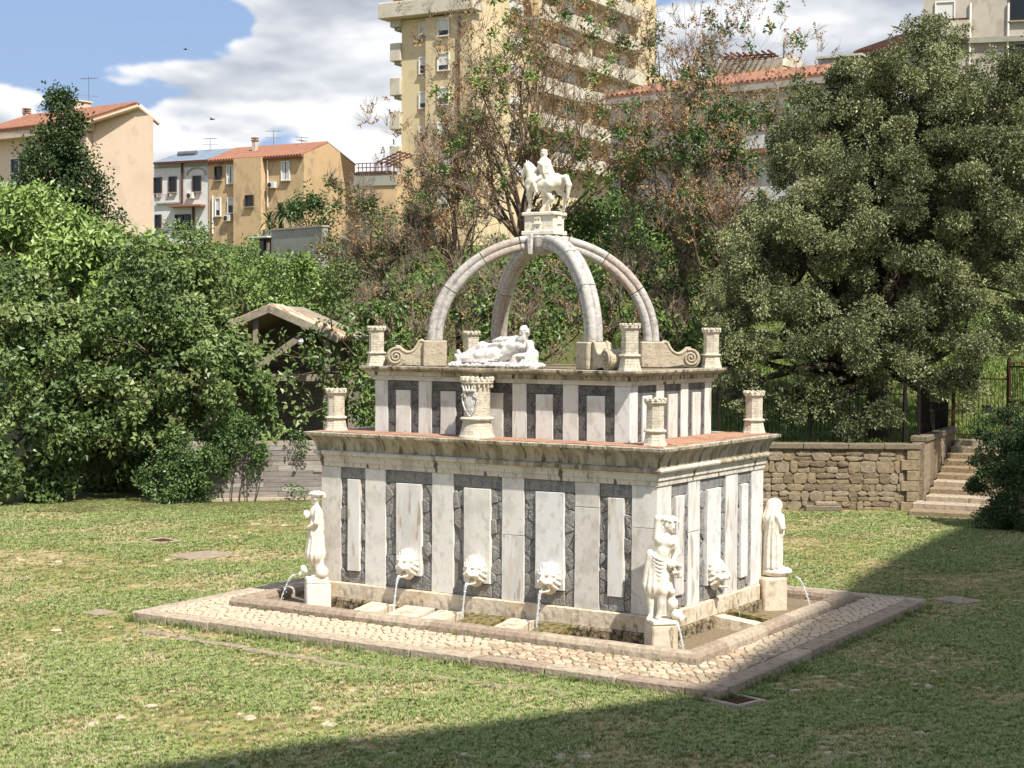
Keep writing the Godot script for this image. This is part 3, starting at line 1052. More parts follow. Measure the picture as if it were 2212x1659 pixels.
func fountain() -> void:
	rng.seed = 21
	F = thing("marble_fountain", "grey and white striped marble fountain house with crossed arches on top", "fountain")
	# cores, seen only in the joints
	bx("core", M.mortar, F, Vector3(0, 1.25, 0), Vector3(FA * 2 - 0.09, 3.4, FB * 2 - 0.09))
	bx("core", M.mortar, F, Vector3(0, 3.5, 0), Vector3(UA * 2 - 0.09, 1.2, UB * 2 - 0.09))
	var marb := [M.marble, M.marble_b, M.marble_c, M.marble_d]
	var dk := [M.dark_a, M.dark_b, M.dark_c]
	var lay := [
		[[-FA, -2.82], [-2.30, -1.87], [-0.92, -0.49], [0.45, 0.87], [1.80, 2.24], [2.80, FA]],
		[[-FB + 0.12, -1.54], [-0.94, -0.515], [0.467, 0.95], [1.515, FB - 0.12]]]
	var white := [
		[[-2.655, -2.40], [-1.63, -1.117], [-0.266, 0.246], [1.10, 1.623], [2.404, 2.677]],
		[[-1.438, -1.144], [-0.30, 0.216], [1.037, 1.312]]]
	for i in 4:
		var dist := FB if i % 2 == 0 else FA
		var pil: Array = lay[i % 2]
		var wh: Array = white[i % 2]
		for p in pil:
			var split := rr(1.4, 2.2)
			if rng.randf() < 0.45:
				rough_slab("pilaster", marb[rng.randi() % 4], i, p[0], p[1], 0.43, split - 0.002, dist - 0.12, dist, 0.006)
				rough_slab("pilaster", marb[rng.randi() % 4], i, p[0], p[1], split + 0.002, 2.41, dist - 0.12, dist, 0.006)
			else:
				rough_slab("pilaster", marb[rng.randi() % 4], i, p[0], p[1], 0.43, 2.41, dist - 0.12, dist, 0.006)
		for k in wh.size():
			var l: float = pil[k][1] + 0.006
			var r: float = pil[k + 1][0] - 0.006
			var w0: float = wh[k][0]
			var w1: float = wh[k][1]
			var yb := rr(0.63, 0.68)
			var yt := rr(2.19, 2.225)
			rough_slab("white_panel", marb[rng.randi() % 4], i, w0, w1, yb, yt, dist - 0.1, dist + 0.032, 0.006)
			rough_slab("dark_lintel", M.dark_flat, i, l, r, yt + 0.006, 2.41, dist - 0.1, dist - 0.018, 0.004)
			# squared dark stones each side of the panel, and under it
			for side in [[l, w0 - 0.004], [w1 + 0.004, r]]:
				var bs := face_basis(i)
				if i > 1:
					rough_slab("dark_stone", dk[0], i, side[0], side[1], 0.433, yt, dist - 0.1, dist - 0.02, 0.01)
					continue
				for c in cells(side[0], 0.433, side[1], yt, (side[1] - side[0]) * rr(0.75, 1.3), rr(0.2, 0.3), 0.4):
					if poly_area(c) < 0.004:
						continue
					var mid := Vector2.ZERO
					for p in c:
						mid += p
					mid /= c.size()
					var q := PackedVector2Array()
					for j in c.size():
						var p: Vector2 = c[j] - mid
						q.append(p.lerp(c[(j + c.size() - 1) % c.size()] - mid, 0.1) + Vector2(rr(-0.008, 0.008), rr(-0.008, 0.008)))
						q.append(p.lerp(c[(j + 1) % c.size()] - mid, 0.1) + Vector2(rr(-0.008, 0.008), rr(-0.008, 0.008)))
					var st := MB.new()
					st.slab(q, dist - 0.1, dist - rr(-0.004, 0.035), rr(0.006, 0.016), Vector3.ZERO, bs, 0.001)
					part(st, "dark_stone", dk[rng.randi() % 3], F, bs.x * mid.x + Vector3(0, mid.y, 0))
			rough_slab("dark_stone", dk[rng.randi() % 3], i, w0 - 0.006, w1 + 0.006, 0.436, yb - 0.012, dist - 0.1, dist - 0.012, 0.012, 0.01)
	# plinth, ledge
	course("plinth_block", [M.plinth], [[-0.12, 0.17], [0.045, 0.17], [0.045, 0.412], [0.03, 0.43], [-0.12, 0.43]], FA, FB, 1.25)
	course("ledge_stone", [M.ledge], [[-0.12, -0.45], [0.10, -0.45], [0.115, -0.1], [0.105, 0.14], [0.08, 0.168], [-0.12, 0.168]], FA, FB, 1.4)
	# entablature
	course("architrave", [M.architrave], [[-0.1, 2.412], [0.018, 2.412], [0.018, 2.492], [0.04, 2.497], [0.04, 2.575], [0.058, 2.583], [0.062, 2.605], [-0.1, 2.607]], FA, FB, 1.6)
	course("frieze_roll", [M.architrave, M.cornice_b], [[-0.1, 2.609], [0.075, 2.609], [0.098, 2.622], [0.108, 2.648], [0.098, 2.675], [0.075, 2.688], [0.062, 2.692], [-0.1, 2.694]], FA, FB, 1.7)
	course("cornice_block", [M.cornice, M.cornice_b], [[-0.1, 2.696], [0.064, 2.696], [0.066, 2.72], [0.074, 2.765], [0.09, 2.815], [0.116, 2.865], [0.152, 2.908], [0.195, 2.938], [0.218, 2.948], [0.222, 2.952], [0.226, 2.994], [0.216, 3.0], [-0.1, 3.0]], FA, FB, 1.5)
	terrace()
	upper(marb)
	basin()
	arches()


func terrace() -> void:
	bx("terrace_slab", M.bed, F, Vector3(0, 2.97, 0), Vector3(FA * 2 - 0.1, 0.05, FB * 2 - 0.1))
	# brick paving, front and right walks
	var variants := []
	for k in 4:
		var m := MB.new()
		m.cbox(Vector3.ZERO, Vector3(0.268, 0.03, 0.128), 0.006)
		variants.append(m.mesh())
	var put_brick := func(x: float, z: float, turn: float):
		var o := part(variants[0], "brick", M.brick[rng.randi() % 3], F, Vector3(x, 3.0 + rr(-0.002, 0.004), z))
		o.rotation.y = turn + rr(-0.01, 0.01)
	var edge := 0.07
	var row := 0
	var z := FB + edge
	while z > UB + 0.07:
		var x := -FA - edge + (0.14 if row % 2 else 0.0) + 0.14
		while x < FA + edge - 0.1:
			put_brick.call(x, z - 0.066, 0.0)
			x += 0.276
		z -= 0.134
		row += 1
	row = 0
	var xx := FA + edge
	while xx > UA + 0.07:
		var zz := UB - 0.06 - (0.14 if row % 2 else 0.0)
		while zz > -FB - edge + 0.1:
			put_brick.call(xx - 0.066, zz - 0.1, PI / 2)
			zz -= 0.276
		xx -= 0.134
		row += 1


func upper(marb: Array) -> void:
	var lay := [
		[[-UA, -2.213], [-1.57, -1.297], [-0.62, -0.325], [0.311, 0.582], [1.267, 1.551], [2.209, UA]],
		[[-UB + 0.1, -1.23], [-0.589, -0.312], [0.318, 0.59], [1.237, UB - 0.1]]]
	var white := [
		[[-2.04, -1.731], [-1.112, -0.798], [-0.165, 0.134], [0.764, 1.085], [1.712, 2.038]],
		[[-1.07, -0.75], [-0.158, 0.174], [0.753, 1.062]]]
	for i in 4:
		var dist := UB if i % 2 == 0 else UA
		var pil: Array = lay[i % 2]
		for p in pil:
			rough_slab("pilaster", marb[rng.randi() % 4], i, p[0], p[1], 3.0, 3.9, dist - 0.1, dist, 0.004)
		for k in white[i % 2].size():
			var w: Array = white[i % 2][k]
			var l: float = pil[k][1] + 0.003
			var r: float = pil[k + 1][0] - 0.003
			rough_slab("white_panel", marb[rng.randi() % 4], i, w[0], w[1], 3.0, 3.737, dist - 0.1, dist + 0.008, 0.004)
			on_face("dark_jamb", M.verde, i, l, w[0] - 0.003, 3.0, 3.737, dist - 0.1, dist - 0.012)
			on_face("dark_jamb", M.verde, i, w[1] + 0.003, r, 3.0, 3.737, dist - 0.1, dist - 0.012)
			on_face("dark_lintel", M.verde, i, l, r, 3.741, 3.9, dist - 0.1, dist - 0.012)
	course("upper_architrave", [M.architrave, M.marble_c], [[-0.1, 3.902], [0.03, 3.902], [0.03, 3.945], [0.052, 3.952], [0.06, 3.975], [-0.1, 3.977]], UA, UB, 1.6)
	course("upper_frieze", [M.cornice_b, M.architrave], [[-0.1, 3.979], [0.085, 3.979], [0.085, 4.045], [0.1, 4.052], [-0.1, 4.054]], UA, UB, 1.5)
	course("upper_cornice", [M.cornice, M.cornice_b], [[-0.1, 4.056], [0.12, 4.056], [0.15, 4.066], [0.178, 4.085], [0.19, 4.1], [0.198, 4.104], [0.2, 4.136], [0.19, 4.14], [-0.1, 4.14]], UA, UB, 1.3)
	bx("roof_slab", M.bed, F, Vector3(0, 4.105, 0), Vector3(UA * 2 - 0.1, 0.05, UB * 2 - 0.1))


func basin() -> void:
	# rim of rounded stones
	var prof := [[-0.30, -0.5], [-0.30, 0.06], [-0.27, 0.12], [-0.2, 0.148], [-0.1, 0.148], [-0.035, 0.125], [-0.004, 0.07], [0.0, -0.02], [0.0, -0.5]]
	var cx := (RIMX0 + RIMX1) * 0.5
	var cz := (RIMZ0 + RIMZ1) * 0.5
	var hx := (RIMX1 - RIMX0) * 0.5
	var hz := (RIMZ1 - RIMZ0) * 0.5
	for i in 4:
		var half := hx if i % 2 == 0 else hz
		var dist := hz if i % 2 == 0 else hx
		var bs := face_basis(i)
		var n := 6 if i % 2 == 0 else 5
		var cuts := [-half]
		for k in range(1, n):
			cuts.append(-half + half * 2 * (k + rr(-0.2, 0.2)) / n)
		cuts.append(half)
		for k in n:
			var s := MB.new()
			var pr := []
			var lift := rr(-0.008, 0.008)
			for p in prof:
				pr.append([p[0] + (rr(-0.006, 0.006) if p[0] < 0 else 0.0), p[1] + lift])
			mould_wavy(s, pr, bs, dist, cuts[k] + (0.0 if k == 0 else 0.004), cuts[k + 1] - (0.0 if k == n - 1 else 0.004), k == 0, k == n - 1)
			part(s, "rim_stone", M.kerb if rng.randf() < 0.6 else M.kerb_b, F, Vector3(cx, 0, cz))
	# sloping washing slabs across the front trough, under each spout
	for x in [[-2.06, -1.60], [-1.38, -0.78], [-0.68, -0.24], [-0.02, 0.60], [0.70, 1.13], [1.36, 1.83]]:
		wash_slab(0, x[0], x[1], FB + 0.1, RIMZ1 - 0.27)
	for u in [[-0.16, 0.12], [0.40, 0.66]]:
		wash_slab(1, u[0], u[1], FA + 0.1, RIMX1 - 0.27)
	# shallow pits between pairs of slabs
	for x in [[-0.778, -0.682], [0.602, 0.698]]:
		on_face("pit_floor", M.ledge, 0, x[0], x[1], -0.3, 0.02, FB + 0.1, RIMZ1 - 0.29, 0.0)
	# water in the troughs
	var w := MB.new()
	w.has_uv = true
	w.quad(Vector3(RIMX0 + 0.2, 0, RIMZ1 - 0.2), Vector3(RIMX1 - 0.2, 0, RIMZ1 - 0.2), Vector3(RIMX1 - 0.2, 0, RIMZ0 + 0.2), Vector3(RIMX0 + 0.2, 0, RIMZ0 + 0.2))
	for p in w.v:
		w.uv.append(Vector2(p.x, p.z))
	var o := part(w, "water", M.water, self, Vector3(0, -0.06, 0))
	o.set_meta("kind", "structure")
	# masks and their shadows are real: lion heads with open mouths
	for x in [-1.36, -0.01, 1.38]:
		var h := part(lion(), "lion_mask", M.statue, F, Vector3(x, 0.86, FB + 0.03))
		h.set_meta("label", "carved lion head spouting water on the long side")
	var h2 := part(lion(), "lion_mask", M.statue, F, Vector3(FA + 0.03, 0.84, 0.06), "carved lion head spout on the short right side")
	h2.rotation.y = PI / 2


func mould_wavy(s: MB, prof: Array, b: Basis, dist: float, u0: float, u1: float, m0: bool, m1: bool) -> void:
	var n := 6
	var rows := []
	for j in n + 1:
		var t := float(j) / n
		var R := PackedVector3Array()
		var dy := rr(-0.005, 0.005)
		for p in prof:
			var ua: float = u0 - (p[0] if m0 else 0.0)
			var ub: float = u1 + (p[0] if m1 else 0.0)
			R.append(b.x * lerpf(ua, ub, t) + b.z * (dist + p[0] + rr(-0.004, 0.004)) + Vector3(0, p[1] + dy, 0))
		rows.append(R)
	for j in n:
		for i in prof.size() - 1:
			s.quad(rows[j][i + 1], rows[j + 1][i + 1], rows[j + 1][i], rows[j][i])
	for i in range(1, prof.size() - 1):
		s.tri(rows[0][0], rows[0][i + 1], rows[0][i])
		s.tri(rows[n][0], rows[n][i], rows[n][i + 1])


func wash_slab(i: int, u0: float, u1: float, d0: float, d1: float) -> void:
	var b := face_basis(i)
	var s := MB.new()
	var n := 5
	var top := []
	var q := func(u: float, y: float, d: float): return b.x * u + Vector3(0, y, 0) + b.z * d
	for k in n + 1:
		var t := float(k) / n
		top.append([q.call(u0 + rr(-0.01, 0.01), lerpf(0.175, 0.10, t) + rr(-0.006, 0.006), lerpf(d0, d1, t)), q.call(u1 + rr(-0.01, 0.01), lerpf(0.175, 0.10, t) + rr(-0.006, 0.006), lerpf(d0, d1, t))])
	for k in n:
		var a: Vector3 = top[k][0]
		var c: Vector3 = top[k][1]
		var e: Vector3 = top[k + 1][0]
		var f: Vector3 = top[k + 1][1]
		s.quad(e, f, c, a)
		var dn := Vector3(0, -0.6, 0)
		s.quad(f + dn, c + dn, c, f)
		s.quad(a + dn, e + dn, e, a)
	part(s, "washing_slab", M.moss if rng.randf() < 0.35 else M.plinth, F)


func arches() -> void:
	var quat := []
	for k in 40:
		# outline of four rolls side by side
		var a := TAU * k / 40
		var r := 0.0
		for c in 4:
			var ca := PI / 4 + c * PI / 2
			var cd := 0.08
			var q := cos(a - ca)
			var disc := 0.074 * 0.074 - cd * cd * (1.0 - q * q)
			if disc > 0:
				r = maxf(r, cd * q + sqrt(disc))
		quat.append(Vector2(cos(a), sin(a)) * maxf(r, 0.079))
	var spring := 4.585
	for c in 4:
		var sx: float = [-1, 1, 1, -1][c]
		var sz: float = [1, 1, -1, -1][c]
		var dir := Vector3(sx * 1.56, 0, sz * 1.02)
		var span := dir.length()
		dir /= span
		var side := Vector3(-dir.z, 0, dir.x)
		# abutment block
		var ab := Basis(dir, Vector3.UP, dir.cross(Vector3.UP))
		bx("abutment", M.tuff, F, dir * (span + 0.0) + Vector3(0, 4.36, 0), Vector3(0.40, 0.45, 0.45), 0.02, ab)
		# rib in cut stones
		var cuts := [0.0, 0.34, 0.62, 0.86, 1.0]
		for k in 4:
			var s := MB.new()
			var t0: float = cuts[k]
			var t1: float = cuts[k + 1]
			var steps := 8
			var rings := []
			for j in steps + 1:
				var th := lerpf(t0, t1, float(j) / steps)
				if j == 0:
					th += 0.003
				if j == steps:
					th -= 0.003
				th *= PI / 2
				var ctr := dir * (cos(th) * span) + Vector3(0, spring + sin(th) * 1.70, 0)
				var tan := (dir * (-sin(th) * span) + Vector3(0, cos(th) * 1.70, 0)).normalized()
				var out := side.cross(tan).normalized()
				if out.dot(dir * cos(th) + Vector3.UP * sin(th)) < 0:
					out = -out
				var R := PackedVector3Array()
				for p in quat:
					R.append(ctr + out * p.x + side * p.y)
				rings.append(R)
			var m := quat.size()
			for j in steps:
				for i in m:
					var i2 := (i + 1) % m
					s.quad_out(rings[j][i], rings[j][i2], rings[j + 1][i2], rings[j + 1][i], (rings[j][i] + rings[j][i2]) * 0.5 - ring_mid(rings[j]))
			for e in [0, steps]:
				var mid := ring_mid(rings[e])
				for i in m:
					s.tri(mid, rings[e][i], rings[e][(i + 1) % m])
			part(s, "rib_stone", [M.rib, M.rib_b, M.rib_c][rng.randi() % 3], F)
		scroll(dir, span)
	# crown: boss, pendant and pedestal of the rider
	var b := MB.new()
	b.lathe([[0.02, 6.06], [0.16, 6.1], [0.24, 6.2], [0.26, 6.36], [0.2, 6.41], [0.0, 6.41]], 12, Vector3.ZERO, false)
	part(b, "crown_boss", M.rib, F)
	var kx := MB.new()
	kx.hexa(Vector3(-0.1, 6.24, 0.29), Vector3(0.05, 0.34, 0.06), Vector3(0.07, 0.34, 0.09))
	part(kx, "pendant", M.statue_grey, F)


func ring_mid(r: PackedVector3Array) -> Vector3:
	var m := Vector3.ZERO
	for p in r:
		m += p
	return m / r.size()


# console with a volute, running out from the abutment along the diagonal
func scroll(dir: Vector3, span: float) -> void:
	var b := Basis(dir, Vector3.UP, dir.cross(Vector3.UP))
	var o := dir * (span + 0.2) + Vector3(0, 4.14, 0)
	var poly := PackedVector2Array([Vector2(0, 0.0), Vector2(0, 0.42), Vector2(0.03, 0.44), Vector2(0.07, 0.42), Vector2(0.10, 0.35), Vector2(0.15, 0.28), Vector2(0.22, 0.235), Vector2(0.30, 0.235), Vector2(0.36, 0.27), Vector2(0.42, 0.325)])
	for k in 15:
		var a := PI * 0.5 - PI * 1.25 * k / 14
		poly.append(Vector2(0.47, 0.165) + Vector2(cos(a), sin(a)) * 0.165)
	var s := MB.new()
	var tri := Geometry2D.triangulate_polygon(poly)
	var w := 0.13
	for i in range(0, tri.size(), 3):
		for z in [-w, w]:
			var p: Array = []
			for k in 3:
				var q := poly[tri[i + k]]
				p.append(b * Vector3(q.x, q.y, z))
			if ((p[1] - p[0]) as Vector3).cross(p[2] - p[0]).dot(b.z * z) > 0:
				s.tri(p[0], p[1], p[2])
			else:
				s.tri(p[0], p[2], p[1])
	for i in poly.size():
		var p := poly[i]
		var q := poly[(i + 1) % poly.size()]
		s.quad_out(b * Vector3(p.x, p.y, -w), b * Vector3(q.x, q.y, -w), b * Vector3(q.x, q.y, w), b * Vector3(p.x, p.y, w), b * Vector3((q - p).y, -(q - p).x, 0) * (-1.0 if Geometry2D.is_polygon_clockwise(poly) else 1.0))
	var body := part(s, "console", M.tuff, F, o)
	# raised spiral bands on both cheeks and a moulded rim along the top
	for z in [-1.0, 1.0]:
		var sp := PackedVector3Array()
		var rad := PackedFloat32Array()
		for k in 46:
			var t := k / 45.0
			var a := PI * 0.62 - t * TAU * 2.4
			var r := lerpf(0.15, 0.012, pow(t, 0.85))
			sp.append(b * Vector3(0.47 + cos(a) * r, 0.167 + sin(a) * r, z * (w + 0.005 + 0.012 * t)))
			rad.append(lerpf(0.024, 0.02, t))
		var q := MB.new()
		q.tube(sp, rad, 6)
		part(q, "volute", M.tuff, body)
	var top := PackedVector3Array()
	var tr := PackedFloat32Array()
	for k in range(1, 11):
		top.append(b * Vector3(poly[k].x, poly[k].y + 0.004, 0))
		tr.append(0.028)
	for z in [-w, w]:
		var q := MB.new()
		var tp := PackedVector3Array()
		for p in top:
			tp.append(p + b.z * z * 0.92)
		q.tube(tp, tr, 6)
		part(q, "rim_moulding", M.tuff, body)


# ---------------------------------------------------------------- carved figures: distance fields of tapered limbs, meshed as surface nets
class SDF:
	var o: Vector3
	var c: float
	var nx: int
	var ny: int
	var nz: int
	var f := PackedFloat32Array()

	func _init(lo: Vector3, hi: Vector3, cell: float) -> void:
		o = lo
		c = cell
		nx = int(ceil((hi.x - lo.x) / c)) + 1
		ny = int(ceil((hi.y - lo.y) / c)) + 1
		nz = int(ceil((hi.z - lo.z) / c)) + 1
		f.resize(nx * ny * nz)
		f.fill(9.0)

	func span(lo: Vector3, hi: Vector3) -> Array:
		var a := (lo - o) / c
		var b := (hi - o) / c
		return [clampi(int(a.x), 0, nx - 1), clampi(int(b.x) + 1, 0, nx - 1), clampi(int(a.y), 0, ny - 1), clampi(int(b.y) + 1, 0, ny - 1), clampi(int(a.z), 0, nz - 1), clampi(int(b.z) + 1, 0, nz - 1)]

	func put(i: int, d: float, k: float) -> void:
		var e := f[i]
		var h := maxf(k - absf(e - d), 0.0) / k
		f[i] = minf(e, d) - h * h * k * 0.25

	func cap(a: Vector3, b: Vector3, ra: float, rb: float, k := 0.03) -> void:
		var R := Vector3.ONE * (maxf(ra, rb) + k + c * 2.0)
		var s := span(a.min(b) - R, a.max(b) + R)
		var ba := b - a
		var bb := maxf(ba.length_squared(), 1e-9)
		for z in range(s[4], s[5] + 1):
			for y in range(s[2], s[3] + 1):
				var i := (z * ny + y) * nx
				for x in range(s[0], s[1] + 1):
					var p := o + Vector3(x, y, z) * c - a
					var t := clampf(p.dot(ba) / bb, 0.0, 1.0)
					var d := (p - ba * t).length() - lerpf(ra, rb, t)
					var e := f[i + x]
					var h := maxf(k - absf(e - d), 0.0) / k
					f[i + x] = minf(e, d) - h * h * k * 0.25

	func ell(m: Vector3, r: Vector3, k := 0.03, b := Basis()) -> void:
		var big := maxf(r.x, maxf(r.y, r.z)) + k + c * 2.0
		var s := span(m - Vector3.ONE * big, m + Vector3.ONE * big)
		var bt := b.transposed()
		for z in range(s[4], s[5] + 1):
			for y in range(s[2], s[3] + 1):
				var i := (z * ny + y) * nx
				for x in range(s[0], s[1] + 1):
					var p := bt * (o + Vector3(x, y, z) * c - m)
					var q := p / r
					var k0 := q.length()
					var k1 := (q / r).length()
					var d := k0 * (k0 - 1.0) / maxf(k1, 1e-6)
					var e := f[i + x]
					var h := maxf(k - absf(e - d), 0.0) / k
					f[i + x] = minf(e, d) - h * h * k * 0.25

	func dig(m: Vector3, r: Vector3, k := 0.01, b := Basis()) -> void:
		var big := maxf(r.x, maxf(r.y, r.z)) + k + c * 2.0
		var s := span(m - Vector3.ONE * big, m + Vector3.ONE * big)
		var bt := b.transposed()
		for z in range(s[4], s[5] + 1):
			for y in range(s[2], s[3] + 1):
				var i := (z * ny + y) * nx
				for x in range(s[0], s[1] + 1):
					var p := bt * (o + Vector3(x, y, z) * c - m)
					var q := p / r
					var k0 := q.length()
					var k1 := (q / r).length()
					var d := -(k0 * (k0 - 1.0) / maxf(k1, 1e-6))
					var e := f[i + x]
					var h := maxf(k - absf(e - d), 0.0) / k
					f[i + x] = maxf(e, d) + h * h * k * 0.25

	# cloth: a tapered column, wide along w, with folds running down it
	func cloth(a: Vector3, b: Vector3, ra: float, rb: float, w: Vector3, flat: float, nf: float, amp: float, ph: float, tw: float, k := 0.03) -> void:
		var R := Vector3.ONE * (maxf(ra, rb) + amp + k + c * 2.0)
		var s := span(a.min(b) - R, a.max(b) + R)
		var ba := b - a
		var bb := ba.length_squared()
		var ax := ba.normalized()
		var u := (w - ax * w.dot(ax)).normalized()
		var v := ax.cross(u)
		for z in range(s[4], s[5] + 1):
			for y in range(s[2], s[3] + 1):
				var i := (z * ny + y) * nx
				for x in range(s[0], s[1] + 1):
					var p := o + Vector3(x, y, z) * c - a
					var t := clampf(p.dot(ba) / bb, 0.0, 1.0)
					var q := p - ba * t
					var al := q.dot(ax)
					var qu := q.dot(u)
					var qv := q.dot(v) / flat
					var an := atan2(qv, qu)
					var l := sqrt(qu * qu + qv * qv + al * al)
					var wv := sin(nf * an + ph + tw * t + 0.7 * sin(2.0 * an + 3.0 * t))
					var d := (l - lerpf(ra, rb, t) - amp * wv * (0.3 + 0.7 * t)) * minf(1.0, flat)
					var e := f[i + x]
					var h := maxf(k - absf(e - d), 0.0) / k
					f[i + x] = minf(e, d) - h * h * k * 0.25

	# unevenness near the surface (hair, fleece, wear)
	func rough(lo: Vector3, hi: Vector3, amp: float, freq: float, sd: int) -> void:
		var n := FastNoiseLite.new()
		n.seed = sd
		n.frequency = freq
		n.fractal_octaves = 2
		var s := span(lo, hi)
		for z in range(s[4], s[5] + 1):
			for y in range(s[2], s[3] + 1):
				var i := (z * ny + y) * nx
				for x in range(s[0], s[1] + 1):
					if absf(f[i + x]) < 0.06:
						f[i + x] += amp * n.get_noise_3dv(o + Vector3(x, y, z) * c)

	func mesh() -> ArrayMesh:
		var id := PackedInt32Array()
		id.resize(nx * ny * nz)
		id.fill(-1)
		var V := PackedVector3Array()
		var far := c * 2.2
		var sx := 1
		var sy := nx
		var sz := nx * ny
		var off := [0, sx, sy, sx + sy, sz, sx + sz, sy + sz, sx + sy + sz]
		var ed := [[0, 1], [2, 3], [4, 5], [6, 7], [0, 2], [1, 3], [4, 6], [5, 7], [0, 4], [1, 5], [2, 6], [3, 7]]
		var cor := [Vector3(0, 0, 0), Vector3(1, 0, 0), Vector3(0, 1, 0), Vector3(1, 1, 0), Vector3(0, 0, 1), Vector3(1, 0, 1), Vector3(0, 1, 1), Vector3(1, 1, 1)]
		for z in nz - 1:
			for y in ny - 1:
				var row := (z * ny + y) * nx
				for x in nx - 1:
					var i := row + x
					var f0 := f[i]
					if f0 > far or f0 < -far:
						continue
					var neg := 0
					for k in 8:
						if f[i + off[k]] < 0.0:
							neg += 1
					if neg == 0 or neg == 8:
						continue
					var m := Vector3.ZERO
					var cnt := 0
					for e in ed:
						var a: float = f[i + off[e[0]]]
						var b: float = f[i + off[e[1]]]
						if (a < 0.0) != (b < 0.0):
							var t := a / (a - b)
							m += (cor[e[0]] as Vector3).lerp(cor[e[1]], t)
							cnt += 1
					id[i] = V.size()
					V.append(o + (Vector3(x, y, z) + m / cnt) * c)
		var I := PackedInt32Array()
		for z in range(1, nz - 1):
			for y in range(1, ny - 1):
				var row := (z * ny + y) * nx
				for x in range(1, nx - 1):
					var i := row + x
					if id[i] < 0:
						continue
					var n0 := f[i] < 0.0
					if n0 != (f[i + sx] < 0.0):
						face(I, id, i, i - sy, i - sy - sz, i - sz, n0)
					if n0 != (f[i + sy] < 0.0):
						face(I, id, i, i - sz, i - sz - sx, i - sx, n0)
					if n0 != (f[i + sz] < 0.0):
						face(I, id, i, i - sx, i - sx - sy, i - sy, n0)
		var N := PackedVector3Array()
		N.resize(V.size())
		for t in range(0, I.size(), 3):
			var m := (V[I[t + 2]] - V[I[t]]).cross(V[I[t + 1]] - V[I[t]])
			N[I[t]] += m
			N[I[t + 1]] += m
			N[I[t + 2]] += m
		for i in N.size():
			N[i] = N[i].normalized()
		var A := []
		A.resize(Mesh.ARRAY_MAX)
		A[Mesh.ARRAY_VERTEX] = V
		A[Mesh.ARRAY_NORMAL] = N
		A[Mesh.ARRAY_INDEX] = I
		var am := ArrayMesh.new()
		am.add_surface_from_arrays(Mesh.PRIMITIVE_TRIANGLES, A)
		return am

	func face(I: PackedInt32Array, id: PackedInt32Array, a: int, b: int, d: int, e: int, solid_first: bool) -> void:
		if id[a] < 0 or id[b] < 0 or id[d] < 0 or id[e] < 0:
			return
		if solid_first:
			I.append_array([id[a], id[d], id[b], id[a], id[e], id[d]])
		else:
			I.append_array([id[a], id[b], id[d], id[a], id[d], id[e]])


func v3(x: float, y: float, z: float) -> Vector3:
	return Vector3(x, y, z)


func hand(s: SDF, wrist: Vector3, to: Vector3, palm_n: Vector3, size: float) -> void:
	var d := (to - wrist).normalized()
	var side := d.cross(palm_n).normalized()
	var m := wrist + d * size * 0.45
	s.cap(wrist, m, size * 0.2, size * 0.26, 0.015)
	for k in 4:
		var q := m + side * size * 0.15 * (k - 1.5)
		var l: float = size * [0.42, 0.5, 0.47, 0.36][k]
		var kn := q + d * l * 0.55
		s.cap(q, kn, size * 0.085, size * 0.075, 0.006)
		s.cap(kn, kn + (d * 0.75 - palm_n * 0.65).normalized() * l * 0.5, size * 0.075, size * 0.06, 0.006)
	var th := wrist + d * size * 0.12 + side * size * 0.2
	s.cap(th, th + (d + side * 0.8).normalized() * size * 0.4, size * 0.09, size * 0.07, 0.008)


func head(s: SDF, c: Vector3, face: Vector3, up: Vector3, h: float, hair: float, sd: int) -> void:
	var z := face.normalized()
	var x := up.cross(z).normalized()
	var y := z.cross(x)
	var b := Basis(x, y, z)
	s.ell(c, v3(0.36, 0.5, 0.43) * h, 0.01, b)
	s.ell(c + b * v3(0, -0.22, 0.10) * h, v3(0.26, 0.27, 0.30) * h, 0.02, b)
	# nose, brow, lips, chin, eyes, ears
	s.cap(c + b * v3(0, 0.08, 0.40) * h, c + b * v3(0, -0.10, 0.50) * h, 0.035 * h, 0.06 * h, 0.01)
	s.ell(c + b * v3(0, 0.13, 0.36) * h, v3(0.26, 0.05, 0.08) * h, 0.015, b)
	for k in [-1, 1]:
		s.dig(c + b * v3(k * 0.14, 0.03, 0.42) * h, v3(0.08, 0.05, 0.06) * h, 0.01, b)
		s.ell(c + b * v3(k * 0.14, 0.02, 0.37) * h, v3(0.06, 0.04, 0.04) * h, 0.004, b)
		s.ell(c + b * v3(k * 0.37, -0.02, 0.0) * h, v3(0.05, 0.12, 0.09) * h, 0.008, b)
	s.ell(c + b * v3(0, -0.24, 0.40) * h, v3(0.10, 0.035, 0.05) * h, 0.008, b)
	s.dig(c + b * v3(0, -0.245, 0.45) * h, v3(0.10, 0.012, 0.03) * h, 0.006, b)
	s.ell(c + b * v3(0, -0.42, 0.33) * h, v3(0.10, 0.07, 0.08) * h, 0.02, b)
	if hair > 0.0:
		var r := RandomNumberGenerator.new()
		r.seed = sd
		for k in 34:
			var a := r.randf_range(0, TAU)
			var e := r.randf_range(-0.15, 1.45)
			var q := v3(cos(a) * cos(e), sin(e), sin(a) * cos(e))
			if q.z > 0.45 and q.y < 0.55:
				continue
			s.ell(c + b * (v3(q.x * 0.40, q.y * 0.50 + 0.03, q.z * 0.44) * h), Vector3.ONE * h * hair * r.randf_range(0.7, 1.1), 0.012)


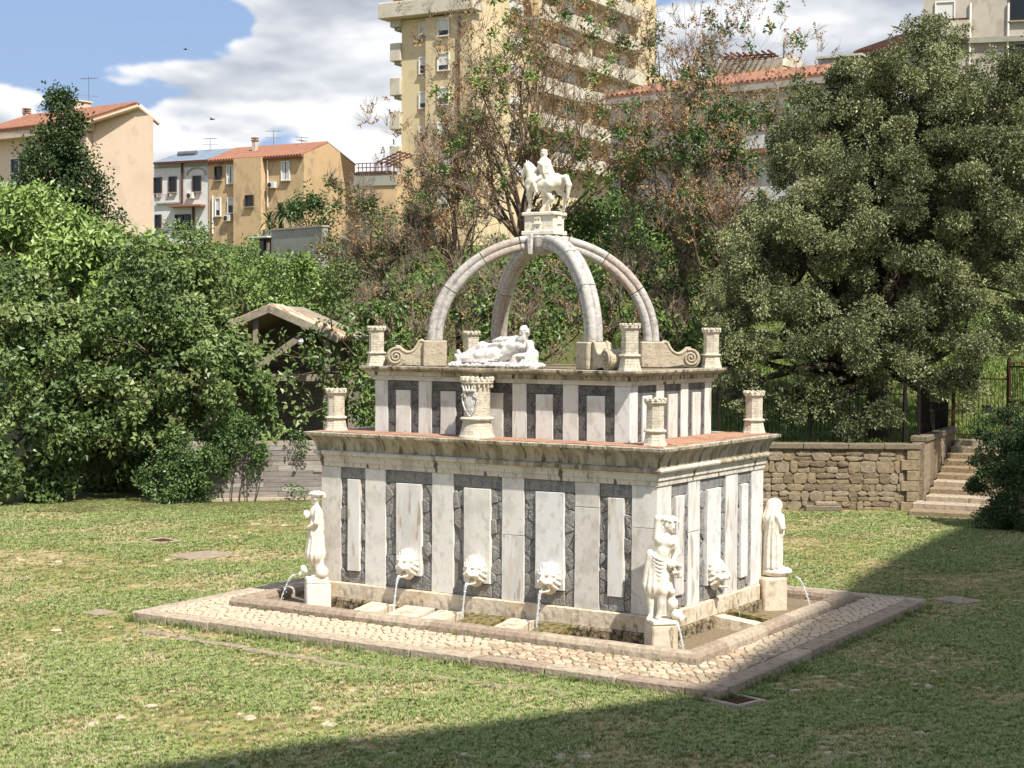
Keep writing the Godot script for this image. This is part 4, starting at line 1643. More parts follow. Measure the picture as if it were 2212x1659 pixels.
func lion() -> ArrayMesh:
	if T.has("lion"):
		return T.lion
	var s := SDF.new(v3(-0.26, -0.3, -0.06), v3(0.26, 0.32, 0.36), 0.011)
	s.ell(v3(0, 0.04, 0.02), v3(0.185, 0.205, 0.09), 0.02)
	var r := RandomNumberGenerator.new()
	r.seed = 4
	for ring in [[0.165, 0.19, 0.07, 13, 0.05], [0.125, 0.16, 0.125, 10, 0.045]]:
		for k in ring[3]:
			var a: float = PI * 0.5 + (k - (ring[3] - 1) * 0.5) * (TAU * 0.82 / ring[3])
			var p := v3(cos(a) * ring[0], 0.03 + sin(a) * ring[1], ring[2])
			s.cap(p, p + v3(cos(a) * 0.03 + r.randf_range(-0.02, 0.02), sin(a) * 0.03 - 0.02, -0.035), ring[4] * r.randf_range(0.75, 1.0), ring[4] * 0.6, 0.012)
	s.ell(v3(0, 0.02, 0.12), v3(0.125, 0.14, 0.11), 0.02)
	s.ell(v3(0, 0.115, 0.16), v3(0.10, 0.045, 0.06), 0.025)
	for k in [-1, 1]:
		s.ell(v3(k * 0.055, 0.085, 0.205), v3(0.045, 0.024, 0.03), 0.012)
		s.dig(v3(k * 0.055, 0.048, 0.225), v3(0.032, 0.02, 0.03), 0.01)
		s.ell(v3(k * 0.052, 0.045, 0.195), v3(0.02, 0.016, 0.018), 0.004)
		s.ell(v3(k * 0.045, -0.035, 0.245), v3(0.05, 0.042, 0.045), 0.015)
		s.ell(v3(k * 0.115, 0.1, 0.11), v3(0.03, 0.035, 0.03), 0.012)
		s.ell(v3(k * 0.095, -0.04, 0.17), v3(0.04, 0.05, 0.05), 0.02)
	s.cap(v3(0, 0.075, 0.22), v3(0, 0.005, 0.27), 0.026, 0.036, 0.02)
	s.dig(v3(0, -0.115, 0.235), v3(0.056, 0.052, 0.13), 0.012)
	s.ell(v3(0, -0.185, 0.19), v3(0.06, 0.026, 0.085), 0.012)
	s.dig(v3(0, -0.165, 0.22), v3(0.036, 0.016, 0.09), 0.008)
	s.cap(v3(-0.075, -0.09, 0.12), v3(-0.05, -0.185, 0.14), 0.028, 0.025, 0.015)
	s.cap(v3(0.075, -0.09, 0.12), v3(0.05, -0.185, 0.14), 0.028, 0.025, 0.015)
	for k in 7:
		var a := -PI * 0.5 + (k - 3) * 0.33
		s.cap(v3(cos(a) * 0.12, -0.03 + sin(a) * 0.12, 0.05), v3(cos(a) * 0.16, -0.05 + sin(a) * 0.19, 0.03), 0.035, 0.025, 0.012)
	T.lion = s.mesh()
	return T.lion


func statues() -> void:
	rng.seed = 31
	# ---- nearest corner: youth with an arm over his head
	var toward := Basis(Vector3.UP, deg_to_rad(27.0))
	var t := thing("stone_statue", "pale stone youth with one arm raised over his head, at the nearest corner", "statue", Vector3(3.47, -0.3, 2.30), "season statues at the fountain corners", Basis(Vector3.UP, deg_to_rad(45)))
	var blk := MB.new()
	blk.cbox(v3(0, 0.35, -0.02), v3(0.40, 0.7, 0.42), 0.02)
	part(blk, "pedestal", M.plinth, t)
	bx("base", M.statue, t, v3(0, 0.735, 0), v3(0.38, 0.07, 0.40), 0.015)
	var s := SDF.new(v3(-0.34, -0.06, -0.26), v3(0.36, 1.62, 0.30), 0.0125)
	s.cap(v3(-0.16, 0.04, 0.02), v3(-0.165, 0.43, 0.04), 0.036, 0.06)
	s.cap(v3(-0.165, 0.43, 0.04), v3(-0.09, 0.78, 0.0), 0.062, 0.085)
	s.ell(v3(-0.165, 0.28, 0.015), v3(0.058, 0.10, 0.06), 0.03)
	s.cap(v3(-0.17, 0.02, 0.02), v3(-0.20, 0.0, 0.13), 0.038, 0.028)
	s.cap(v3(-0.045, 0.04, 0.08), v3(0.03, 0.43, 0.11), 0.036, 0.06)
	s.cap(v3(0.03, 0.43, 0.11), v3(0.03, 0.80, 0.02), 0.064, 0.088)
	s.ell(v3(-0.005, 0.27, 0.085), v3(0.056, 0.10, 0.06), 0.03)
	s.cap(v3(-0.05, 0.02, 0.08), v3(-0.01, 0.0, 0.19), 0.038, 0.028)
	# trunk of the body
	s.cap(v3(-0.03, 0.84, 0.0), v3(0.0, 0.99, 0.0), 0.125, 0.108, 0.05)
	s.ell(v3(0.035, 1.13, 0.005), v3(0.155, 0.16, 0.105), 0.05)
	s.ell(v3(-0.02, 1.17, 0.075), v3(0.075, 0.055, 0.04), 0.03)
	s.ell(v3(0.11, 1.15, 0.075), v3(0.075, 0.055, 0.04), 0.03)
	s.ell(v3(0.02, 1.0, 0.085), v3(0.07, 0.09, 0.03), 0.03)
	s.dig(v3(0.015, 0.93, 0.125), v3(0.008, 0.008, 0.02), 0.008)
	s.cap(v3(0.07, 1.22, 0.0), v3(0.09, 1.30, 0.02), 0.05, 0.047)
	# raised arm, other arm
	s.cap(v3(-0.08, 1.20, 0.0), v3(-0.065, 1.50, 0.0), 0.062, 0.05)
	s.cap(v3(-0.065, 1.50, 0.0), v3(0.16, 1.515, 0.03), 0.05, 0.035)
	hand(s, v3(0.16, 1.515, 0.03), v3(0.25, 1.46, 0.05), v3(0, 1, 0.2), 0.13)
	s.cap(v3(0.185, 1.19, 0.0), v3(0.225, 0.99, 0.0), 0.06, 0.048)
	s.cap(v3(0.225, 0.99, 0.0), v3(0.155, 0.86, 0.10), 0.046, 0.034)
	hand(s, v3(0.155, 0.86, 0.10), v3(0.11, 0.80, 0.14), v3(0.2, 0.3, 1), 0.12)
	head(s, v3(0.105, 1.395, 0.02), v3(0.75, -0.1, 0.75), v3(-0.05, 1, 0), 0.205, 0.15, 3)
	# skirt of cloth round the hips, swags, knot
	s.cloth(v3(-0.05, 0.88, 0.0), v3(-0.09, 0.50, 0.02), 0.135, 0.185, v3(1, 0, 0), 0.72, 11.0, 0.014, 0.3, 1.5, 0.03)
	for k in 6:
		var p := PackedVector3Array()
		for j in 9:
			var q := j / 8.0
			p.append(v3(lerpf(-0.19, 0.11, q), 0.93 - k * 0.025 - sin(q * PI) * (0.03 + 0.035 * k) - 0.05 * q + 0.05 * (1.0 - q), 0.03 + sin(q * PI) * 0.10))
		for j in 8:
			s.cap(p[j], p[j + 1], 0.017, 0.017, 0.012)
	s.ell(v3(-0.18, 0.99, 0.03), v3(0.05, 0.05, 0.045), 0.02)
	s.cap(v3(-0.19, 0.95, 0.03), v3(-0.24, 0.52, 0.0), 0.045, 0.06, 0.03)
	for k in 3:
		s.cap(v3(-0.17 - k * 0.02, 0.92, 0.06 - k * 0.03), v3(-0.21 - k * 0.025, 0.5, 0.05 - k * 0.035), 0.012, 0.018, 0.012)
	# bunch of grapes and stump beside him
	var r := RandomNumberGenerator.new()
	r.seed = 9
	for k in 26:
		var q := v3(0.215, 0.74, 0.05) + v3(r.randf_range(-1, 1) * 0.07, r.randf_range(-1, 1) * 0.10, r.randf_range(-1, 1) * 0.05)
		s.ell(q, Vector3.ONE * r.randf_range(0.026, 0.036), 0.01)
	s.cap(v3(0.15, 0.0, -0.06), v3(0.12, 0.68, -0.03), 0.075, 0.055, 0.03)
	s.ell(v3(0.15, 0.41, 0.03), v3(0.05, 0.05, 0.05), 0.02)
	s.ell(v3(0.16, 0.23, 0.05), v3(0.085, 0.10, 0.08), 0.02)
	var fig := part(s.mesh(), "figure", M.statue, t, v3(0, 0.77, 0))
	fig.rotation.y = deg_to_rad(-18)
	var jar := MB.new()
	jar.lathe([[0.0, -0.1], [0.05, -0.095], [0.078, -0.04], [0.082, 0.02], [0.06, 0.06], [0.058, 0.075], [0.074, 0.085], [0.072, 0.098], [0.045, 0.09], [0.04, 0.03], [0.0, 0.03]], 18, Vector3.ZERO, true, 0.0, Basis(Quaternion(Vector3.UP, Vector3(0.62, -0.55, 0.35).normalized())))
	part(jar, "jar", M.statue, t, v3(0.2, 0.83, 0.16))
	# ---- left corner: girl in a tunic with a broad wreath
	t = thing("stone_statue", "overexposed white stone girl in a knee-length tunic and broad wreath, at the left corner", "statue", Vector3(-3.14, -0.3, 2.28), "season statues at the fountain corners", Basis(Vector3.UP, deg_to_rad(-45)))
	blk = MB.new()
	blk.cbox(v3(0, 0.36, -0.02), v3(0.40, 0.72, 0.42), 0.02)
	part(blk, "pedestal", M.statue, t)
	bx("base", M.statue, t, v3(0, 0.775, 0), v3(0.36, 0.11, 0.38), 0.02)
	s = SDF.new(v3(-0.3, -0.05, -0.28), v3(0.3, 1.52, 0.3), 0.0125)
	s.cap(v3(-0.07, 0.03, 0.04), v3(-0.07, 0.40, 0.05), 0.036, 0.058)
	s.cap(v3(-0.07, 0.02, 0.04), v3(-0.085, 0.0, 0.14), 0.036, 0.026)
	s.cap(v3(0.07, 0.03, -0.02), v3(0.07, 0.40, 0.02), 0.036, 0.058)
	s.cap(v3(0.07, 0.02, -0.02), v3(0.095, 0.0, 0.09), 0.036, 0.026)
	s.cloth(v3(0, 0.86, 0), v3(0, 0.40, 0.02), 0.14, 0.205, v3(1, 0, 0), 0.82, 13.0, 0.013, 0.0, 0.6, 0.03)
	s.cap(v3(0, 0.85, 0), v3(0, 1.02, 0.0), 0.125, 0.115, 0.05)
	s.cloth(v3(0, 0.98, 0.0), v3(0, 0.74, 0.02), 0.11, 0.155, v3(1, 0, 0), 0.85, 9.0, 0.012, 1.0, 1.0, 0.02)
	s.ell(v3(0, 1.08, 0.01), v3(0.15, 0.135, 0.115), 0.04)
	s.cap(v3(0, 1.18, 0), v3(0, 1.25, 0.01), 0.046, 0.043)
	s.cap(v3(-0.14, 1.15, 0.0), v3(-0.19, 0.95, 0.06), 0.052, 0.042)
	s.cap(v3(-0.19, 0.95, 0.06), v3(-0.06, 1.04, 0.17), 0.04, 0.03)
	hand(s, v3(-0.06, 1.04, 0.17), v3(0.0, 1.10, 0.19), v3(0, 0.2, 1), 0.11)
	s.cap(v3(0.14, 1.15, 0.0), v3(0.19, 0.94, 0.02), 0.052, 0.042)
	s.cap(v3(0.19, 0.94, 0.02), v3(0.10, 0.86, 0.14), 0.04, 0.03)
	hand(s, v3(0.10, 0.86, 0.14), v3(0.05, 0.83, 0.17), v3(0, 0.2, 1), 0.11)
	head(s, v3(0.0, 1.335, 0.02), v3(0.1, -0.05, 1), Vector3.UP, 0.19, 0.12, 8)
	s.ell(v3(0, 1.415, 0.0), v3(0.135, 0.052, 0.135), 0.015)
	s.ell(v3(0, 1.375, -0.115), v3(0.06, 0.055, 0.05), 0.02)
	s.rough(v3(-0.2, 1.34, -0.2), v3(0.2, 1.5, 0.2), 0.012, 14.0, 2)
	for k in 8:
		s.ell(v3(r.randf_range(-0.09, 0.05), 1.06 + r.randf_range(-0.06, 0.07), 0.16 + r.randf_range(-0.02, 0.04)), Vector3.ONE * 0.032, 0.012)
	s.ell(v3(0.12, 0.08, -0.08), v3(0.11, 0.12, 0.11), 0.03)
	s.cap(v3(0.10, 0.1, -0.06), v3(0.09, 0.4, -0.05), 0.06, 0.05)
	s.ell(v3(-0.03, 0.12, 0.2), v3(0.075, 0.08, 0.075), 0.02)
	s.cap(v3(-0.03, 0.07, 0.24), v3(-0.03, 0.03, 0.29), 0.04, 0.028, 0.02)
	part(s.mesh(), "figure", M.statue, t, v3(0, 0.83, 0))
	# ---- far right corner: hooded figure wrapped in a cloak
	t = thing("stone_statue", "white stone figure hooded and wrapped in a long cloak, at the right corner", "statue", Vector3(3.40, -0.3, -2.08), "season statues at the fountain corners", Basis(Vector3.UP, deg_to_rad(135)))
	blk = MB.new()
	blk.cbox(v3(0, 0.42, -0.02), v3(0.42, 0.84, 0.44), 0.03)
	part(blk, "pedestal", M.plinth, t)
	s = SDF.new(v3(-0.3, -0.02, -0.28), v3(0.3, 1.3, 0.34), 0.0125)
	s.cloth(v3(0, 0.85, 0.02), v3(0, 0.04, 0.0), 0.165, 0.18, v3(1, 0, 0), 0.9, 12.0, 0.017, 0.4, 2.6, 0.03)
	s.cloth(v3(0, 1.02, 0.0), v3(0.0, 0.62, 0.04), 0.10, 0.17, v3(1, 0, 0), 0.9, 10.0, 0.013, 1.3, -2.2, 0.03)
	s.ell(v3(0, 1.06, 0.03), v3(0.115, 0.14, 0.14), 0.04)
	s.cloth(v3(0, 1.08, -0.02), v3(0, 0.86, -0.05), 0.10, 0.145, v3(1, 0, 0), 0.9, 8.0, 0.01, 0.2, 0.5, 0.03)
	head(s, v3(0, 1.035, 0.06), v3(0, -0.35, 1), Vector3.UP, 0.17, 0.0, 1)
	s.cap(v3(-0.15, 0.90, 0.02), v3(-0.17, 0.70, 0.10), 0.06, 0.055, 0.03)
	s.cap(v3(0.15, 0.90, 0.02), v3(0.17, 0.70, 0.10), 0.06, 0.055, 0.03)
	s.cap(v3(-0.17, 0.70, 0.10), v3(-0.03, 0.84, 0.17), 0.052, 0.035, 0.02)
	s.cap(v3(0.17, 0.70, 0.10), v3(0.03, 0.84, 0.17), 0.052, 0.035, 0.02)
	hand(s, v3(-0.03, 0.84, 0.17), v3(0.02, 0.90, 0.18), v3(0, 0.1, 1), 0.11)
	hand(s, v3(0.03, 0.84, 0.17), v3(-0.02, 0.90, 0.19), v3(0, 0.1, 1), 0.11)
	for k in 5:
		var x := -0.12 + k * 0.05
		s.cap(v3(x - 0.02, 0.92, -0.10), v3(x + 0.05, 0.3, -0.14 - 0.01 * (k % 2)), 0.014, 0.012, 0.014)
		s.cap(v3(x + 0.05, 0.3, -0.14), v3(x + 0.09, 0.06, -0.13), 0.012, 0.016, 0.014)
	part(s.mesh(), "figure", M.statue, t, v3(0, 1.0, 0))
	s = SDF.new(v3(-0.3, -0.15, -0.3), v3(0.3, 0.15, 0.4), 0.0125)
	s.ell(v3(0, 0.0, 0.0), v3(0.20, 0.11, 0.22), 0.02)
	s.ell(v3(0, -0.01, 0.2), v3(0.10, 0.07, 0.11), 0.02)
	s.dig(v3(0, -0.05, 0.31), v3(0.05, 0.035, 0.06), 0.01)
	part(s.mesh(), "overturned_jar", M.statue, t, v3(0, 0.93, 0.05))
	river_god()
	rider()
	turrets()
	streams()


func river_god() -> void:
	var t := thing("reclining_statue", "weathered marble bearded man reclining on one elbow on the upper ledge", "statue", Vector3(-0.12, 4.14, 1.33))
	var s := SDF.new(v3(-0.9, -0.03, -0.34), v3(0.92, 0.74, 0.36), 0.0125)
	# rough bed
	for k in 14:
		var x := -0.74 + k * 0.114
		s.ell(v3(x, 0.04, rng.randf_range(-0.02, 0.02)), v3(0.12, 0.062, 0.29), 0.03)
	s.rough(v3(-0.9, -0.03, -0.36), v3(0.9, 0.12, 0.36), 0.02, 12.0, 5)
	# legs under cloth
	s.cap(v3(-0.68, 0.16, 0.02), v3(-0.28, 0.34, -0.02), 0.055, 0.085, 0.04)
	s.cap(v3(-0.28, 0.34, -0.02), v3(0.04, 0.24, -0.03), 0.09, 0.13, 0.05)
	s.cap(v3(-0.62, 0.12, 0.13), v3(-0.22, 0.20, 0.15), 0.055, 0.085, 0.04)
	s.cap(v3(-0.22, 0.20, 0.15), v3(0.06, 0.20, 0.08), 0.09, 0.13, 0.05)
	s.cloth(v3(0.06, 0.22, 0.03), v3(-0.56, 0.13, 0.06), 0.165, 0.10, v3(0, 0, 1), 0.85, 9.0, 0.016, 0.7, 2.5, 0.04)
	for k in 9:
		var p0 := v3(-0.5 + k * 0.068, 0.12, 0.22 - 0.008 * k)
		var p1 := v3(-0.42 + k * 0.07, 0.30 + 0.015 * sin(k * 2.0), 0.10)
		s.cap(p0, p1, 0.016, 0.012, 0.016)
	for k in 4:
		s.cap(v3(-0.5, 0.1 + 0.02 * k, 0.24), v3(0.12 + 0.03 * k, 0.09 + 0.035 * k, 0.235 - 0.02 * k), 0.015, 0.014, 0.014)
	# feet
	s.cap(v3(-0.68, 0.16, 0.02), v3(-0.735, 0.27, 0.03), 0.046, 0.032, 0.02)
	s.cap(v3(-0.63, 0.11, 0.13), v3(-0.70, 0.20, 0.15), 0.046, 0.032, 0.02)
	# body
	s.cap(v3(0.06, 0.22, 0.02), v3(0.28, 0.26, 0.03), 0.135, 0.125, 0.06)
	s.ell(v3(0.42, 0.33, 0.02), v3(0.19, 0.145, 0.125), 0.06, Basis(Vector3.BACK, 0.35))
	s.ell(v3(0.36, 0.36, 0.11), v3(0.08, 0.06, 0.045), 0.03)
	s.ell(v3(0.53, 0.36, 0.10), v3(0.08, 0.06, 0.045), 0.03)
	s.ell(v3(0.26, 0.27, 0.12), v3(0.09, 0.07, 0.035), 0.03)
	s.cap(v3(0.53, 0.43, 0.0), v3(0.57, 0.52, 0.02), 0.06, 0.055)
	s.cap(v3(0.66, 0.40, 0.0), v3(0.735, 0.22, 0.08), 0.07, 0.055)
	s.cap(v3(0.735, 0.22, 0.08), v3(0.55, 0.21, 0.20), 0.054, 0.038)
	hand(s, v3(0.55, 0.21, 0.20), v3(0.47, 0.17, 0.22), v3(0, 0.7, 0.7), 0.14)
	s.cap(v3(0.34, 0.42, 0.0), v3(0.20, 0.38, 0.10), 0.066, 0.055)
	s.cap(v3(0.20, 0.38, 0.10), v3(0.0, 0.385, 0.07), 0.05, 0.036)
	hand(s, v3(0.0, 0.385, 0.07), v3(-0.09, 0.37, 0.05), v3(0, 1, 0.1), 0.14)
	# horn laid along his arm
	s.cap(v3(-0.06, 0.435, -0.06), v3(0.36, 0.465, -0.06), 0.045, 0.075, 0.02)
	for k in 6:
		s.cap(v3(-0.02 + k * 0.065, 0.47, 0.0), v3(0.05 + k * 0.065, 0.515, -0.09), 0.014, 0.014, 0.012)
	# drapery under the elbow
	s.cloth(v3(0.74, 0.22, 0.06), v3(0.70, 0.05, 0.10), 0.11, 0.15, v3(1, 0, 0), 0.9, 8.0, 0.018, 0.0, 1.0, 0.03)
	s.cap(v3(0.52, 0.18, 0.20), v3(0.44, 0.06, 0.22), 0.05, 0.06, 0.03)
	s.dig(v3(0.56, 0.13, 0.26), v3(0.035, 0.06, 0.08), 0.02)
	# head with band and beard
	head(s, v3(0.575, 0.585, 0.03), v3(-0.35, -0.05, 1), v3(0.06, 1, 0), 0.205, 0.09, 12)
	var f := v3(-0.35, -0.05, 1).normalized()
	for k in 12:
		var a := (k % 6 - 2.5) * 0.028
		var q := v3(0.575, 0.585, 0.03) + f * 0.075 + v3(a * 0.95, -0.085 - 0.035 * (k / 6), 0.0) + v3(0, -absf(a) * -0.3, 0)
		s.cap(q, q + v3(a * 0.2 - 0.01, -0.045, 0.0), 0.022, 0.014, 0.012)
	for k in 16:
		var a := TAU * k / 16
		s.ell(v3(0.575, 0.632, 0.03) + v3(cos(a) * 0.07, 0.0, sin(a) * 0.082), v3(0.014, 0.011, 0.014), 0.008)
	part(s.mesh(), "figure", M.statue_grey, t)


func rider() -> void:
	var t := thing("equestrian_statue", "white marble rider in a cape on a walking horse, crowning the arches", "statue", Vector3(0.0, 6.4, 0.0))
	# pedestal shaped like a small tower house
	bx("plinth", M.statue, t, v3(0, 0.035, 0), v3(0.66, 0.07, 0.44), 0.01)
	bx("pedestal", M.statue, t, v3(0, 0.20, 0), v3(0.58, 0.26, 0.36), 0.008)
	bx("cap", M.statue, t, v3(0, 0.36, 0), v3(0.66, 0.06, 0.43), 0.012)
	bx("gate_tower", M.statue, t, v3(-0.02, 0.19, 0.185), v3(0.13, 0.25, 0.04), 0.006)
	bx("gate_tower", M.statue, t, v3(0.295, 0.19, 0.0), v3(0.04, 0.25, 0.13), 0.006)
	bx("string_course", M.statue, t, v3(-0.02, 0.19, 0.21), v3(0.155, 0.02, 0.03), 0.004)
	bx("string_course", M.statue, t, v3(0.32, 0.19, 0.0), v3(0.03, 0.02, 0.155), 0.004)
	for w in [[-0.045, 0.26], [0.01, 0.26], [-0.018, 0.12]]:
		bx("slot_shade", M.void, t, v3(w[0], w[1], 0.206), v3(0.018, 0.022, 0.004))  # black tabs on the face, drawn as the shade within small openings
	var s := SDF.new(v3(-0.53, -0.02, -0.2), v3(0.57, 0.95, 0.22), 0.0105)
	var y0 := 0.0
	# body
	s.cap(v3(-0.22, 0.49, 0), v3(0.0, 0.465, 0), 0.128, 0.122, 0.05)
	s.cap(v3(0.0, 0.465, 0), v3(0.2, 0.51, 0), 0.122, 0.142, 0.05)
	s.ell(v3(0.23, 0.53, 0.0), v3(0.13, 0.125, 0.13), 0.04)
	s.ell(v3(0.14, 0.43, 0.09), v3(0.075, 0.07, 0.05), 0.03)
	s.ell(v3(-0.31, 0.49, 0.0), v3(0.075, 0.10, 0.095), 0.04)
	# neck, head
	s.cap(v3(-0.22, 0.57, 0), v3(-0.275, 0.73, 0), 0.125, 0.092, 0.05)
	s.cap(v3(-0.275, 0.73, 0), v3(-0.325, 0.82, 0), 0.09, 0.06, 0.03)
	s.cap(v3(-0.35, 0.81, 0), v3(-0.42, 0.655, 0), 0.062, 0.04, 0.015)
	s.ell(v3(-0.427, 0.64, 0), v3(0.038, 0.042, 0.036), 0.01)
	s.ell(v3(-0.35, 0.755, 0), v3(0.055, 0.06, 0.05), 0.015)
	for k in [-1, 1]:
		s.cap(v3(-0.335, 0.855, k * 0.028), v3(-0.35, 0.915, k * 0.035), 0.018, 0.006, 0.008)
		s.dig(v3(-0.385, 0.785, k * 0.05), v3(0.016, 0.012, 0.014), 0.006)
		s.dig(v3(-0.45, 0.635, k * 0.018), v3(0.01, 0.009, 0.01), 0.005)
	for k in 10:
		var q := k / 9.0
		var p := v3(-0.33 + 0.20 * q, 0.86 - 0.20 * q * q - 0.03 * q, 0)
		s.cap(p, p + v3(0.035, -0.05, 0.045), 0.024, 0.014, 0.012)
		s.cap(p, p + v3(0.035, -0.05, -0.045), 0.024, 0.014, 0.012)
	# legs: near fore stands, far fore lifted; near hind bent forward, far hind back
	s.cap(v3(-0.26, 0.42, 0.07), v3(-0.25, 0.235, 0.07), 0.062, 0.036)
	s.cap(v3(-0.25, 0.235, 0.07), v3(-0.245, 0.085, 0.07), 0.034, 0.024, 0.015)
	s.cap(v3(-0.245, 0.085, 0.07), v3(-0.275, 0.03, 0.07), 0.028, 0.034, 0.012)
	s.ell(v3(-0.285, 0.015, 0.07), v3(0.042, 0.025, 0.036), 0.01)
	s.cap(v3(-0.28, 0.43, -0.07), v3(-0.375, 0.33, -0.07), 0.06, 0.038)
	s.cap(v3(-0.375, 0.33, -0.07), v3(-0.325, 0.14, -0.07), 0.034, 0.024, 0.015)
	s.cap(v3(-0.325, 0.14, -0.07), v3(-0.295, 0.10, -0.07), 0.026, 0.034, 0.012)
	s.cap(v3(0.17, 0.46, 0.08), v3(0.09, 0.355, 0.085), 0.10, 0.066)
	s.cap(v3(0.09, 0.355, 0.085), v3(0.20, 0.22, 0.085), 0.056, 0.036, 0.015)
	s.cap(v3(0.20, 0.22, 0.085), v3(0.06, 0.10, 0.085), 0.034, 0.023, 0.012)
	s.cap(v3(0.06, 0.10, 0.085), v3(0.02, 0.045, 0.085), 0.028, 0.034, 0.012)
	s.ell(v3(0.005, 0.02, 0.085), v3(0.045, 0.03, 0.036), 0.01)
	s.cap(v3(0.24, 0.46, -0.08), v3(0.26, 0.35, -0.08), 0.10, 0.062)
	s.cap(v3(0.26, 0.35, -0.08), v3(0.365, 0.265, -0.08), 0.052, 0.034, 0.015)
	s.cap(v3(0.365, 0.265, -0.08), v3(0.35, 0.08, -0.08), 0.033, 0.023, 0.012)
	s.cap(v3(0.35, 0.08, -0.08), v3(0.325, 0.03, -0.08), 0.028, 0.034, 0.012)
	s.ell(v3(0.315, 0.015, -0.08), v3(0.042, 0.025, 0.036), 0.01)
	# post under the belly, tail
	s.cap(v3(0.03, -0.01, -0.02), v3(0.02, 0.40, -0.01), 0.075, 0.055, 0.02)
	s.cap(v3(0.33, 0.58, 0), v3(0.43, 0.575, 0), 0.045, 0.05, 0.015)
	s.cap(v3(0.43, 0.575, 0), v3(0.485, 0.45, 0), 0.05, 0.05, 0.015)
	s.cap(v3(0.485, 0.45, 0), v3(0.46, 0.22, 0), 0.05, 0.02, 0.015)
	part(s.mesh(), "horse", M.statue, t, v3(0, 0.395, 0))
	s = SDF.new(v3(-0.32, -0.02, -0.2), v3(0.24, 0.92, 0.24), 0.0095)
	s.cap(v3(0.0, 0.36, 0.0), v3(0.0, 0.46, 0.0), 0.085, 0.08, 0.04)
	s.ell(v3(0.0, 0.555, 0.0), v3(0.115, 0.105, 0.095), 0.03)
	s.cap(v3(0.0, 0.64, 0), v3(-0.005, 0.70, 0), 0.034, 0.032, 0.015)
	head(s, v3(-0.008, 0.765, 0.0), v3(-1, -0.05, 0.35), Vector3.UP, 0.135, 0.11, 6)
	# cape over the shoulders, gathered towards his back
	s.cloth(v3(0.0, 0.60, 0.0), v3(0.075, 0.365, 0.0), 0.112, 0.128, v3(1, 0, 0), 0.85, 8.0, 0.012, 0.5, 1.5, 0.02)
	for k in 6:
		var q := k / 5.0
		var p0 := v3(-0.09 + 0.015 * q, 0.625 - 0.10 * q, 0.075)
		var p1 := v3(0.03 + 0.03 * q, 0.56 - 0.14 * q, 0.118)
		s.cap(p0, p1, 0.011, 0.013, 0.008)
		s.cap(p1, v3(0.14, 0.56 - 0.12 * q, 0.075), 0.013, 0.009, 0.008)
	for k in [-1, 1]:
		s.cap(v3(-0.02, 0.355, k * 0.085), v3(-0.14, 0.275, k * 0.135), 0.05, 0.038)
		s.cap(v3(-0.14, 0.275, k * 0.135), v3(-0.07, 0.12, k * 0.145), 0.034, 0.024, 0.012)
		s.ell(v3(-0.105, 0.21, k * 0.142), v3(0.03, 0.05, 0.03), 0.02)
		s.cap(v3(-0.065, 0.11, k * 0.145), v3(-0.12, 0.04, k * 0.15), 0.024, 0.016, 0.012)
		s.cap(v3(-0.08, 0.54, k * 0.06), v3(-0.17, 0.45, k * 0.06), 0.026, 0.019, 0.012)
		hand(s, v3(-0.17, 0.45, k * 0.06), v3(-0.22, 0.44, k * 0.045), v3(0, 1, 0), 0.07)
	part(s.mesh(), "rider", M.statue, t, v3(0.0, 0.63, 0))


func turret_mesh(sides: int, r: float, h: float, turn: float, brick: float) -> MB:
	var s := MB.new()
	var p := [[0.0, 0.0], [r * 1.28, 0.0], [r * 1.26, h * 0.03]]
	var flare := func(t: float): return lerpf(r * 1.26, r * 0.98, pow(t, 0.7))
	var y := h * 0.03
	while y < h * 0.29:
		var t0: float = (y - h * 0.03) / (h * 0.26)
		var t1 := minf(1.0, (y + brick * 0.86 - h * 0.03) / (h * 0.26))
		p.append([flare.call(t0), y])
		p.append([flare.call(t1), minf(y + brick * 0.86, h * 0.29)])
		p.append([flare.call(t1) - 0.005, minf(y + brick * 0.9, h * 0.29)])
		y += brick
	p.append_array([[r * 0.98, h * 0.29], [r * 1.16, h * 0.305], [r * 1.2, h * 0.325], [r * 1.12, h * 0.35], [r * 0.93, h * 0.355]])
	y = h * 0.36
	while y < h * 0.82:
		p.append([r * 0.91, y])
		p.append([r * 0.91, y + brick * 0.86])
		p.append([r * 0.91 - 0.005, y + brick * 0.9])
		y += brick
	p.append_array([[r * 0.91, h * 0.83], [r * 0.93, h * 0.86], [r * 1.1, h * 0.9], [r * 1.14, h * 0.905], [r * 1.14, h * 0.955], [r * 1.08, h * 0.965], [0.0, h * 0.965]])
	s.lathe(p, sides, Vector3.ZERO, sides > 12, turn)
	return s


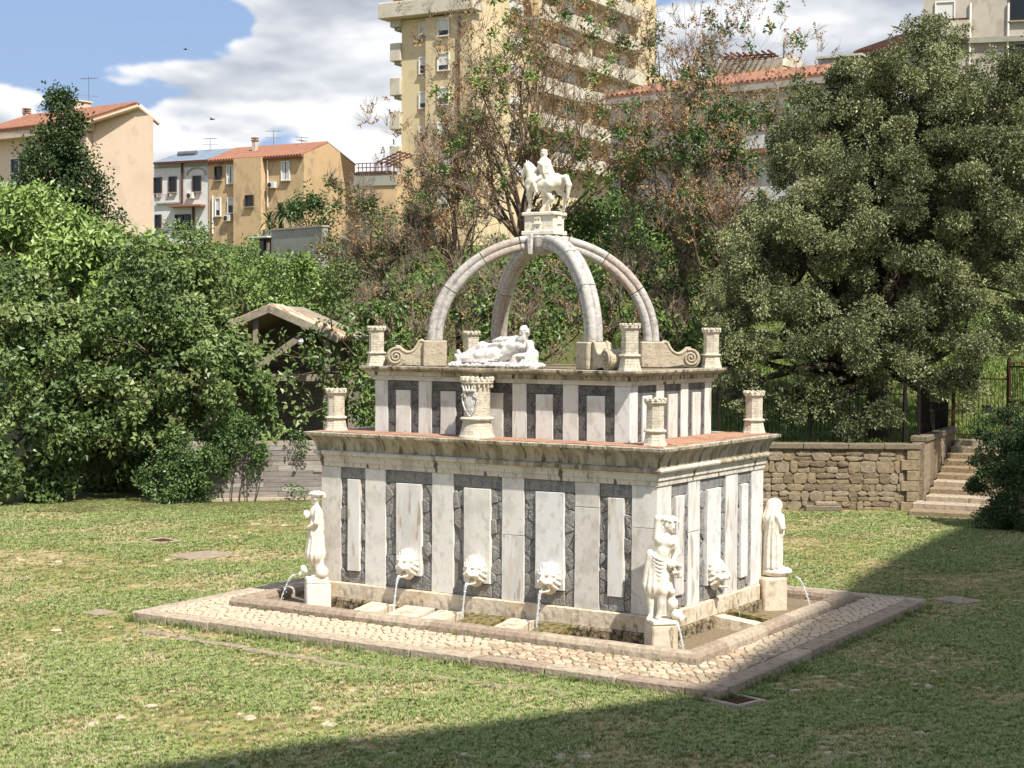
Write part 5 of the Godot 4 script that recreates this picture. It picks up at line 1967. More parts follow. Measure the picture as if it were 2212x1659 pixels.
func turrets() -> void:
	var spots := [
		["stone turret at the left corner of the brick terrace, mossy cap", Vector3(-3.08, 3.0, 1.83), 8, 0.165, 0.74],
		["stone turret at the near corner of the brick terrace", Vector3(3.08, 3.0, 1.80), 8, 0.155, 0.74],
		["stone turret at the right far corner of the brick terrace", Vector3(3.06, 3.0, -2.0), 8, 0.165, 0.74],
		["stone turret at the left end of the upper ledge, beside a scroll", Vector3(-2.46, 4.14, 1.50), 6, 0.145, 0.68],
		["stone turret at the near corner of the upper ledge, in front of a scroll", Vector3(2.46, 4.14, 1.47), 6, 0.145, 0.74],
		["stone turret at the right far corner of the upper ledge", Vector3(2.46, 4.14, -1.52), 6, 0.145, 0.68],
		["stone turret on the back of the upper ledge, behind the reclining man", Vector3(-2.46, 4.14, -1.48), 6, 0.145, 0.60]]
	for sp in spots:
		var t := thing("stone_turret", sp[0], "turret", sp[1], "small stone turrets on the fountain")
		var turn := rr(0, 0.6)
		part(turret_mesh(sp[2], sp[3], sp[4], turn, 0.042), "tower", M.turret, t)
		var n: int = 12
		for k in n:
			var a := TAU * k / n
			bx("merlon", M.turret, t, v3(cos(a) * sp[3] * 1.0, sp[4] * 0.978, sin(a) * sp[3] * 1.0), v3(0.045, 0.045, 0.045), 0.008, Basis(Vector3.UP, -a))
	var t := thing("heraldic_turret", "round stone turret with a crowned shield, in the middle of the terrace edge", "turret", Vector3(-0.14, 3.0, 1.86), "small stone turrets on the fountain")
	part(turret_mesh(32, 0.235, 1.0, 0.0, 0.045), "tower", M.turret, t)
	for k in 18:
		var a := TAU * k / 18
		bx("merlon", M.turret, t, v3(cos(a) * 0.25, 0.972, sin(a) * 0.25), v3(0.06, 0.07, 0.05), 0.01, Basis(Vector3.UP, -a))
		bx("corbel", M.turret, t, v3(cos(a + 0.17) * 0.235, 0.855, sin(a + 0.17) * 0.235), v3(0.05, 0.06, 0.032), 0.01, Basis(Vector3.UP, -a - 0.17))
	# shield, facing out of the terrace and a little left
	var sb := Basis(Vector3.UP, deg_to_rad(2.0))
	var s := SDF.new(v3(-0.2, -0.3, -0.05), v3(0.2, 0.3, 0.12), 0.011)
	s.ell(v3(0, 0.03, 0.0), v3(0.125, 0.13, 0.05), 0.02)
	s.ell(v3(0, -0.09, 0.0), v3(0.085, 0.13, 0.045), 0.03)
	for k in 4:
		s.cap(v3(-0.06 + k * 0.035, 0.1, 0.042), v3(-0.045 + k * 0.028, -0.12, 0.038), 0.011, 0.009, 0.008)
	for k in [-1, 1]:
		for j in 12:
			var a := j * 0.42
			var rad := 0.045 - j * 0.003
			s.ell(v3(k * (0.10 + cos(a) * rad), 0.12 + sin(a) * rad, 0.045), Vector3.ONE * 0.016, 0.008)
		for j in 10:
			var q := j / 9.0
			s.ell(v3(k * (0.14 - 0.13 * q * q), 0.08 - 0.29 * q, 0.035), Vector3.ONE * 0.017, 0.01)
	s.cap(v3(-0.10, 0.20, 0.05), v3(0.10, 0.20, 0.05), 0.026, 0.026, 0.02)
	for k in 5:
		s.cap(v3(-0.10 + k * 0.05, 0.21, 0.055), v3(-0.12 + k * 0.06, 0.275, 0.06), 0.018, 0.014, 0.01)
	var sh := part(s.mesh(), "crowned_shield", M.statue_grey, t, v3(0, 0.58, 0) + sb.z * 0.195)
	sh.basis = sb


# falling water: twisted ropes of clear drops
func streams() -> void:
	var list := [
		["thin twisted stream of water from the left lion mask on the long side", Vector3(-1.36, 0.70, FB + 0.30), Vector3(-0.0, 0.0, 0.45), 0.86, 0.03],
		["thin twisted stream of water from the middle lion mask on the long side", Vector3(-0.01, 0.70, FB + 0.30), Vector3(-0.0, 0.0, 0.42), 0.86, 0.03],
		["thin twisted stream of water from the right lion mask on the long side", Vector3(1.38, 0.70, FB + 0.30), Vector3(-0.0, 0.0, 0.40), 0.86, 0.03],
		["fine trickle of water from the lion mask on the short side", Vector3(FA + 0.28, 0.66, 0.06), Vector3(0.75, 0, 0), 0.70, 0.008],
		["stream of water pouring from the jar below the nearest statue", Vector3(3.75, 0.48, 2.42), Vector3(0.55, 0, 0.1), 0.60, 0.034],
		["stream of water pouring from below the left corner statue", Vector3(-3.42, 0.56, 2.5), Vector3(-0.7, 0, 0.45), 0.70, 0.05],
		["stream of water splashing from the jar below the hooded statue", Vector3(3.72, 0.52, -2.36), Vector3(0.75, 0, -0.2), 0.64, 0.055]]
	for l in list:
		var t := thing("water_stream", l[0], "water stream", l[1], "streams of water falling into the troughs")
		var drop: float = l[3]
		var width: float = l[4]
		var T0 := sqrt(2.0 * drop / 9.8)
		var vel: Vector3 = l[2]
		var strands := 3 if width > 0.02 else 1
		for k in strands:
			var p := PackedVector3Array()
			var r := PackedFloat32Array()
			var ph := TAU * k / strands
			for j in 27:
				var q := j / 26.0
				var tm := q * T0
				var pos := vel * tm + Vector3(0, -4.9 * tm * tm, 0)
				var sd := vel.cross(Vector3.UP).normalized()
				var wob := width * (0.55 + 0.35 * sin(q * 9.0)) * (1.0 - 0.35 * q)
				pos += sd * cos(ph + q * 7.0) * wob + Vector3(0, 0.3, 0.3) * sin(ph + q * 7.0) * wob * 0.6
				p.append(pos)
				r.append(maxf(0.003, (0.011 if strands > 1 else 0.006) * (1.0 + 0.45 * sin(j * 2.3 + k * 2.0)) * (1.0 - 0.3 * q)))
			var m := MB.new()
			m.tube(p, r, 6)
			part(m, "strand", M.jet, t)
		var fm := MB.new()
		for k in (26 if width > 0.02 else 4):
			var q := pow(rng.randf(), 0.6)
			var tm := q * T0
			var pos := vel * tm + Vector3(0, -4.9 * tm * tm, 0) + Vector3(rr(-1, 1), rr(-0.5, 0.5), rr(-1, 1)) * width * (0.5 + 0.6 * q)
			fm.lathe([[0.0, -0.014], [rr(0.004, 0.008), -0.004], [0.0, 0.012]], 5, pos)
		part(fm, "drops", M.foam, t)
		if width > 0.045:
			var sp := MB.new()
			var at := vel * T0 + Vector3(0, -drop + 0.02, 0)
			for k in 70:
				var a := rr(0, TAU)
				var q := absf(rng.randfn(0, 0.11))
				sp.lathe([[0.0, -0.012], [rr(0.006, 0.014), 0.0], [0.0, rr(0.006, 0.014)]], 5, at + Vector3(cos(a) * q, maxf(0.0, 0.06 - q * 0.4) * rng.randf(), sin(a) * q))
			part(sp, "splash", M.foam, t)


# ---------------------------------------------------------------- retaining wall, stairs, railings, board wall, shed
func yard_walls() -> void:
	rng.seed = 41
	stone_wall()
	staircase()
	railings()
	board_wall()
	shed()
	covers()


func rdb() -> Basis:
	return Basis(HR, Vector3.UP, -HF)


func stone_wall() -> void:
	var b := rdb()
	var o := rdp(7.0, 44.2, -0.2)
	var t := thing("retaining_wall", "low rubble stone retaining wall with coping darkened for leaf shade, beside the steps", "stone wall", o, "", b)
	var x0 := -4.0
	var x1 := 4.25
	bx("mortar", M.rubble_joint, t, v3((x0 + x1) * 0.5, 0.87, -0.2), v3(x1 - x0, 1.74, 0.34))
	var bb := Basis()
	# rubble in wandering courses: big and small stones, no two alike
	var yy := 0.0
	while yy < 1.70:
		var rh := minf(rr(0.13, 0.34), 1.74 - yy)
		var xx := x0
		while xx < x1 - 0.45:
			var w := minf(rr(0.14, 0.52), x1 - 0.42 - xx)
			var parts := 2 if rh > 0.25 and rng.randf() < 0.3 else 1
			for k in parts:
				var h := rh / parts
				var c := Vector2(xx + w * 0.5, yy + h * (k + 0.5))
				var q := PackedVector2Array()
				var sides := rng.randi_range(6, 9)
				for j in sides:
					var a := TAU * (j + rr(-0.25, 0.25)) / sides
					var e := Vector2(cos(a), sin(a))
					var m := 1.0 / maxf(absf(e.x), absf(e.y))
					q.append(e * lerpf(m, 1.05, 0.45) * Vector2(w, h) * 0.5 * rr(0.97, 1.12))
				var s := MB.new()
				s.slab(q, -0.05, rr(-0.015, 0.035), 0.02, Vector3.ZERO, bb, 0.0)
				part(s, "stone", M.rubble[rng.randi() % 3], t, v3(c.x, c.y, 0))
			xx += w
		yy += rh
	# dressed quoins at the end by the steps
	var y := 0.0
	var k := 0
	while y < 1.7:
		var h := 0.29
		var w := 0.52 if k % 2 == 0 else 0.36
		bx("quoin", M.rubble[2], t, v3(x1 - w * 0.5 + 0.02, y + h * 0.5, -0.12), v3(w - 0.012, h - 0.014, 0.36), 0.014)
		y += h
		k += 1
	# coping slabs
	var x := x0
	while x < x1 - 0.1:
		var l := minf(rr(0.8, 1.3), x1 + 0.06 - x)
		bx("coping_slab", M.coping, t, v3(x + l * 0.5, 1.82, -0.16), v3(l - 0.01, 0.16, 0.5), 0.02)
		x += l
	# return along the steps
	var p0 := rdp(11.2, 44.15, 0)
	for s2 in 6:
		var zz := -19.75 - s2 * 0.85
		var top := 1.74
		var xr := 0.40 + 0.129 * (zz + 18.4)
		var rb := b.inverse() * Basis(Vector3.UP, 0.13)
		bx("return_block", M.rubble[s2 % 3], t, b.inverse() * (Vector3(xr, top * 0.5 - 0.1, zz - 0.42) - o), v3(0.36, top + 0.2, 0.845), 0.02, rb)
		bx("coping_slab", M.coping, t, b.inverse() * (Vector3(xr, top + 0.09, zz - 0.42) - o), v3(0.46, 0.16, 0.845), 0.02, rb)
	# fallen blocks at its foot
	for f in [[-0.15, 0.5, 0.34, 0.24, 0.1, "broken grey stone block lying at the foot of the retaining wall"], [1.55, 1.0, 0.3, 0.17, -0.04, "long low stone slab lying against the retaining wall near the steps"]]:
		var q := thing("stone_block", f[5], "stone block", rdp(7.0 + f[0], 43.85, -0.15), "loose blocks by the wall", Basis(Vector3.UP, f[4]) * b)
		bx("block", M.coping, q, v3(0, f[3] * 0.5, 0), v3(f[1], f[3], f[2]), 0.03)
		bx("upper_block", M.kerb_b, q, v3(0.08, f[3] + 0.05, -0.02), v3(f[1] * 0.6, 0.1, f[2] * 0.7), 0.02, Basis(Vector3.UP, 0.1))


func staircase() -> void:
	var t := thing("stone_staircase", "flight of worn stone steps climbing to the iron gate", "staircase", Vector3(2.2, -0.15, -18.5), "", Basis(Vector3.UP, 0.13))
	for k in 11:
		var y := 0.155 * (k + 1)
		var z := -0.57 * k
		var x0 := 0.42 - 1.9 - (0.25 if k < 2 else 0.0)
		var x1 := 3.5 - 1.9
		# each step of two or three stones
		var cuts := [x0, lerpf(x0, x1, rr(0.35, 0.6)), x1]
		for c in 2:
			var w: float = cuts[c + 1] - cuts[c]
			bx("step", M.step if rng.randf() < 0.6 else M.kerb, t, v3((cuts[c] + cuts[c + 1]) * 0.5, y - 0.2, z - 0.35), v3(w - 0.01, 0.4, 0.75), 0.025)


func bar_mesh(h: float) -> ArrayMesh:
	var s := MB.new()
	s.lathe([[0.011, 0.0], [0.011, h * 0.45], [0.02, h * 0.465], [0.026, h * 0.485], [0.02, h * 0.505], [0.011, h * 0.52], [0.011, h - 0.10], [0.02, h - 0.09], [0.018, h - 0.07], [0.0, h]], 6)
	return s.mesh()


func rail_run(called: String, label: String, a: Vector3, b: Vector3, h: float, gap: float, mat: Material, cat: String, posts := true) -> void:
	var t := thing(called, label, cat, a, "iron railings")
	var d := b - a
	var len := Vector2(d.x, d.z).length()
	var u := Vector3(d.x, 0, d.z) / len
	var bs := Basis(u, Vector3.UP, u.cross(Vector3.UP))
	var m := bar_mesh(h - 0.06)
	var n := int(len / gap)
	for i in n:
		var q := (i + 0.5) / n
		part(m, "bar", mat, t, d * q + v3(0, 0.05, 0))
	for y in [0.12, h - 0.22]:
		bx("rail", mat, t, d * 0.5 + v3(0, y, 0), v3(len, 0.045, 0.02), 0.0, bs)
	if posts:
		var np := maxi(1, int(round(len / 2.4)))
		for i in np + 1:
			bx("post", mat, t, d * (float(i) / np) + v3(0, h * 0.52, 0), v3(0.085, h * 1.04, 0.085), 0.008, bs)


func railings() -> void:
	rail_run("iron_railing", "black iron railing along the top of the retaining wall, under the evergreen oak", rdp(3.2, 45.0, 1.5), rdp(11.05, 45.0, 1.5), 1.75, 0.115, M.iron, "railing")
	rail_run("iron_railing", "dark iron railing climbing beside the steps up to the gate", Vector3(0.12, 1.62, -20.2), Vector3(-0.42, 1.62, -24.6), 1.75, 0.115, M.iron, "railing")
	rail_run("iron_gate", "open-barred iron gate at the top of the stone steps", Vector3(-0.3, 1.56, -24.85), Vector3(1.4, 1.56, -24.75), 2.05, 0.115, M.iron_rust, "gate", true)
	rail_run("rusty_railing", "taller rusty brown railing at the right edge, beyond the dark bush", Vector3(1.5, 1.5, -24.3), Vector3(3.4, 1.5, -23.2), 2.5, 0.065, M.iron_rust, "railing")
	var t := thing("padlock_box", "small dark lock box with a white tag on the iron gate", "lock", Vector3(0.75, 2.40, -24.79))
	bx("box", plain(Color(0.06, 0.07, 0.14), 0.5), t, v3(0, 0.1, 0.05), v3(0.2, 0.2, 0.09), 0.02)
	bx("tag", plain(Color(0.9, 0.88, 0.84), 0.7), t, v3(0.01, -0.06, 0.06), v3(0.09, 0.08, 0.02), 0.01)


func board_wall() -> void:
	var a := rdp(-9.6, 44.9, -0.15)
	var b := rdp(-2.6, 46.7, -0.15)
	var u := (b - a).normalized()
	var bs := Basis(u, Vector3.UP, u.cross(Vector3.UP))
	var t := thing("board_wall", "weathered grey wall of horizontal boards half covered by ivy", "wall", a, "", bs)
	var len := a.distance_to(b)
	var y := 0.12
	bx("footing", M.tuff, t, v3(len * 0.5, 0.06, 0.0), v3(len, 0.12, 0.2), 0.01)
	while y < 1.72:
		var h := rr(0.125, 0.165)
		var x := 0.0
		while x < len - 0.05:
			var l := minf(rr(2.2, 3.6), len - x)
			bx("board", M.wood[rng.randi() % 3], t, v3(x + l * 0.5, y + h * 0.5, rr(-0.008, 0.008) + 0.02), v3(l - 0.008, h - 0.008, 0.04), 0.006)
			x += l
		y += h
	var x := 0.4
	while x < len:
		bx("post", M.beam, t, v3(x, 0.9, -0.06), v3(0.12, 1.8, 0.1), 0.01)
		x += 1.9
	# leaning slab and frame on the wall
	var q := thing("leaning_slab", "pale stone slab leaning against the grey board wall", "stone slab", pt(606, 1086, 46.0) * v3(1, 0, 1) + v3(0, -0.16, 0), "", bs * Basis(Vector3.RIGHT, deg_to_rad(-9)))
	var m := MB.new()
	m.cbox(v3(0, 0.21, 0), v3(0.42, 0.42, 0.12), 0.015, Basis(Vector3.BACK, 0.03))
	part(m, "slab", M.tuff, q)
	var br := thing("wall_bracket", "small pale wooden bracket frame on the end of the board wall", "bracket", pt(688, 1016, 46.2) - bs.z * -0.12, "", bs)
	bx("shelf", M.beam, br, v3(0, 0, 0), v3(0.36, 0.09, 0.2), 0.01)
	bx("strut", M.beam, br, v3(-0.12, 0.4, 0), v3(0.05, 0.75, 0.06), 0.005)
	bx("arm", M.beam, br, v3(0.02, 0.82, 0), v3(0.34, 0.09, 0.14), 0.01)


func shed() -> void:
	# open timber shed, gable towards the lawn
	var o := rdp(-7.5, 50.0, 0.2)
	var b := Basis(Vector3.UP, deg_to_rad(-7)) * rdb()
	var t := thing("timber_shed", "open timber shed with a tiled gable roof swallowed by fig leaves", "shed", o, "", b)
	var ry := 5.3
	var hw := 2.25
	var ey := 4.35
	var dep := 4.2
	for s in [-1, 1]:
		var m := MB.new()
		var p0 := v3(0, ry, 0.25)
		var p1 := v3(s * hw, ey, 0.25)
		var nrm := v3((ry - ey) * s, hw, 0).normalized()
		var dn := -nrm * 0.16
		var back := v3(0, 0, -dep)
		m.quad_out(p0, p1, p1 + back, p0 + back, nrm)
		m.quad_out(p0 + dn, p1 + dn, p1 + back + dn, p0 + back + dn, -nrm)
		m.quad_out(p0, p1, p1 + dn, p0 + dn, v3(0, 0, 1))
		m.quad_out(p1, p1 + back, p1 + back + dn, p1 + dn, v3(s, 0, 0))
		m.quad_out(p0 + back, p1 + back, p1 + dn + back, p0 + dn + back, v3(0, 0, -1))
		part(m, "roof_slab", M.beam, t)
		# verge boards and bargeboard
		var bm := MB.new()
		var mid := (p0 + p1) * 0.5 - nrm * 0.10 + v3(0, 0, 0.05)
		var along := (p1 - p0).normalized()
		bm.cbox(Vector3.ZERO, v3(p0.distance_to(p1), 0.24, 0.08), 0.01, Basis(along, v3(0, 0, 1).cross(along), v3(0, 0, 1)))
		part(bm, "bargeboard", M.beam, t, mid)
		# rows of curved tiles seen on edge
		for r in 11:
			for c in 5:
				var q := (r + 0.5) / 11.0
				var base := p0.lerp(p1, q) - nrm * 0.055 + v3(0, 0, -0.1 - c * 0.34)
				var tm := MB.new()
				var pts := PackedVector3Array([Vector3(-0.12, 0.02, 0).rotated(Vector3.BACK, 0), Vector3(0.12, 0, 0)])
				tm.tube(PackedVector3Array([along * -0.14 + nrm * 0.03, along * 0.14]), PackedFloat32Array([0.09, 0.1]), 7)
				part(tm, "tile", M.tuff if rng.randf() < 0.6 else M.brick[rng.randi() % 3], t, base)
	for x in [-1.75, 1.75]:
		for z in [0.0, -3.4]:
			bx("post", M.beam, t, v3(x, 2.1, z), v3(0.18, 4.3, 0.18), 0.012)
	bx("tie_beam", M.beam, t, v3(0, 3.05, 0.05), v3(4.3, 0.22, 0.16), 0.015)
	bx("tie_beam", M.beam, t, v3(0, 3.05, -3.4), v3(4.3, 0.22, 0.16), 0.015)
	bx("king_post", M.beam, t, v3(-0.5, 4.0, 0.05), v3(0.16, 1.8, 0.14), 0.01)
	var br := MB.new()
	br.cbox(Vector3.ZERO, v3(2.0, 0.2, 0.14), 0.01, Basis(Vector3.BACK, deg_to_rad(34)))
	part(br, "brace", M.beam, t, v3(0.1, 3.75, 0.05))
	bx("back_wall", M.wood[1], t, v3(0, 2.2, -3.6), v3(4.0, 4.4, 0.1))
	var gb := MB.new()
	gb.tri(v3(-2.1, 4.4, -3.6), v3(2.1, 4.4, -3.6), v3(0, 5.25, -3.6))
	part(gb, "back_gable", M.wood[1], t)
	bx("side_wall", M.wood[1], t, v3(-1.95, 2.2, -1.8), v3(0.1, 4.4, 3.5))
	var lamp := MB.new()
	lamp.lathe([[0.0, -0.11], [0.07, -0.09], [0.11, 0.0], [0.08, 0.08], [0.0, 0.1]], 12)
	part(lamp, "globe_lamp", plain(Color(0.86, 0.86, 0.84), 0.4), t, v3(1.0, 4.18, 0.35))
	bx("lamp_bracket", M.iron, t, v3(1.0, 4.31, 0.27), v3(0.04, 0.06, 0.22))


func cover(label: String, p: Array, mat: Material, grid: bool) -> void:
	var c: Vector3 = (p[0] + p[1] + p[2] + p[3]) / 4.0
	var u: Vector3 = ((p[2] - p[1]) as Vector3)
	var v: Vector3 = ((p[0] - p[1]) as Vector3)
	var t := thing("drain_grate" if grid else "slab_cover", label, "drain" if grid else "slab", c + v3(0, -0.01, 0), "covers set in the lawn")
	var b := Basis(u.normalized(), Vector3.UP, u.normalized().cross(Vector3.UP))
	var l := u.length()
	var w := v.length()
	if grid:
		bx("pit", M.soil, t, v3(0, -0.03, 0), v3(l * 0.92, 0.02, w * 0.92), 0.0, b)
		for s in [-1, 1]:
			bx("frame", M.kerb, t, b * v3(0, 0.01, s * w * 0.5), v3(l + 0.12, 0.06, 0.06), 0.008, b)
			bx("frame", M.kerb, t, b * v3(s * l * 0.5, 0.01, 0), v3(0.06, 0.06, w - 0.06), 0.008, b)
		for k in 12:
			bx("bar", M.iron_rust, t, b * v3((k + 0.5) / 12.0 * l - l * 0.5, 0.01, 0), v3(0.02, 0.03, w - 0.06), 0.0, b)
	else:
		bx("slab", mat, t, v3(0, 0.0, 0), v3(l, 0.05, w), 0.008, b)


func covers() -> void:
	cover("rusty iron drain grate in the grass off the near pavement corner", [Vector3(5.192, -0.13, 4.40), Vector3(5.33, -0.13, 3.93), Vector3(5.85, -0.13, 4.08), Vector3(5.72, -0.13, 4.52)], M.kerb, true)
	cover("brown slab lying in the shaded grass off the right pavement corner", [Vector3(5.15, -0.14, -5.3), Vector3(5.45, -0.14, -5.87), Vector3(6.1, -0.14, -5.62), Vector3(5.8, -0.14, -5.1)], M.kerb_b, false)
	cover("large grey manhole slab in the lawn left of the fountain", [Vector3(-10.43, -0.14, -1.6), Vector3(-10.1, -0.14, -2.72), Vector3(-9.2, -0.14, -2.5), Vector3(-9.48, -0.14, -1.25)], M.kerb_b, false)
	cover("small rusty grate in the lawn behind the grey manhole slab", [Vector3(-12.43, -0.14, -3.0), Vector3(-12.5, -0.14, -3.53), Vector3(-11.86, -0.14, -3.39), Vector3(-11.8, -0.14, -2.9)], M.kerb, true)
	cover("small brown slab in the grass beyond the left pavement corner", [Vector3(-6.62, -0.14, 4.37), Vector3(-6.6, -0.14, 3.95), Vector3(-6.15, -0.14, 4.0), Vector3(-6.17, -0.14, 4.42)], M.kerb_b, false)


# ---------------------------------------------------------------- houses on the hill, drafted on their own facade planes
func q6(x: float, y: float) -> Vector2:
	return Vector2(329.2 + x * 0.248, 274.3 + y * 0.248)


func q5(x: float, y: float) -> Vector2:
	return Vector2(x * 0.2315, 164.6 + y * 0.2315)


func qt(x: float, y: float) -> Vector2:
	return Vector2(768.0 + x * 0.3472, y * 0.3472)


func qr(x: float, y: float) -> Vector2:
	return Vector2(1426.4 + x * 0.3552, y * 0.3552)


func ray(v: Vector2) -> Vector3:
	return FW + RT * ((v.x - 1106.0) / LENS) - UPV * ((v.y - 829.5) / LENS)


func ray_y(v: Vector2, y: float) -> Vector3:
	var d := ray(v)
	return CAM + d * ((y - CAM.y) / d.y)


class Face:
	var o: Vector3
	var u: Vector3
	var n: Vector3
	var len: float
	func _init(a: Vector3, b: Vector3) -> void:
		o = a
		u = Vector3(b.x - a.x, 0, b.z - a.z)
		len = u.length()
		u = u.normalized()
		n = u.cross(Vector3.UP)
	func basis() -> Basis:
		return Basis(u, Vector3.UP, n)


# where the sight line through v meets the facade: x along it, y height
func on(f: Face, v: Vector2) -> Vector2:
	var d := ray(v)
	var t := (f.o - CAM).dot(f.n) / d.dot(f.n)
	var p := CAM + d * t
	return Vector2((p - f.o).dot(f.u), p.y)


func at(f: Face, s: float, y: float, out := 0.0) -> Vector3:
	return Vector3(f.o.x, y, f.o.z) + f.u * s + f.n * out


func win(t: Node3D, f: Face, v0: Vector2, v1: Vector2, style: String) -> void:
	var a := on(f, v0)
	var b := on(f, v1)
	win_at(t, f, minf(a.x, b.x), maxf(a.x, b.x), minf(a.y, b.y), maxf(a.y, b.y), style)


func win_at(t: Node3D, f: Face, s0: float, s1: float, y0: float, y1: float, style: String) -> void:
	var bs := f.basis()
	var w := s1 - s0
	var h := y1 - y0
	var c := at(f, (s0 + s1) * 0.5, (y0 + y1) * 0.5) - t.position
	var k := 0.09
	var fr := MB.new()
	for e in [[-w * 0.5, 0, k, h + k], [w * 0.5, 0, k, h + k], [0, h * 0.5, w - k, k], [0, -h * 0.5, w - k, k]]:
		fr.box(bs * Vector3(e[0], e[1], 0.05), Vector3(e[2], e[3], 0.16), bs)
	if w > 0.9 and style != "blind":
		fr.box(bs * Vector3(0, 0, 0.045), Vector3(0.06, h - k, 0.09), bs)
	var fm: Material = M.frame_white if style in ["blind", "white", "shut"] else M.frame_dark
	var o := part(fr, "window", fm, t, c)
	bx("pane", M.pane, o, bs * Vector3(0, 0, 0.01), Vector3(w - k, h - k, 0.02), 0.0, bs)
	if style == "blind":
		var q := rr(0.45, 0.75)
		bx("blind", M.blind, o, bs * Vector3(0, h * (0.5 - q * 0.5), 0.04), Vector3(w - k * 1.1, h * q, 0.03), 0.0, bs)
	if style == "shut":
		for s in [-1, 1]:
			bx("shutter", M.blind, o, bs * Vector3(s * w * 0.25, 0, 0.045), Vector3(w * 0.5 - k * 1.2, h - k * 1.2, 0.03), 0.0, bs)
	bx("sill", M.sill, o, bs * Vector3(0, -h * 0.5 - 0.07, 0.1), Vector3(w + 0.25, 0.06, 0.26), 0.0, bs)


func aircon(t: Node3D, f: Face, v0: Vector2, v1: Vector2) -> void:
	var a := on(f, v0)
	var b := on(f, v1)
	var bs := f.basis()
	var c := at(f, (a.x + b.x) * 0.5, (a.y + b.y) * 0.5, 0.2) - t.position
	var o := bx("air_conditioner", M.blind, t, c, Vector3(absf(b.x - a.x), absf(b.y - a.y), 0.36), 0.02, bs)
	var m := MB.new()
	m.lathe([[0.0, 0.0], [0.2, 0.0], [0.22, 0.02], [0.2, 0.03], [0.0, 0.03]], 14, Vector3.ZERO, true, 0.0, Basis(bs.x, bs.z, -bs.y))
	part(m, "fan_grille", M.frame_dark, o, bs * Vector3(-absf(b.x - a.x) * 0.14, 0, 0.175))


func wall_quad(m: MB, t: Node3D, a: Vector3, b: Vector3, y0: float, ya: float, yb: float) -> void:
	var p := t.position
	m.quad(Vector3(a.x, y0, a.z) - p, Vector3(b.x, y0, b.z) - p, Vector3(b.x, yb, b.z) - p, Vector3(a.x, ya, a.z) - p)


func pipe(t: Node3D, f: Face, v0: Vector2, v1: Vector2, mat: Material, r := 0.06) -> void:
	var a := on(f, v0)
	var b := on(f, v1)
	var m := MB.new()
	var c := at(f, a.x, a.y, 0.12)
	m.tube(PackedVector3Array([Vector3.ZERO, at(f, a.x, b.y, 0.12) - c]), PackedFloat32Array([r, r]), 8)
	part(m, "drainpipe", mat, t, c - t.position)


func antenna(label: String, foot: Vector3, h: float, turn: float) -> void:
	var t := thing("roof_antenna", label, "antenna", foot, "roof antennas")
	var m := MB.new()
	m.tube(PackedVector3Array([Vector3.ZERO, Vector3(0, h, 0)]), PackedFloat32Array([0.03, 0.025]), 6)
	part(m, "mast", M.metal, t)
	for k in 2:
		var b := Basis(Vector3.UP, turn + k * 0.5)
		var y := h * (0.95 - 0.4 * k)
		var a := MB.new()
		a.tube(PackedVector3Array([b * Vector3(-0.7, y, 0), b * Vector3(0.7, y, 0)]), PackedFloat32Array([0.018, 0.018]), 5)
		for j in 6:
			a.tube(PackedVector3Array([b * Vector3(-0.6 + j * 0.24, y, -0.3), b * Vector3(-0.6 + j * 0.24, y, 0.3)]), PackedFloat32Array([0.012, 0.012]), 4)
		part(a, "aerial", M.metal, t)


func roof_tiles(m: MB, p: Array) -> void:
	m.quad(p[0], p[1], p[2], p[3])


func plaster(c: Color, sd: int, amount := 0.6) -> StandardMaterial3D:
	return stuff(layered(256, c, [[nbytes(sd, 0.012, 4, 256), 0.5, 0.85, c.darkened(0.10), amount], [nbytes(sd + 1, 0.05, 3, 256), 0.6, 0.85, c.darkened(0.18), amount * 0.5], [nbytes(sd + 2, 0.02, 4, 256), 0.68, 0.8, Color(0.52, 0.47, 0.40), amount * 0.5]]), Vector3(0.11, 0.07, 0.11), 0.9)


func buildings() -> void:
	rng.seed = 51
	M.frame_white = plain(Color(0.86, 0.85, 0.83), 0.6)
	M.frame_dark = plain(Color(0.26, 0.21, 0.18), 0.6)
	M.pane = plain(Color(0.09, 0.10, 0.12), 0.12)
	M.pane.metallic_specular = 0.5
	M.blind = plain(Color(0.80, 0.80, 0.78), 0.7)
	M.sill = plain(Color(0.66, 0.62, 0.56), 0.85)
	M.metal = plain(Color(0.5, 0.5, 0.5), 0.5, 0.6)
	M.gutter = plain(Color(0.36, 0.22, 0.17), 0.6)
	M.salmon = plaster(Color(0.86, 0.765, 0.675), 60, 0.3)
	M.salmon_b = plaster(Color(0.80, 0.72, 0.64), 60, 0.5)
	M.orange = plaster(Color(0.78, 0.67, 0.52), 63, 0.8)
	M.whitewash = plaster(Color(0.84, 0.835, 0.82), 66, 0.4)
	M.offwhite = plaster(Color(0.77, 0.745, 0.70), 66, 0.6)
	M.yellow = plaster(Color(0.81, 0.745, 0.60), 69, 0.35)
	M.balcony = plaster(Color(0.77, 0.745, 0.675), 72, 0.6)
	M.greywall = plaster(Color(0.70, 0.67, 0.62), 75, 0.8)
	M.concrete = plaster(Color(0.60, 0.60, 0.555), 78, 0.9)
	M.roof = stuff(layered(256, Color(0.57, 0.395, 0.32), [[nbytes(81, 0.02, 4, 256), 0.4, 0.75, Color(0.49, 0.355, 0.295), 0.8], [nbytes(82, 0.06, 3, 256), 0.5, 0.75, Color(0.63, 0.47, 0.385), 0.8]]), 0.25, 0.9)
	M.roof_blue = stuff(layered(256, Color(0.47, 0.52, 0.58), [[nbytes(81, 0.02, 4, 256), 0.4, 0.75, Color(0.40, 0.44, 0.49), 0.7]]), 0.25, 0.6)
	orange_house()
	salmon_house()
	tall_block()
	white_block()
	right_houses()
	terrace_wall()


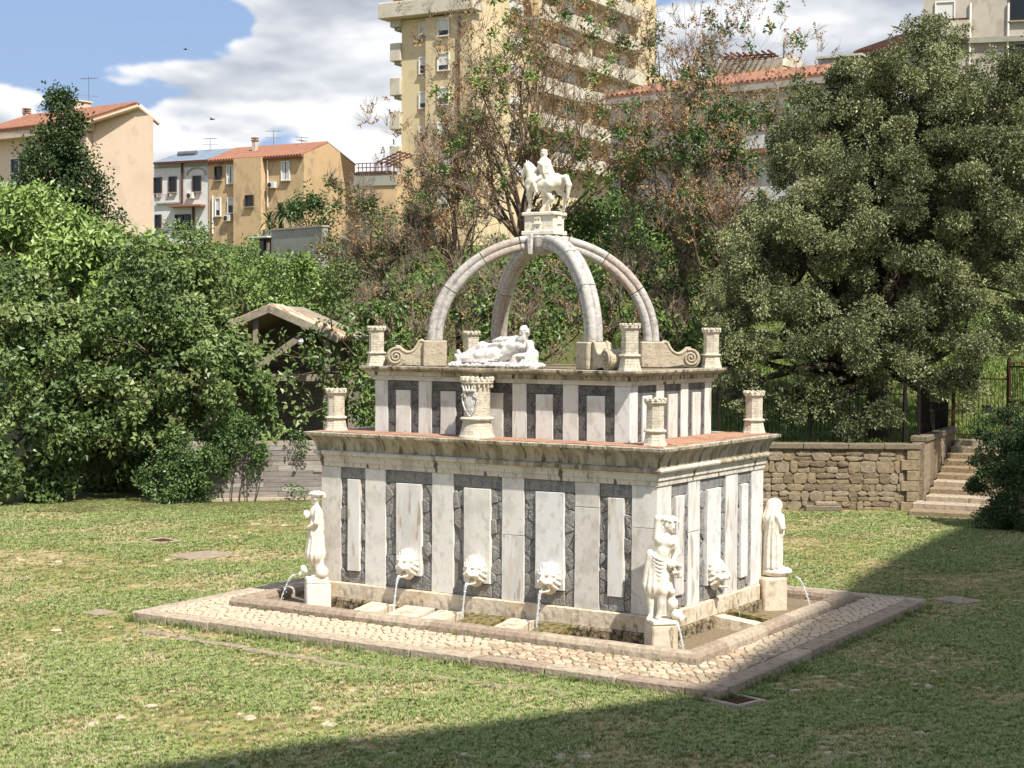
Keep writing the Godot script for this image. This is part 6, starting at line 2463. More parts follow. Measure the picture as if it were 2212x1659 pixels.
func tiled_slope(t: Node3D, a: Vector3, b: Vector3, c: Vector3, d: Vector3, rows: int) -> void:
	# a,b eave; c,d ridge. ribs of round tiles run up the slope
	var m := MB.new()
	m.quad(a, b, c, d)
	var dn := Vector3(0, -0.22, 0)
	m.quad(a + dn, b + dn, b, a)
	m.quad_out(b, c, c + dn, b + dn, b - a)
	m.quad_out(a, d, d + dn, a + dn, a - b)
	m.quad_out(a + dn, b + dn, c + dn, d + dn, Vector3.DOWN)
	part(m, "roof", M.roof, t)
	var r := MB.new()
	for k in rows:
		var q := (k + 0.5) / rows
		r.tube(PackedVector3Array([a.lerp(b, q) + Vector3(0, 0.02, 0), d.lerp(c, q) + Vector3(0, 0.02, 0)]), PackedFloat32Array([0.13, 0.13]), 5)
	var o := part(r, "tile_rows", M.roof, t)
	o.set_meta("kind", "stuff")


func orange_house() -> void:
	var C := pt(q6(1320, 235).x, q6(1320, 235).y, 138.0)
	var L := ray_y(q6(490, 290), C.y)
	var R := ray_y(q6(1765, 330), C.y)
	var base := 9.5
	var t := thing("ochre_house", "two-storey ochre house with a terracotta roof and peeling plaster", "house", Vector3(C.x, base, C.z))
	var f := Face.new(L, C)
	var g := Face.new(C, R)
	var B := L + R - C
	var w := MB.new()
	wall_quad(w, t, L, C, base, C.y, C.y)
	wall_quad(w, t, R, B, base, C.y, C.y)
	wall_quad(w, t, B, L, base, C.y, C.y)
	wall_quad(w, t, C, R, base, C.y, C.y)
	var ap := on(g, q6(1535, 140))
	var apx := at(g, ap.x, ap.y)
	w.tri(C - t.position, R - t.position, apx - t.position)
	var apl := apx + (L - C)
	w.tri(L - t.position, apl - t.position, B - t.position)
	part(w, "wall", M.orange, t)
	var over := f.n * 0.35
	var dn := Vector3(0, -0.12, 0)
	tiled_slope(t, L + over + dn - t.position, C + over + dn - t.position, apx + Vector3(0, 0.06, 0) - t.position, apl + Vector3(0, 0.06, 0) - t.position, 34)
	var ro := MB.new()
	ro.quad(R - f.n * 0.3 - t.position, B - f.n * 0.3 - t.position, apl - t.position + Vector3(0, 0.05, 0), apx - t.position + Vector3(0, 0.05, 0))
	part(ro, "roof", M.roof, t)
	# projecting bay
	var s0 := on(f, q6(745, 300)).x
	var s1 := on(f, q6(985, 300)).x
	var bs := f.basis()
	bx("bay", M.orange, t, at(f, (s0 + s1) * 0.5, (base + C.y) * 0.5 - 0.05, 0.3) - t.position, Vector3(s1 - s0, C.y - base - 0.1, 0.6), 0.0, bs)
	win(t, f, q6(550, 350), q6(600, 460), "dark")
	win(t, f, q6(655, 340), q6(715, 490), "shut")
	win(t, f, q6(1130, 302), q6(1197, 462), "shut")
	win(t, f, q6(553, 622), q6(597, 775), "blind")
	win(t, f, q6(662, 618), q6(712, 750), "blind")
	var fb := Face.new(L + f.n * 0.6, C + f.n * 0.6)
	win(t, fb, q6(815, 598), q6(880, 690), "dark")
	aircon(t, f, q6(1020, 483), q6(1085, 533))
	aircon(t, f, q6(640, 770), q6(697, 822))
	pipe(t, f, q6(1012, 250), q6(1012, 700), M.frame_white)
	pipe(t, f, q6(533, 600), q6(533, 930), M.frame_white, 0.08)
	bx("gutter", M.gutter, t, (L + C) * 0.5 + over + Vector3(0, -0.22, 0) - t.position, Vector3(f.len, 0.16, 0.16), 0.0, bs)
	var ch := at(f, on(f, q6(738, 195)).x, C.y, -2.4) - t.position
	bx("chimney", M.balcony, t, ch + Vector3(0, 1.1, 0), Vector3(0.4, 1.3, 0.4), 0.02, bs)
	for k in 2:
		bx("chimney_cap", M.roof, t, ch + Vector3(0, 1.82 + k * 0.2, 0), Vector3(0.5, 0.12, 0.5), 0.0, bs)
	antenna("tall thin aerial on the ridge of the ochre house", apl.lerp(apx, 0.42), 1.5, 0.4)
	antenna("short aerial behind the ridge of the ochre house", apl.lerp(apx, 0.72), 0.7, 1.2)
	# the whitewashed neighbour
	var R2 := L - f.u * 0.02 - f.n * 0.1
	var L2 := ray_y(q6(8, 316), C.y) - f.n * 0.1
	var h := thing("white_house", "whitewashed house with an arched window niche and red drainpipes", "house", Vector3(R2.x, base, R2.z))
	var hf := Face.new(L2, R2)
	var back := hf.n * -9.0
	var hw := MB.new()
	wall_quad(hw, h, L2, R2, base, C.y, C.y)
	wall_quad(hw, h, R2, R2 + back, base, C.y, C.y)
	wall_quad(hw, h, R2 + back, L2 + back, base, C.y, C.y)
	wall_quad(hw, h, L2 + back, L2, base, C.y, C.y)
	part(hw, "wall", M.whitewash, h)
	var hb := hf.basis()
	var rf := MB.new()
	var e0 := L2 + hf.n * 0.4 - h.position + Vector3(0, 0.05, 0)
	var e1 := R2 + hf.n * 0.4 - h.position + Vector3(0, 0.05, 0)
	var up := hf.n * -5.0 + Vector3(0, 1.55, 0)
	rf.quad(e0, e1, e1 + up, e0 + up)
	rf.quad(e0 + Vector3(0, -0.2, 0), e1 + Vector3(0, -0.2, 0), e1, e0)
	rf.quad_out(e1 + up, e0 + up, e0 + up * 2 + Vector3(0, -3.1, 0), e1 + up * 2 + Vector3(0, -3.1, 0), Vector3.UP)
	part(rf, "roof", M.roof_blue, h)
	bx("gutter", M.gutter, h, (e0 + e1) * 0.5 + Vector3(0, -0.12, 0), Vector3(hf.len, 0.2, 0.2), 0.0, hb)
	bx("string_course", M.concrete, h, (L2 + R2) * 0.5 + Vector3(0, -0.4, 0) + hf.n * 0.05 - h.position, Vector3(hf.len - 0.1, 0.14, 0.12), 0.0, hb)
	for wv in [[18, 445, 82, 575], [150, 437, 210, 565], [358, 430, 423, 560], [30, 768, 78, 880], [205, 768, 332, 900]]:
		win(h, hf, q6(wv[0], wv[1]), q6(wv[2], wv[3]), "dark")
	# arched hood over the right-hand window
	var hc := on(hf, q6(385, 470))
	var arc := PackedVector3Array()
	var ar := PackedFloat32Array()
	for k in 13:
		var a := PI * k / 12.0
		arc.append(hb * Vector3(cos(a) * 1.05, sin(a) * 0.62, 0.06))
		ar.append(0.06)
	var am := MB.new()
	am.tube(arc, ar, 6)
	part(am, "arch_hood", M.sill, h, at(hf, hc.x, hc.y + 0.55) - h.position)
	pipe(h, hf, q6(265, 305), q6(265, 670), M.gutter, 0.11)
	pipe(h, hf, q6(362, 700), q6(362, 900), M.gutter, 0.11)
	aircon(h, hf, q6(318, 575), q6(372, 625))
	var ly := on(hf, q6(140, 665))
	bx("ledge", M.concrete, h, at(hf, ly.x, ly.y, 0.12) - h.position, Vector3(2.7, 0.14, 0.2), 0.0, hb)
	var py := on(hf, q6(320, 690))
	bx("porch_roof", M.roof, h, at(hf, py.x, py.y, 0.4) - h.position, Vector3(3.7, 0.16, 0.8), 0.0, hb)
	# washing line under the two left windows
	var cl := thing("washing_line", "row of small clothes drying under the windows of the white house", "laundry", at(hf, on(hf, q6(120, 590)).x, on(hf, q6(120, 585)).y, 0.35))
	var rope := MB.new()
	rope.tube(PackedVector3Array([hb * Vector3(-1.2, 0, 0), hb * Vector3(0, -0.04, 0), hb * Vector3(1.2, 0, 0)]), PackedFloat32Array([0.01, 0.01, 0.01]), 5)
	part(rope, "line", M.metal, cl)
	var hues := [Color(0.12, 0.10, 0.10), Color(0.78, 0.74, 0.72), Color(0.62, 0.52, 0.42), Color(0.75, 0.62, 0.70), Color(0.80, 0.72, 0.72), Color(0.66, 0.60, 0.70)]
	for k in 9:
		var gm := MB.new()
		var gw := rr(0.14, 0.24)
		var gh := rr(0.15, 0.34)
		gm.hexa(hb * Vector3(-1.0 + k * 0.25, -gh * 0.5 - 0.03, 0), Vector3(gw * rr(0.7, 1.1), gh, 0.05), Vector3(gw, gh, 0.03), hb)
		part(gm, "garment", plain(hues[k % 6], 0.9), cl)
	# solar water heater on the roof
	var so := thing("solar_water_heater", "grey solar water heater tank on the roof of the white house", "water heater", at(hf, on(hf, q6(170, 250)).x, C.y + 0.62, -2.2))
	var tk := MB.new()
	tk.tube(PackedVector3Array([hb * Vector3(-1.0, 0.4, 0), hb * Vector3(-0.05, 0.4, 0)]), PackedFloat32Array([0.24, 0.24]), 14)
	tk.tube(PackedVector3Array([hb * Vector3(0.05, 0.4, 0), hb * Vector3(1.0, 0.4, 0)]), PackedFloat32Array([0.24, 0.24]), 14)
	part(tk, "tank", M.metal, so)
	bx("stand", M.metal, so, Vector3(0, 0.08, 0), Vector3(1.9, 0.3, 0.3), 0.0, hb)
	antenna("aerial with two crossbars on the roof of the white house", at(hf, on(hf, q6(262, 240)).x, C.y + 1.2, -4.0), 1.4, 0.2)


func salmon_house() -> void:
	var cv := q5(875, 415)
	var C := pt(cv.x, cv.y, 116.0)
	var L := ray_y(q5(-120, 525), C.y)
	var R := ray_y(q5(1430, 398), C.y)
	var base := 8.0
	var t := thing("salmon_apartment_house", "salmon pink apartment house with a blank gable wall and red roof", "building", Vector3(C.x, base, C.z))
	var f := Face.new(L, C)
	var g := Face.new(C, R)
	var B := L + R - C
	var ap := on(g, q5(1305, 285))
	var apx := at(g, ap.x, ap.y)
	var apl := apx + (L - C)
	var w := MB.new()
	wall_quad(w, t, L, C, base, C.y, C.y)
	wall_quad(w, t, C, R, base, C.y, C.y)
	wall_quad(w, t, R, B, base, C.y, C.y)
	wall_quad(w, t, B, L, base, C.y, C.y)
	w.tri(C - t.position, R - t.position, apx - t.position)
	w.tri(L - t.position, apl - t.position, B - t.position)
	part(w, "wall", M.salmon, t)
	var p := t.position
	var over := f.n * 0.8
	tiled_slope(t, L + over + Vector3(0, -0.05, 0) - p, C + over + g.n * 0.25 + Vector3(0, -0.05, 0) - p, apx + g.n * 0.25 + Vector3(0, 0.25, 0) - p, apl + Vector3(0, 0.25, 0) - p, 40)
	var ro := MB.new()
	var e2 := R - f.n * 0.7 + g.n * 0.25
	ro.quad(e2 + Vector3(0, -0.1, 0) - p, B - f.n * 0.7 + Vector3(0, -0.1, 0) - p, apl + Vector3(0, 0.24, 0) - p, apx + g.n * 0.25 + Vector3(0, 0.24, 0) - p)
	part(ro, "roof", M.roof, t)
	bx("eave", M.salmon_b, t, (L + C) * 0.5 + f.n * 0.42 + Vector3(0, -0.5, 0) - p, Vector3(f.len + 0.3, 0.55, 0.84), 0.0, f.basis())
	var vg := MB.new()
	var va := apx + g.n * 0.16 - p + Vector3(0, 0.02, 0)
	for e in [C + f.n * 0.7 - p, R - f.n * 0.7 - p]:
		var en: Vector3 = e + g.n * 0.16 + Vector3(0, -0.28, 0)
		vg.tube(PackedVector3Array([en, va]), PackedFloat32Array([0.2, 0.2]), 4)
	part(vg, "verge", M.salmon, t)
	# facade with loggias
	var fb := f.basis()
	for k in 4:
		var s := f.len - 4.6 - k * 5.2
		if s < 1.0:
			break
		bx("pier", M.salmon_b, t, at(f, s + 4.0, (base + C.y) * 0.5 - 0.4, 0.28) - p, Vector3(0.9, C.y - base - 0.8, 0.56), 0.0, fb)
		for j in 3:
			var y := C.y - 4.4 - j * 3.3
			win_at(t, f, s + 0.2, s + 2.2, y + 0.2, y + 2.2, "white")
			bx("parapet", M.whitewash, t, at(f, s + 1.2, y - 0.1, 0.5) - p, Vector3(4.0, 1.0, 0.14), 0.0, fb)
			bx("balcony_slab", M.salmon_b, t, at(f, s + 1.2, y - 0.68, 0.28) - p, Vector3(4.2, 0.16, 0.56), 0.0, fb)
	var d := at(f, on(f, q5(380, 350)).x, C.y, -3.2) - p
	bx("dormer", M.salmon_b, t, d + Vector3(0, 1.2, 0), Vector3(1.7, 1.9, 1.6), 0.0, fb)
	bx("dormer_window", M.pane, t, d + Vector3(-0.25, 1.5, 0) + f.n * 0.82, Vector3(0.8, 0.5, 0.06), 0.0, fb)
	bx("dormer_roof", M.salmon, t, d + Vector3(0, 2.2, 0), Vector3(1.9, 0.1, 1.8), 0.0, fb)
	var c := at(f, on(f, q5(45, 400)).x, C.y, -2.0) - p
	bx("chimney", M.salmon_b, t, c + Vector3(0, 0.7, 0), Vector3(0.42, 1.6, 0.42), 0.0, fb)
	for k in 3:
		bx("chimney_cap", M.roof, t, c + Vector3(0, 1.55 + k * 0.15, 0), Vector3(0.5, 0.09, 0.5), 0.0, fb)
	antenna("tall television aerial rising behind the dark tree at the left", at(f, on(f, q5(425, 350)).x, C.y + 0.9, -4.0), 3.3, 0.3)


func tall_block() -> void:
	var cv := qt(745, 78)
	var C := pt(cv.x, cv.y, 134.0)
	var L := ray_y(qt(288, 128), C.y)
	var base := 8.5
	var t := thing("yellow_apartment_tower", "tall pale yellow apartment tower with balconies behind the bare tree", "building", Vector3(C.x, base, C.z))
	var p := t.position
	var f := Face.new(L, C)
	# the lit flank runs back at a right angle
	var back := -f.n
	var gdir := Face.new(C, C + back)
	var sR := on(gdir, qt(1930, 300)).x
	var R := C + back * sR
	var g := Face.new(C, R)
	var top := C.y
	var B := L + R - C
	var w := MB.new()
	for q in [[L, C], [C, R], [R, B], [B, L]]:
		wall_quad(w, t, q[0], q[1], base, top, top)
	part(w, "wall", M.yellow, t)
	var fb := f.basis()
	var gb := g.basis()
	# attic storeys behind the cornice, stepping up out of the frame
	var hi := on(g, qt(1770, 0))
	var at0 := on(g, qt(900, 40)).x
	bx("attic", M.yellow, t, (L + C) * 0.5 + back * (sR * 0.5) + Vector3(0, 4.6, 0) - p, Vector3(f.len - 2.0, 9.2, sR - 0.6), 0.0, fb)
	bx("cornice", M.balcony, t, (L + C) * 0.5 + f.n * 0.35 + f.u * -0.6 + Vector3(0, 0.75, 0) - p, Vector3(f.len + 2.2, 1.35, 1.6), 0.06, fb)
	bx("cornice_roof", M.roof, t, (L + C) * 0.5 + f.n * -0.2 + Vector3(0, 1.6, 0) - p, Vector3(f.len + 0.6, 0.4, 2.4), 0.1, fb)
	bx("parapet", M.yellow, t, (L + C) * 0.5 + f.n * -0.9 + Vector3(0, 2.4, 0) - p, Vector3(f.len - 1.0, 1.6, 0.3), 0.0, fb)
	# projecting half of the front
	var s0 := on(f, qt(453, 300)).x
	bx("front_bay", M.yellow, t, at(f, (s0 + f.len) * 0.5, (base + top) * 0.5 - 0.05, 0.22) - p, Vector3(f.len - s0, top - base - 0.1, 0.45), 0.0, fb)
	var f2 := Face.new(L + f.n * 0.445, C + f.n * 0.445)
	for k in 6:
		var y := 146.0 + k * 215.0
		win(t, f, qt(400, y), qt(452, y + 95), "blind")
		win(t, f2, qt(515, y - 26), qt(583, y + 74), "blind")
	pipe(t, f2, qt(648, 100), qt(648, 1300), M.gutter, 0.11)
	# balconies off the left end
	for k in 6:
		var y := on(f, qt(288, 255 + (k - 1) * 213)).y
		var o := bx("balcony", M.balcony, t, at(f, -0.5, y - 0.95, -1.3) - p, Vector3(1.1, 1.55, 3.2), 0.06, fb)
		bx("balcony_floor", M.concrete, o, Vector3(0, -0.92, 0) + f.u * 0.12, Vector3(0.8, 0.3, 2.7), 0.08, fb)
	# flank: windows, then deep balconies
	for k in 6:
		var y := -20.0 + k * 200.0
		win(t, g, qt(958, y + 10), qt(990, y + 105), "blind")
		win(t, g, qt(1003, y + 30), qt(1030, y + 120), "blind")
	var b0 := on(g, qt(1090, 150)).x
	var b1 := on(g, qt(1715, 150)).x
	for k in 6:
		var y := on(g, qt(1500, 250)).y - k * 3.15 + 3.15 * (1.0 if k == 0 else 0.0)
		y = on(g, qt(1500, 248)).y - (k - 1) * 3.2
		bx("loggia", M.orange, t, at(g, (b0 + b1) * 0.5, y + 1.9, 0.03) - p, Vector3(b1 - b0, 2.3, 0.05), 0.0, gb)
		for e in [[0.76, 0.94], [0.24, 0.4]]:
			win_at(t, Face.new(g.o + g.n * 0.07, g.o + g.n * 0.07 + g.u), lerpf(b0, b1, e[0]), lerpf(b0, b1, e[1]), y + 0.85, y + 2.5, "blind")
		bx("balcony_parapet", M.balcony, t, at(g, (b0 + b1) * 0.5, y + 0.45, 1.3) - p, Vector3(b1 - b0, 1.15, 0.16), 0.0, gb)
		bx("balcony_end", M.balcony, t, at(g, b1, y + 0.45, 0.65) - p, Vector3(0.16, 1.15, 1.45), 0.0, gb)
		bx("balcony_floor", M.balcony, t, at(g, (b0 + b1) * 0.5, y - 0.2, 0.7) - p, Vector3(b1 - b0 + 0.2, 0.24, 1.5), 0.0, gb)
		bx("loggia_ceiling", M.yellow, t, at(g, (b0 + b1) * 0.5, y + 3.0, 0.72) - p, Vector3(b1 - b0, 0.1, 1.4), 0.0, gb)
		for e in [0.02, 0.5, 0.99]:
			bx("loggia_pier", M.yellow, t, at(g, lerpf(b0, b1, e), y + 1.5, 0.4) - p, Vector3(0.5, 3.0, 0.75), 0.0, gb)
	# satellite dish
	var ds := thing("satellite_dish", "white satellite dish on the left balconies of the yellow tower", "dish", at(f, -0.6, on(f, qt(260, 855)).y - 0.6, 0.35))
	var dm := MB.new()
	dm.lathe([[0.0, 0.0], [0.16, 0.03], [0.3, 0.1], [0.31, 0.12], [0.16, 0.05], [0.0, 0.02]], 18, Vector3.ZERO, true, 0.0, Basis(Vector3.RIGHT, deg_to_rad(70)))
	part(dm, "dish", M.blind, ds, Vector3(0, 0.6, 0))
	bx("mount", M.metal, ds, Vector3(0, 0.25, -0.05), Vector3(0.08, 0.6, 0.08))
	# low house with roof pergola at its foot
	var c2 := q6(2125, 400)
	var D := pt(c2.x, c2.y, 131.0)
	var E := ray_y(q6(1762, 412), D.y)
	var lo := thing("low_yellow_house", "low yellow house with a roof terrace and dark pergola beside the tower", "house", Vector3(E.x, base, E.z))
	var lf := Face.new(E, D)
	var lb := lf.basis()
	var lw := MB.new()
	var bk := lf.n * -6.0
	wall_quad(lw, lo, E, D, base, D.y, D.y)
	wall_quad(lw, lo, D, D + bk, base, D.y, D.y)
	wall_quad(lw, lo, D + bk, E + bk, base, D.y, D.y)
	wall_quad(lw, lo, E + bk, E, base, D.y, D.y)
	lw.quad(E - lo.position, D - lo.position, D + bk - lo.position, E + bk - lo.position)
	part(lw, "wall", M.orange, lo)
	bx("parapet", M.concrete, lo, at(lf, lf.len * 0.5, D.y - 0.5, 0.05) - lo.position, Vector3(lf.len, 1.0, 0.16), 0.0, lb)
	bx("coping", M.gutter, lo, at(lf, lf.len * 0.5, D.y + 0.05, 0.05) - lo.position, Vector3(lf.len + 0.1, 0.14, 0.3), 0.0, lb)
	win(lo, lf, q6(1850, 585), q6(1935, 705), "shut")
	var pg := thing("roof_pergola", "dark timber pergola with fretwork railing on the low yellow house", "pergola", at(lf, lf.len * 0.5, D.y + 0.1, -0.3))
	for k in 9:
		bx("rail_panel", M.gutter, pg, lb * Vector3(-lf.len * 0.5 + 0.2 + k * 0.36, 0.42, 0), Vector3(0.05, 0.84, 0.05), 0.0, lb)
	for y in [0.1, 0.45, 0.8]:
		bx("rail", M.gutter, pg, lb * Vector3(-lf.len * 0.08, y, 0), Vector3(lf.len * 0.84, 0.06, 0.06), 0.0, lb)
	for k in 5:
		var x := lf.len * (-0.08 + 0.145 * k)
		bx("post", M.gutter, pg, lb * Vector3(x, 0.42 + 0.09 * k, -0.4), Vector3(0.09, 0.84 + 0.18 * k, 0.09), 0.0, lb)
	for k in 4:
		var rb := MB.new()
		rb.tube(PackedVector3Array([lb * Vector3(-lf.len * 0.10, 0.82, -0.4 - k * 0.9), lb * Vector3(lf.len * 0.52, 1.75, -0.4 - k * 0.9)]), PackedFloat32Array([0.06, 0.06]), 4)
		part(rb, "rafter", M.gutter, pg)
	for k in 5:
		var pr := MB.new()
		pr.tube(PackedVector3Array([lb * Vector3(lf.len * (-0.02 + 0.12 * k), 0.98 + 0.18 * k, -0.2), lb * Vector3(lf.len * (-0.02 + 0.12 * k), 0.98 + 0.18 * k, -3.4)]), PackedFloat32Array([0.05, 0.05]), 4)
		part(pr, "purlin", M.gutter, pg)


func white_block() -> void:
	var C := pt(1831, 158, 98.0)
	var L := ray_y(Vector2(1320, 212), C.y)
	var base := 6.5
	var t := thing("white_apartment_block", "white apartment block with red roof edge glimpsed through the trees", "building", Vector3(C.x, base, C.z))
	var p := t.position
	var f := Face.new(L, C)
	var fb := f.basis()
	var bk := f.n * -10.0
	var w := MB.new()
	for q in [[L, C], [C, C + bk], [C + bk, L + bk], [L + bk, L]]:
		wall_quad(w, t, q[0], q[1], base, C.y, C.y)
	part(w, "wall", M.offwhite, t)
	tiled_slope(t, L + f.n * 0.7 - p, C + f.n * 0.7 - p, C + bk * 0.5 + Vector3(0, 1.5, 0) - p, L + bk * 0.5 + Vector3(0, 1.5, 0) - p, 44)
	bx("eave", M.greywall, t, (L + C) * 0.5 + f.n * 0.35 + Vector3(0, -0.35, 0) - p, Vector3(f.len, 0.4, 0.7), 0.0, fb)
	for j in 4:
		var y := C.y - 3.4 - j * 3.25
		var n := int(f.len / 2.6)
		for k in n:
			var s := (k + 0.5) / n * f.len
			if k % 3 != 1:
				win_at(t, f, s - 0.5, s + 0.5, y, y + 1.6, "dark" if (k + j) % 2 else "white")
		if j < 3:
			bx("balcony_slab", M.roof if j == 0 else M.greywall, t, at(f, f.len * 0.5, y - 1.05, 0.55) - p, Vector3(f.len * 0.96, 0.3, 1.1), 0.0, fb)
			bx("balcony_parapet", M.whitewash, t, at(f, f.len * 0.62, y - 0.5, 1.02) - p, Vector3(f.len * 0.5, 0.85, 0.12), 0.0, fb)
	aircon(t, f, qr(886, 495), qr(942, 535))


func right_houses() -> void:
	var c := qr(742, 398)
	var C := pt(c.x, c.y, 112.0)
	var L := ray_y(qr(300, 425), C.y)
	var R := ray_y(qr(935, 440), C.y)
	var base := 9.0
	var t := thing("rooftop_house", "tan rooftop house with a timber pergola behind the right trees", "house", Vector3(C.x, base, C.z))
	var p := t.position
	var f := Face.new(L, C)
	var g := Face.new(C, R)
	var B := L + R - C
	var w := MB.new()
	for q in [[L, C], [C, R], [R, B], [B, L]]:
		wall_quad(w, t, q[0], q[1], base, C.y, C.y)
	w.quad(L - p, C - p, R - p, B - p)
	part(w, "wall", M.orange, t)
	var gm := MB.new()
	var a := on(g, qr(805, 330))
	var apx := at(g, a.x, a.y, 0.05)
	gm.tri(C + g.n * 0.05 - p, R + g.n * 0.05 - p, apx - p)
	gm.tri(C - g.n * 2.0 - p, apx - g.n * 2.0 - p, R - g.n * 2.0 - p)
	gm.quad_out(C + g.n * 0.05 - p, apx - p, apx - g.n * 2.0 - p, C - g.n * 2.0 - p, Vector3.UP)
	gm.quad_out(R + g.n * 0.05 - p, apx - p, apx - g.n * 2.0 - p, R - g.n * 2.0 - p, Vector3.UP)
	part(gm, "stair_head", M.balcony, t)
	bx("parapet", M.greywall, t, (L + C) * 0.5 + Vector3(0, 0.25, 0) + f.n * -0.1 - p, Vector3(f.len, 0.5, 0.2), 0.0, f.basis())
	for k in 9:
		bx("pergola_beam", M.gutter, t, at(f, f.len * (0.15 + 0.085 * k), C.y + 0.98 + 0.03 * sin(k), -1.0) - p, Vector3(0.1, 0.12, 3.2), 0.0, f.basis())
	for k in 3:
		bx("pergola_beam", M.gutter, t, at(f, f.len * 0.5, C.y + 0.85, -0.1 - k * 1.0) - p, Vector3(f.len * 0.8, 0.12, 0.1), 0.0, f.basis())
	for s in [0.16, 0.5, 0.84]:
		bx("pergola_post", M.gutter, t, at(f, f.len * s, C.y + 0.45, -0.2) - p, Vector3(0.1, 0.8, 0.1), 0.0, f.basis())
	var fl := MB.new()
	fl.tube(PackedVector3Array([Vector3.ZERO, Vector3(0, 1.5, 0), f.u * 0.5 + Vector3(0, 1.2, 0), f.u * 0.7 + Vector3(0, 1.5, 0)]), PackedFloat32Array([0.06, 0.06, 0.06, 0.06]), 6)
	part(fl, "flue", M.metal, t, at(f, f.len * 0.97, C.y + 0.2, -1.0) - p)
	# low grey parapet house
	var c2 := qr(1215, 338)
	var C2 := pt(c2.x, c2.y, 108.0)
	var L2 := ray_y(qr(960, 360), C2.y)
	var t2 := thing("grey_parapet_house", "flat-roofed grey house with a blotched parapet", "house", Vector3(C2.x, base, C2.z))
	var f2 := Face.new(L2, C2)
	bx("wall", M.greywall, t2, (L2 + C2) * 0.5 - f2.n * 3.0 - t2.position + Vector3(0, (base - C2.y) * 0.5, 0), Vector3(f2.len, C2.y - base, 6.0), 0.0, f2.basis())
	bx("coping", M.balcony, t2, (L2 + C2) * 0.5 - f2.n * 3.0 - t2.position + Vector3(0, 0.08, 0), Vector3(f2.len + 0.3, 0.16, 6.3), 0.0, f2.basis())
	# house with dark overhanging roof
	var A3 := pt(1848, 122, 114.0)
	var B3 := pt(2010, 118, 111.0)
	B3.y = A3.y
	var t3 := thing("dark_eaved_house", "house with dark overhanging eaves and a red roof behind the evergreen oak", "house", Vector3(A3.x, base, A3.z))
	var f3 := Face.new(A3, B3)
	var p3 := t3.position
	bx("wall", M.balcony, t3, at(f3, f3.len * 0.55, (base + A3.y) * 0.5 - 0.1, -3.2) - p3, Vector3(f3.len * 0.9, A3.y - base - 0.2, 5.6), 0.0, f3.basis())
	bx("eave", M.frame_dark, t3, at(f3, f3.len * 0.5, A3.y - 0.08, -2.6) - p3, Vector3(f3.len + 0.3, 0.16, 6.0), 0.0, f3.basis())
	tiled_slope(t3, at(f3, -0.1, A3.y + 0.22, 0.35) - p3, at(f3, f3.len, A3.y + 0.22, 0.35) - p3, at(f3, f3.len, A3.y + 1.7, -2.8) - p3, at(f3, f3.len * 0.45, A3.y + 1.7, -2.8) - p3, 16)
	# grey flats at the top right
	var c4 := qr(1888, 250)
	var C4 := pt(c4.x, c4.y, 104.0)
	var L4 := ray_y(qr(1600, 262), C4.y)
	var f4 := Face.new(L4, C4)
	var R4 := C4 + f4.u * 14.0
	f4 = Face.new(L4, R4)
	var t4 := thing("grey_apartment_block", "grey apartment block with balconies at the top right corner", "building", Vector3(L4.x, base, L4.z))
	var p4 := t4.position
	var top := C4.y + 10.0
	bx("wall", M.greywall, t4, at(f4, f4.len * 0.5, (base + top) * 0.5, -5.0) - p4, Vector3(f4.len, top - base, 10.0), 0.0, f4.basis())
	var b4 := f4.basis()
	var sC := (C4 - L4).dot(f4.u)
	for j in 4:
		var y := C4.y + 3.2 - j * 3.2
		bx("floor_band", M.concrete, t4, at(f4, f4.len * 0.5, y - 3.2, 0.15) - p4, Vector3(f4.len + 0.2, 0.35, 0.3), 0.0, b4)
		bx("balcony", M.balcony, t4, at(f4, sC * 0.48, y - 2.5, 1.0) - p4, Vector3(sC * 0.95, 1.05, 0.14), 0.0, b4)
		bx("balcony_end", M.balcony, t4, at(f4, sC * 0.955, y - 2.5, 0.5) - p4, Vector3(0.14, 1.05, 1.0), 0.0, b4)
		bx("balcony_floor", M.concrete, t4, at(f4, sC * 0.48, y - 3.1, 0.55) - p4, Vector3(sC * 0.98, 0.2, 1.1), 0.0, b4)
		bx("handrail", M.gutter, t4, at(f4, sC * 0.48, y - 1.92, 1.0) - p4, Vector3(sC * 0.96, 0.08, 0.2), 0.0, b4)
		win_at(t4, f4, sC * 0.25, sC * 0.65, y - 2.9, y - 0.6, "blind")
		win_at(t4, f4, sC + 2.4, sC + 5.0, y - 3.0 + 1.0, y - 0.4, "dark")
		bx("balcony", M.balcony, t4, at(f4, sC + 10.5, y - 2.5, 1.0) - p4, Vector3(6.6, 1.05, 0.14), 0.0, b4)
		bx("balcony_floor", M.concrete, t4, at(f4, sC + 10.5, y - 3.1, 0.55) - p4, Vector3(6.8, 0.2, 1.1), 0.0, b4)
		win_at(t4, f4, sC + 8.2, sC + 9.6, y - 2.2, y - 0.5, "blind")
	pipe(t4, f4, qr(1886, 20), qr(1886, 400), M.frame_white, 0.08)
	pipe(t4, f4, qr(2117, 20), qr(2117, 400), M.frame_white, 0.08)


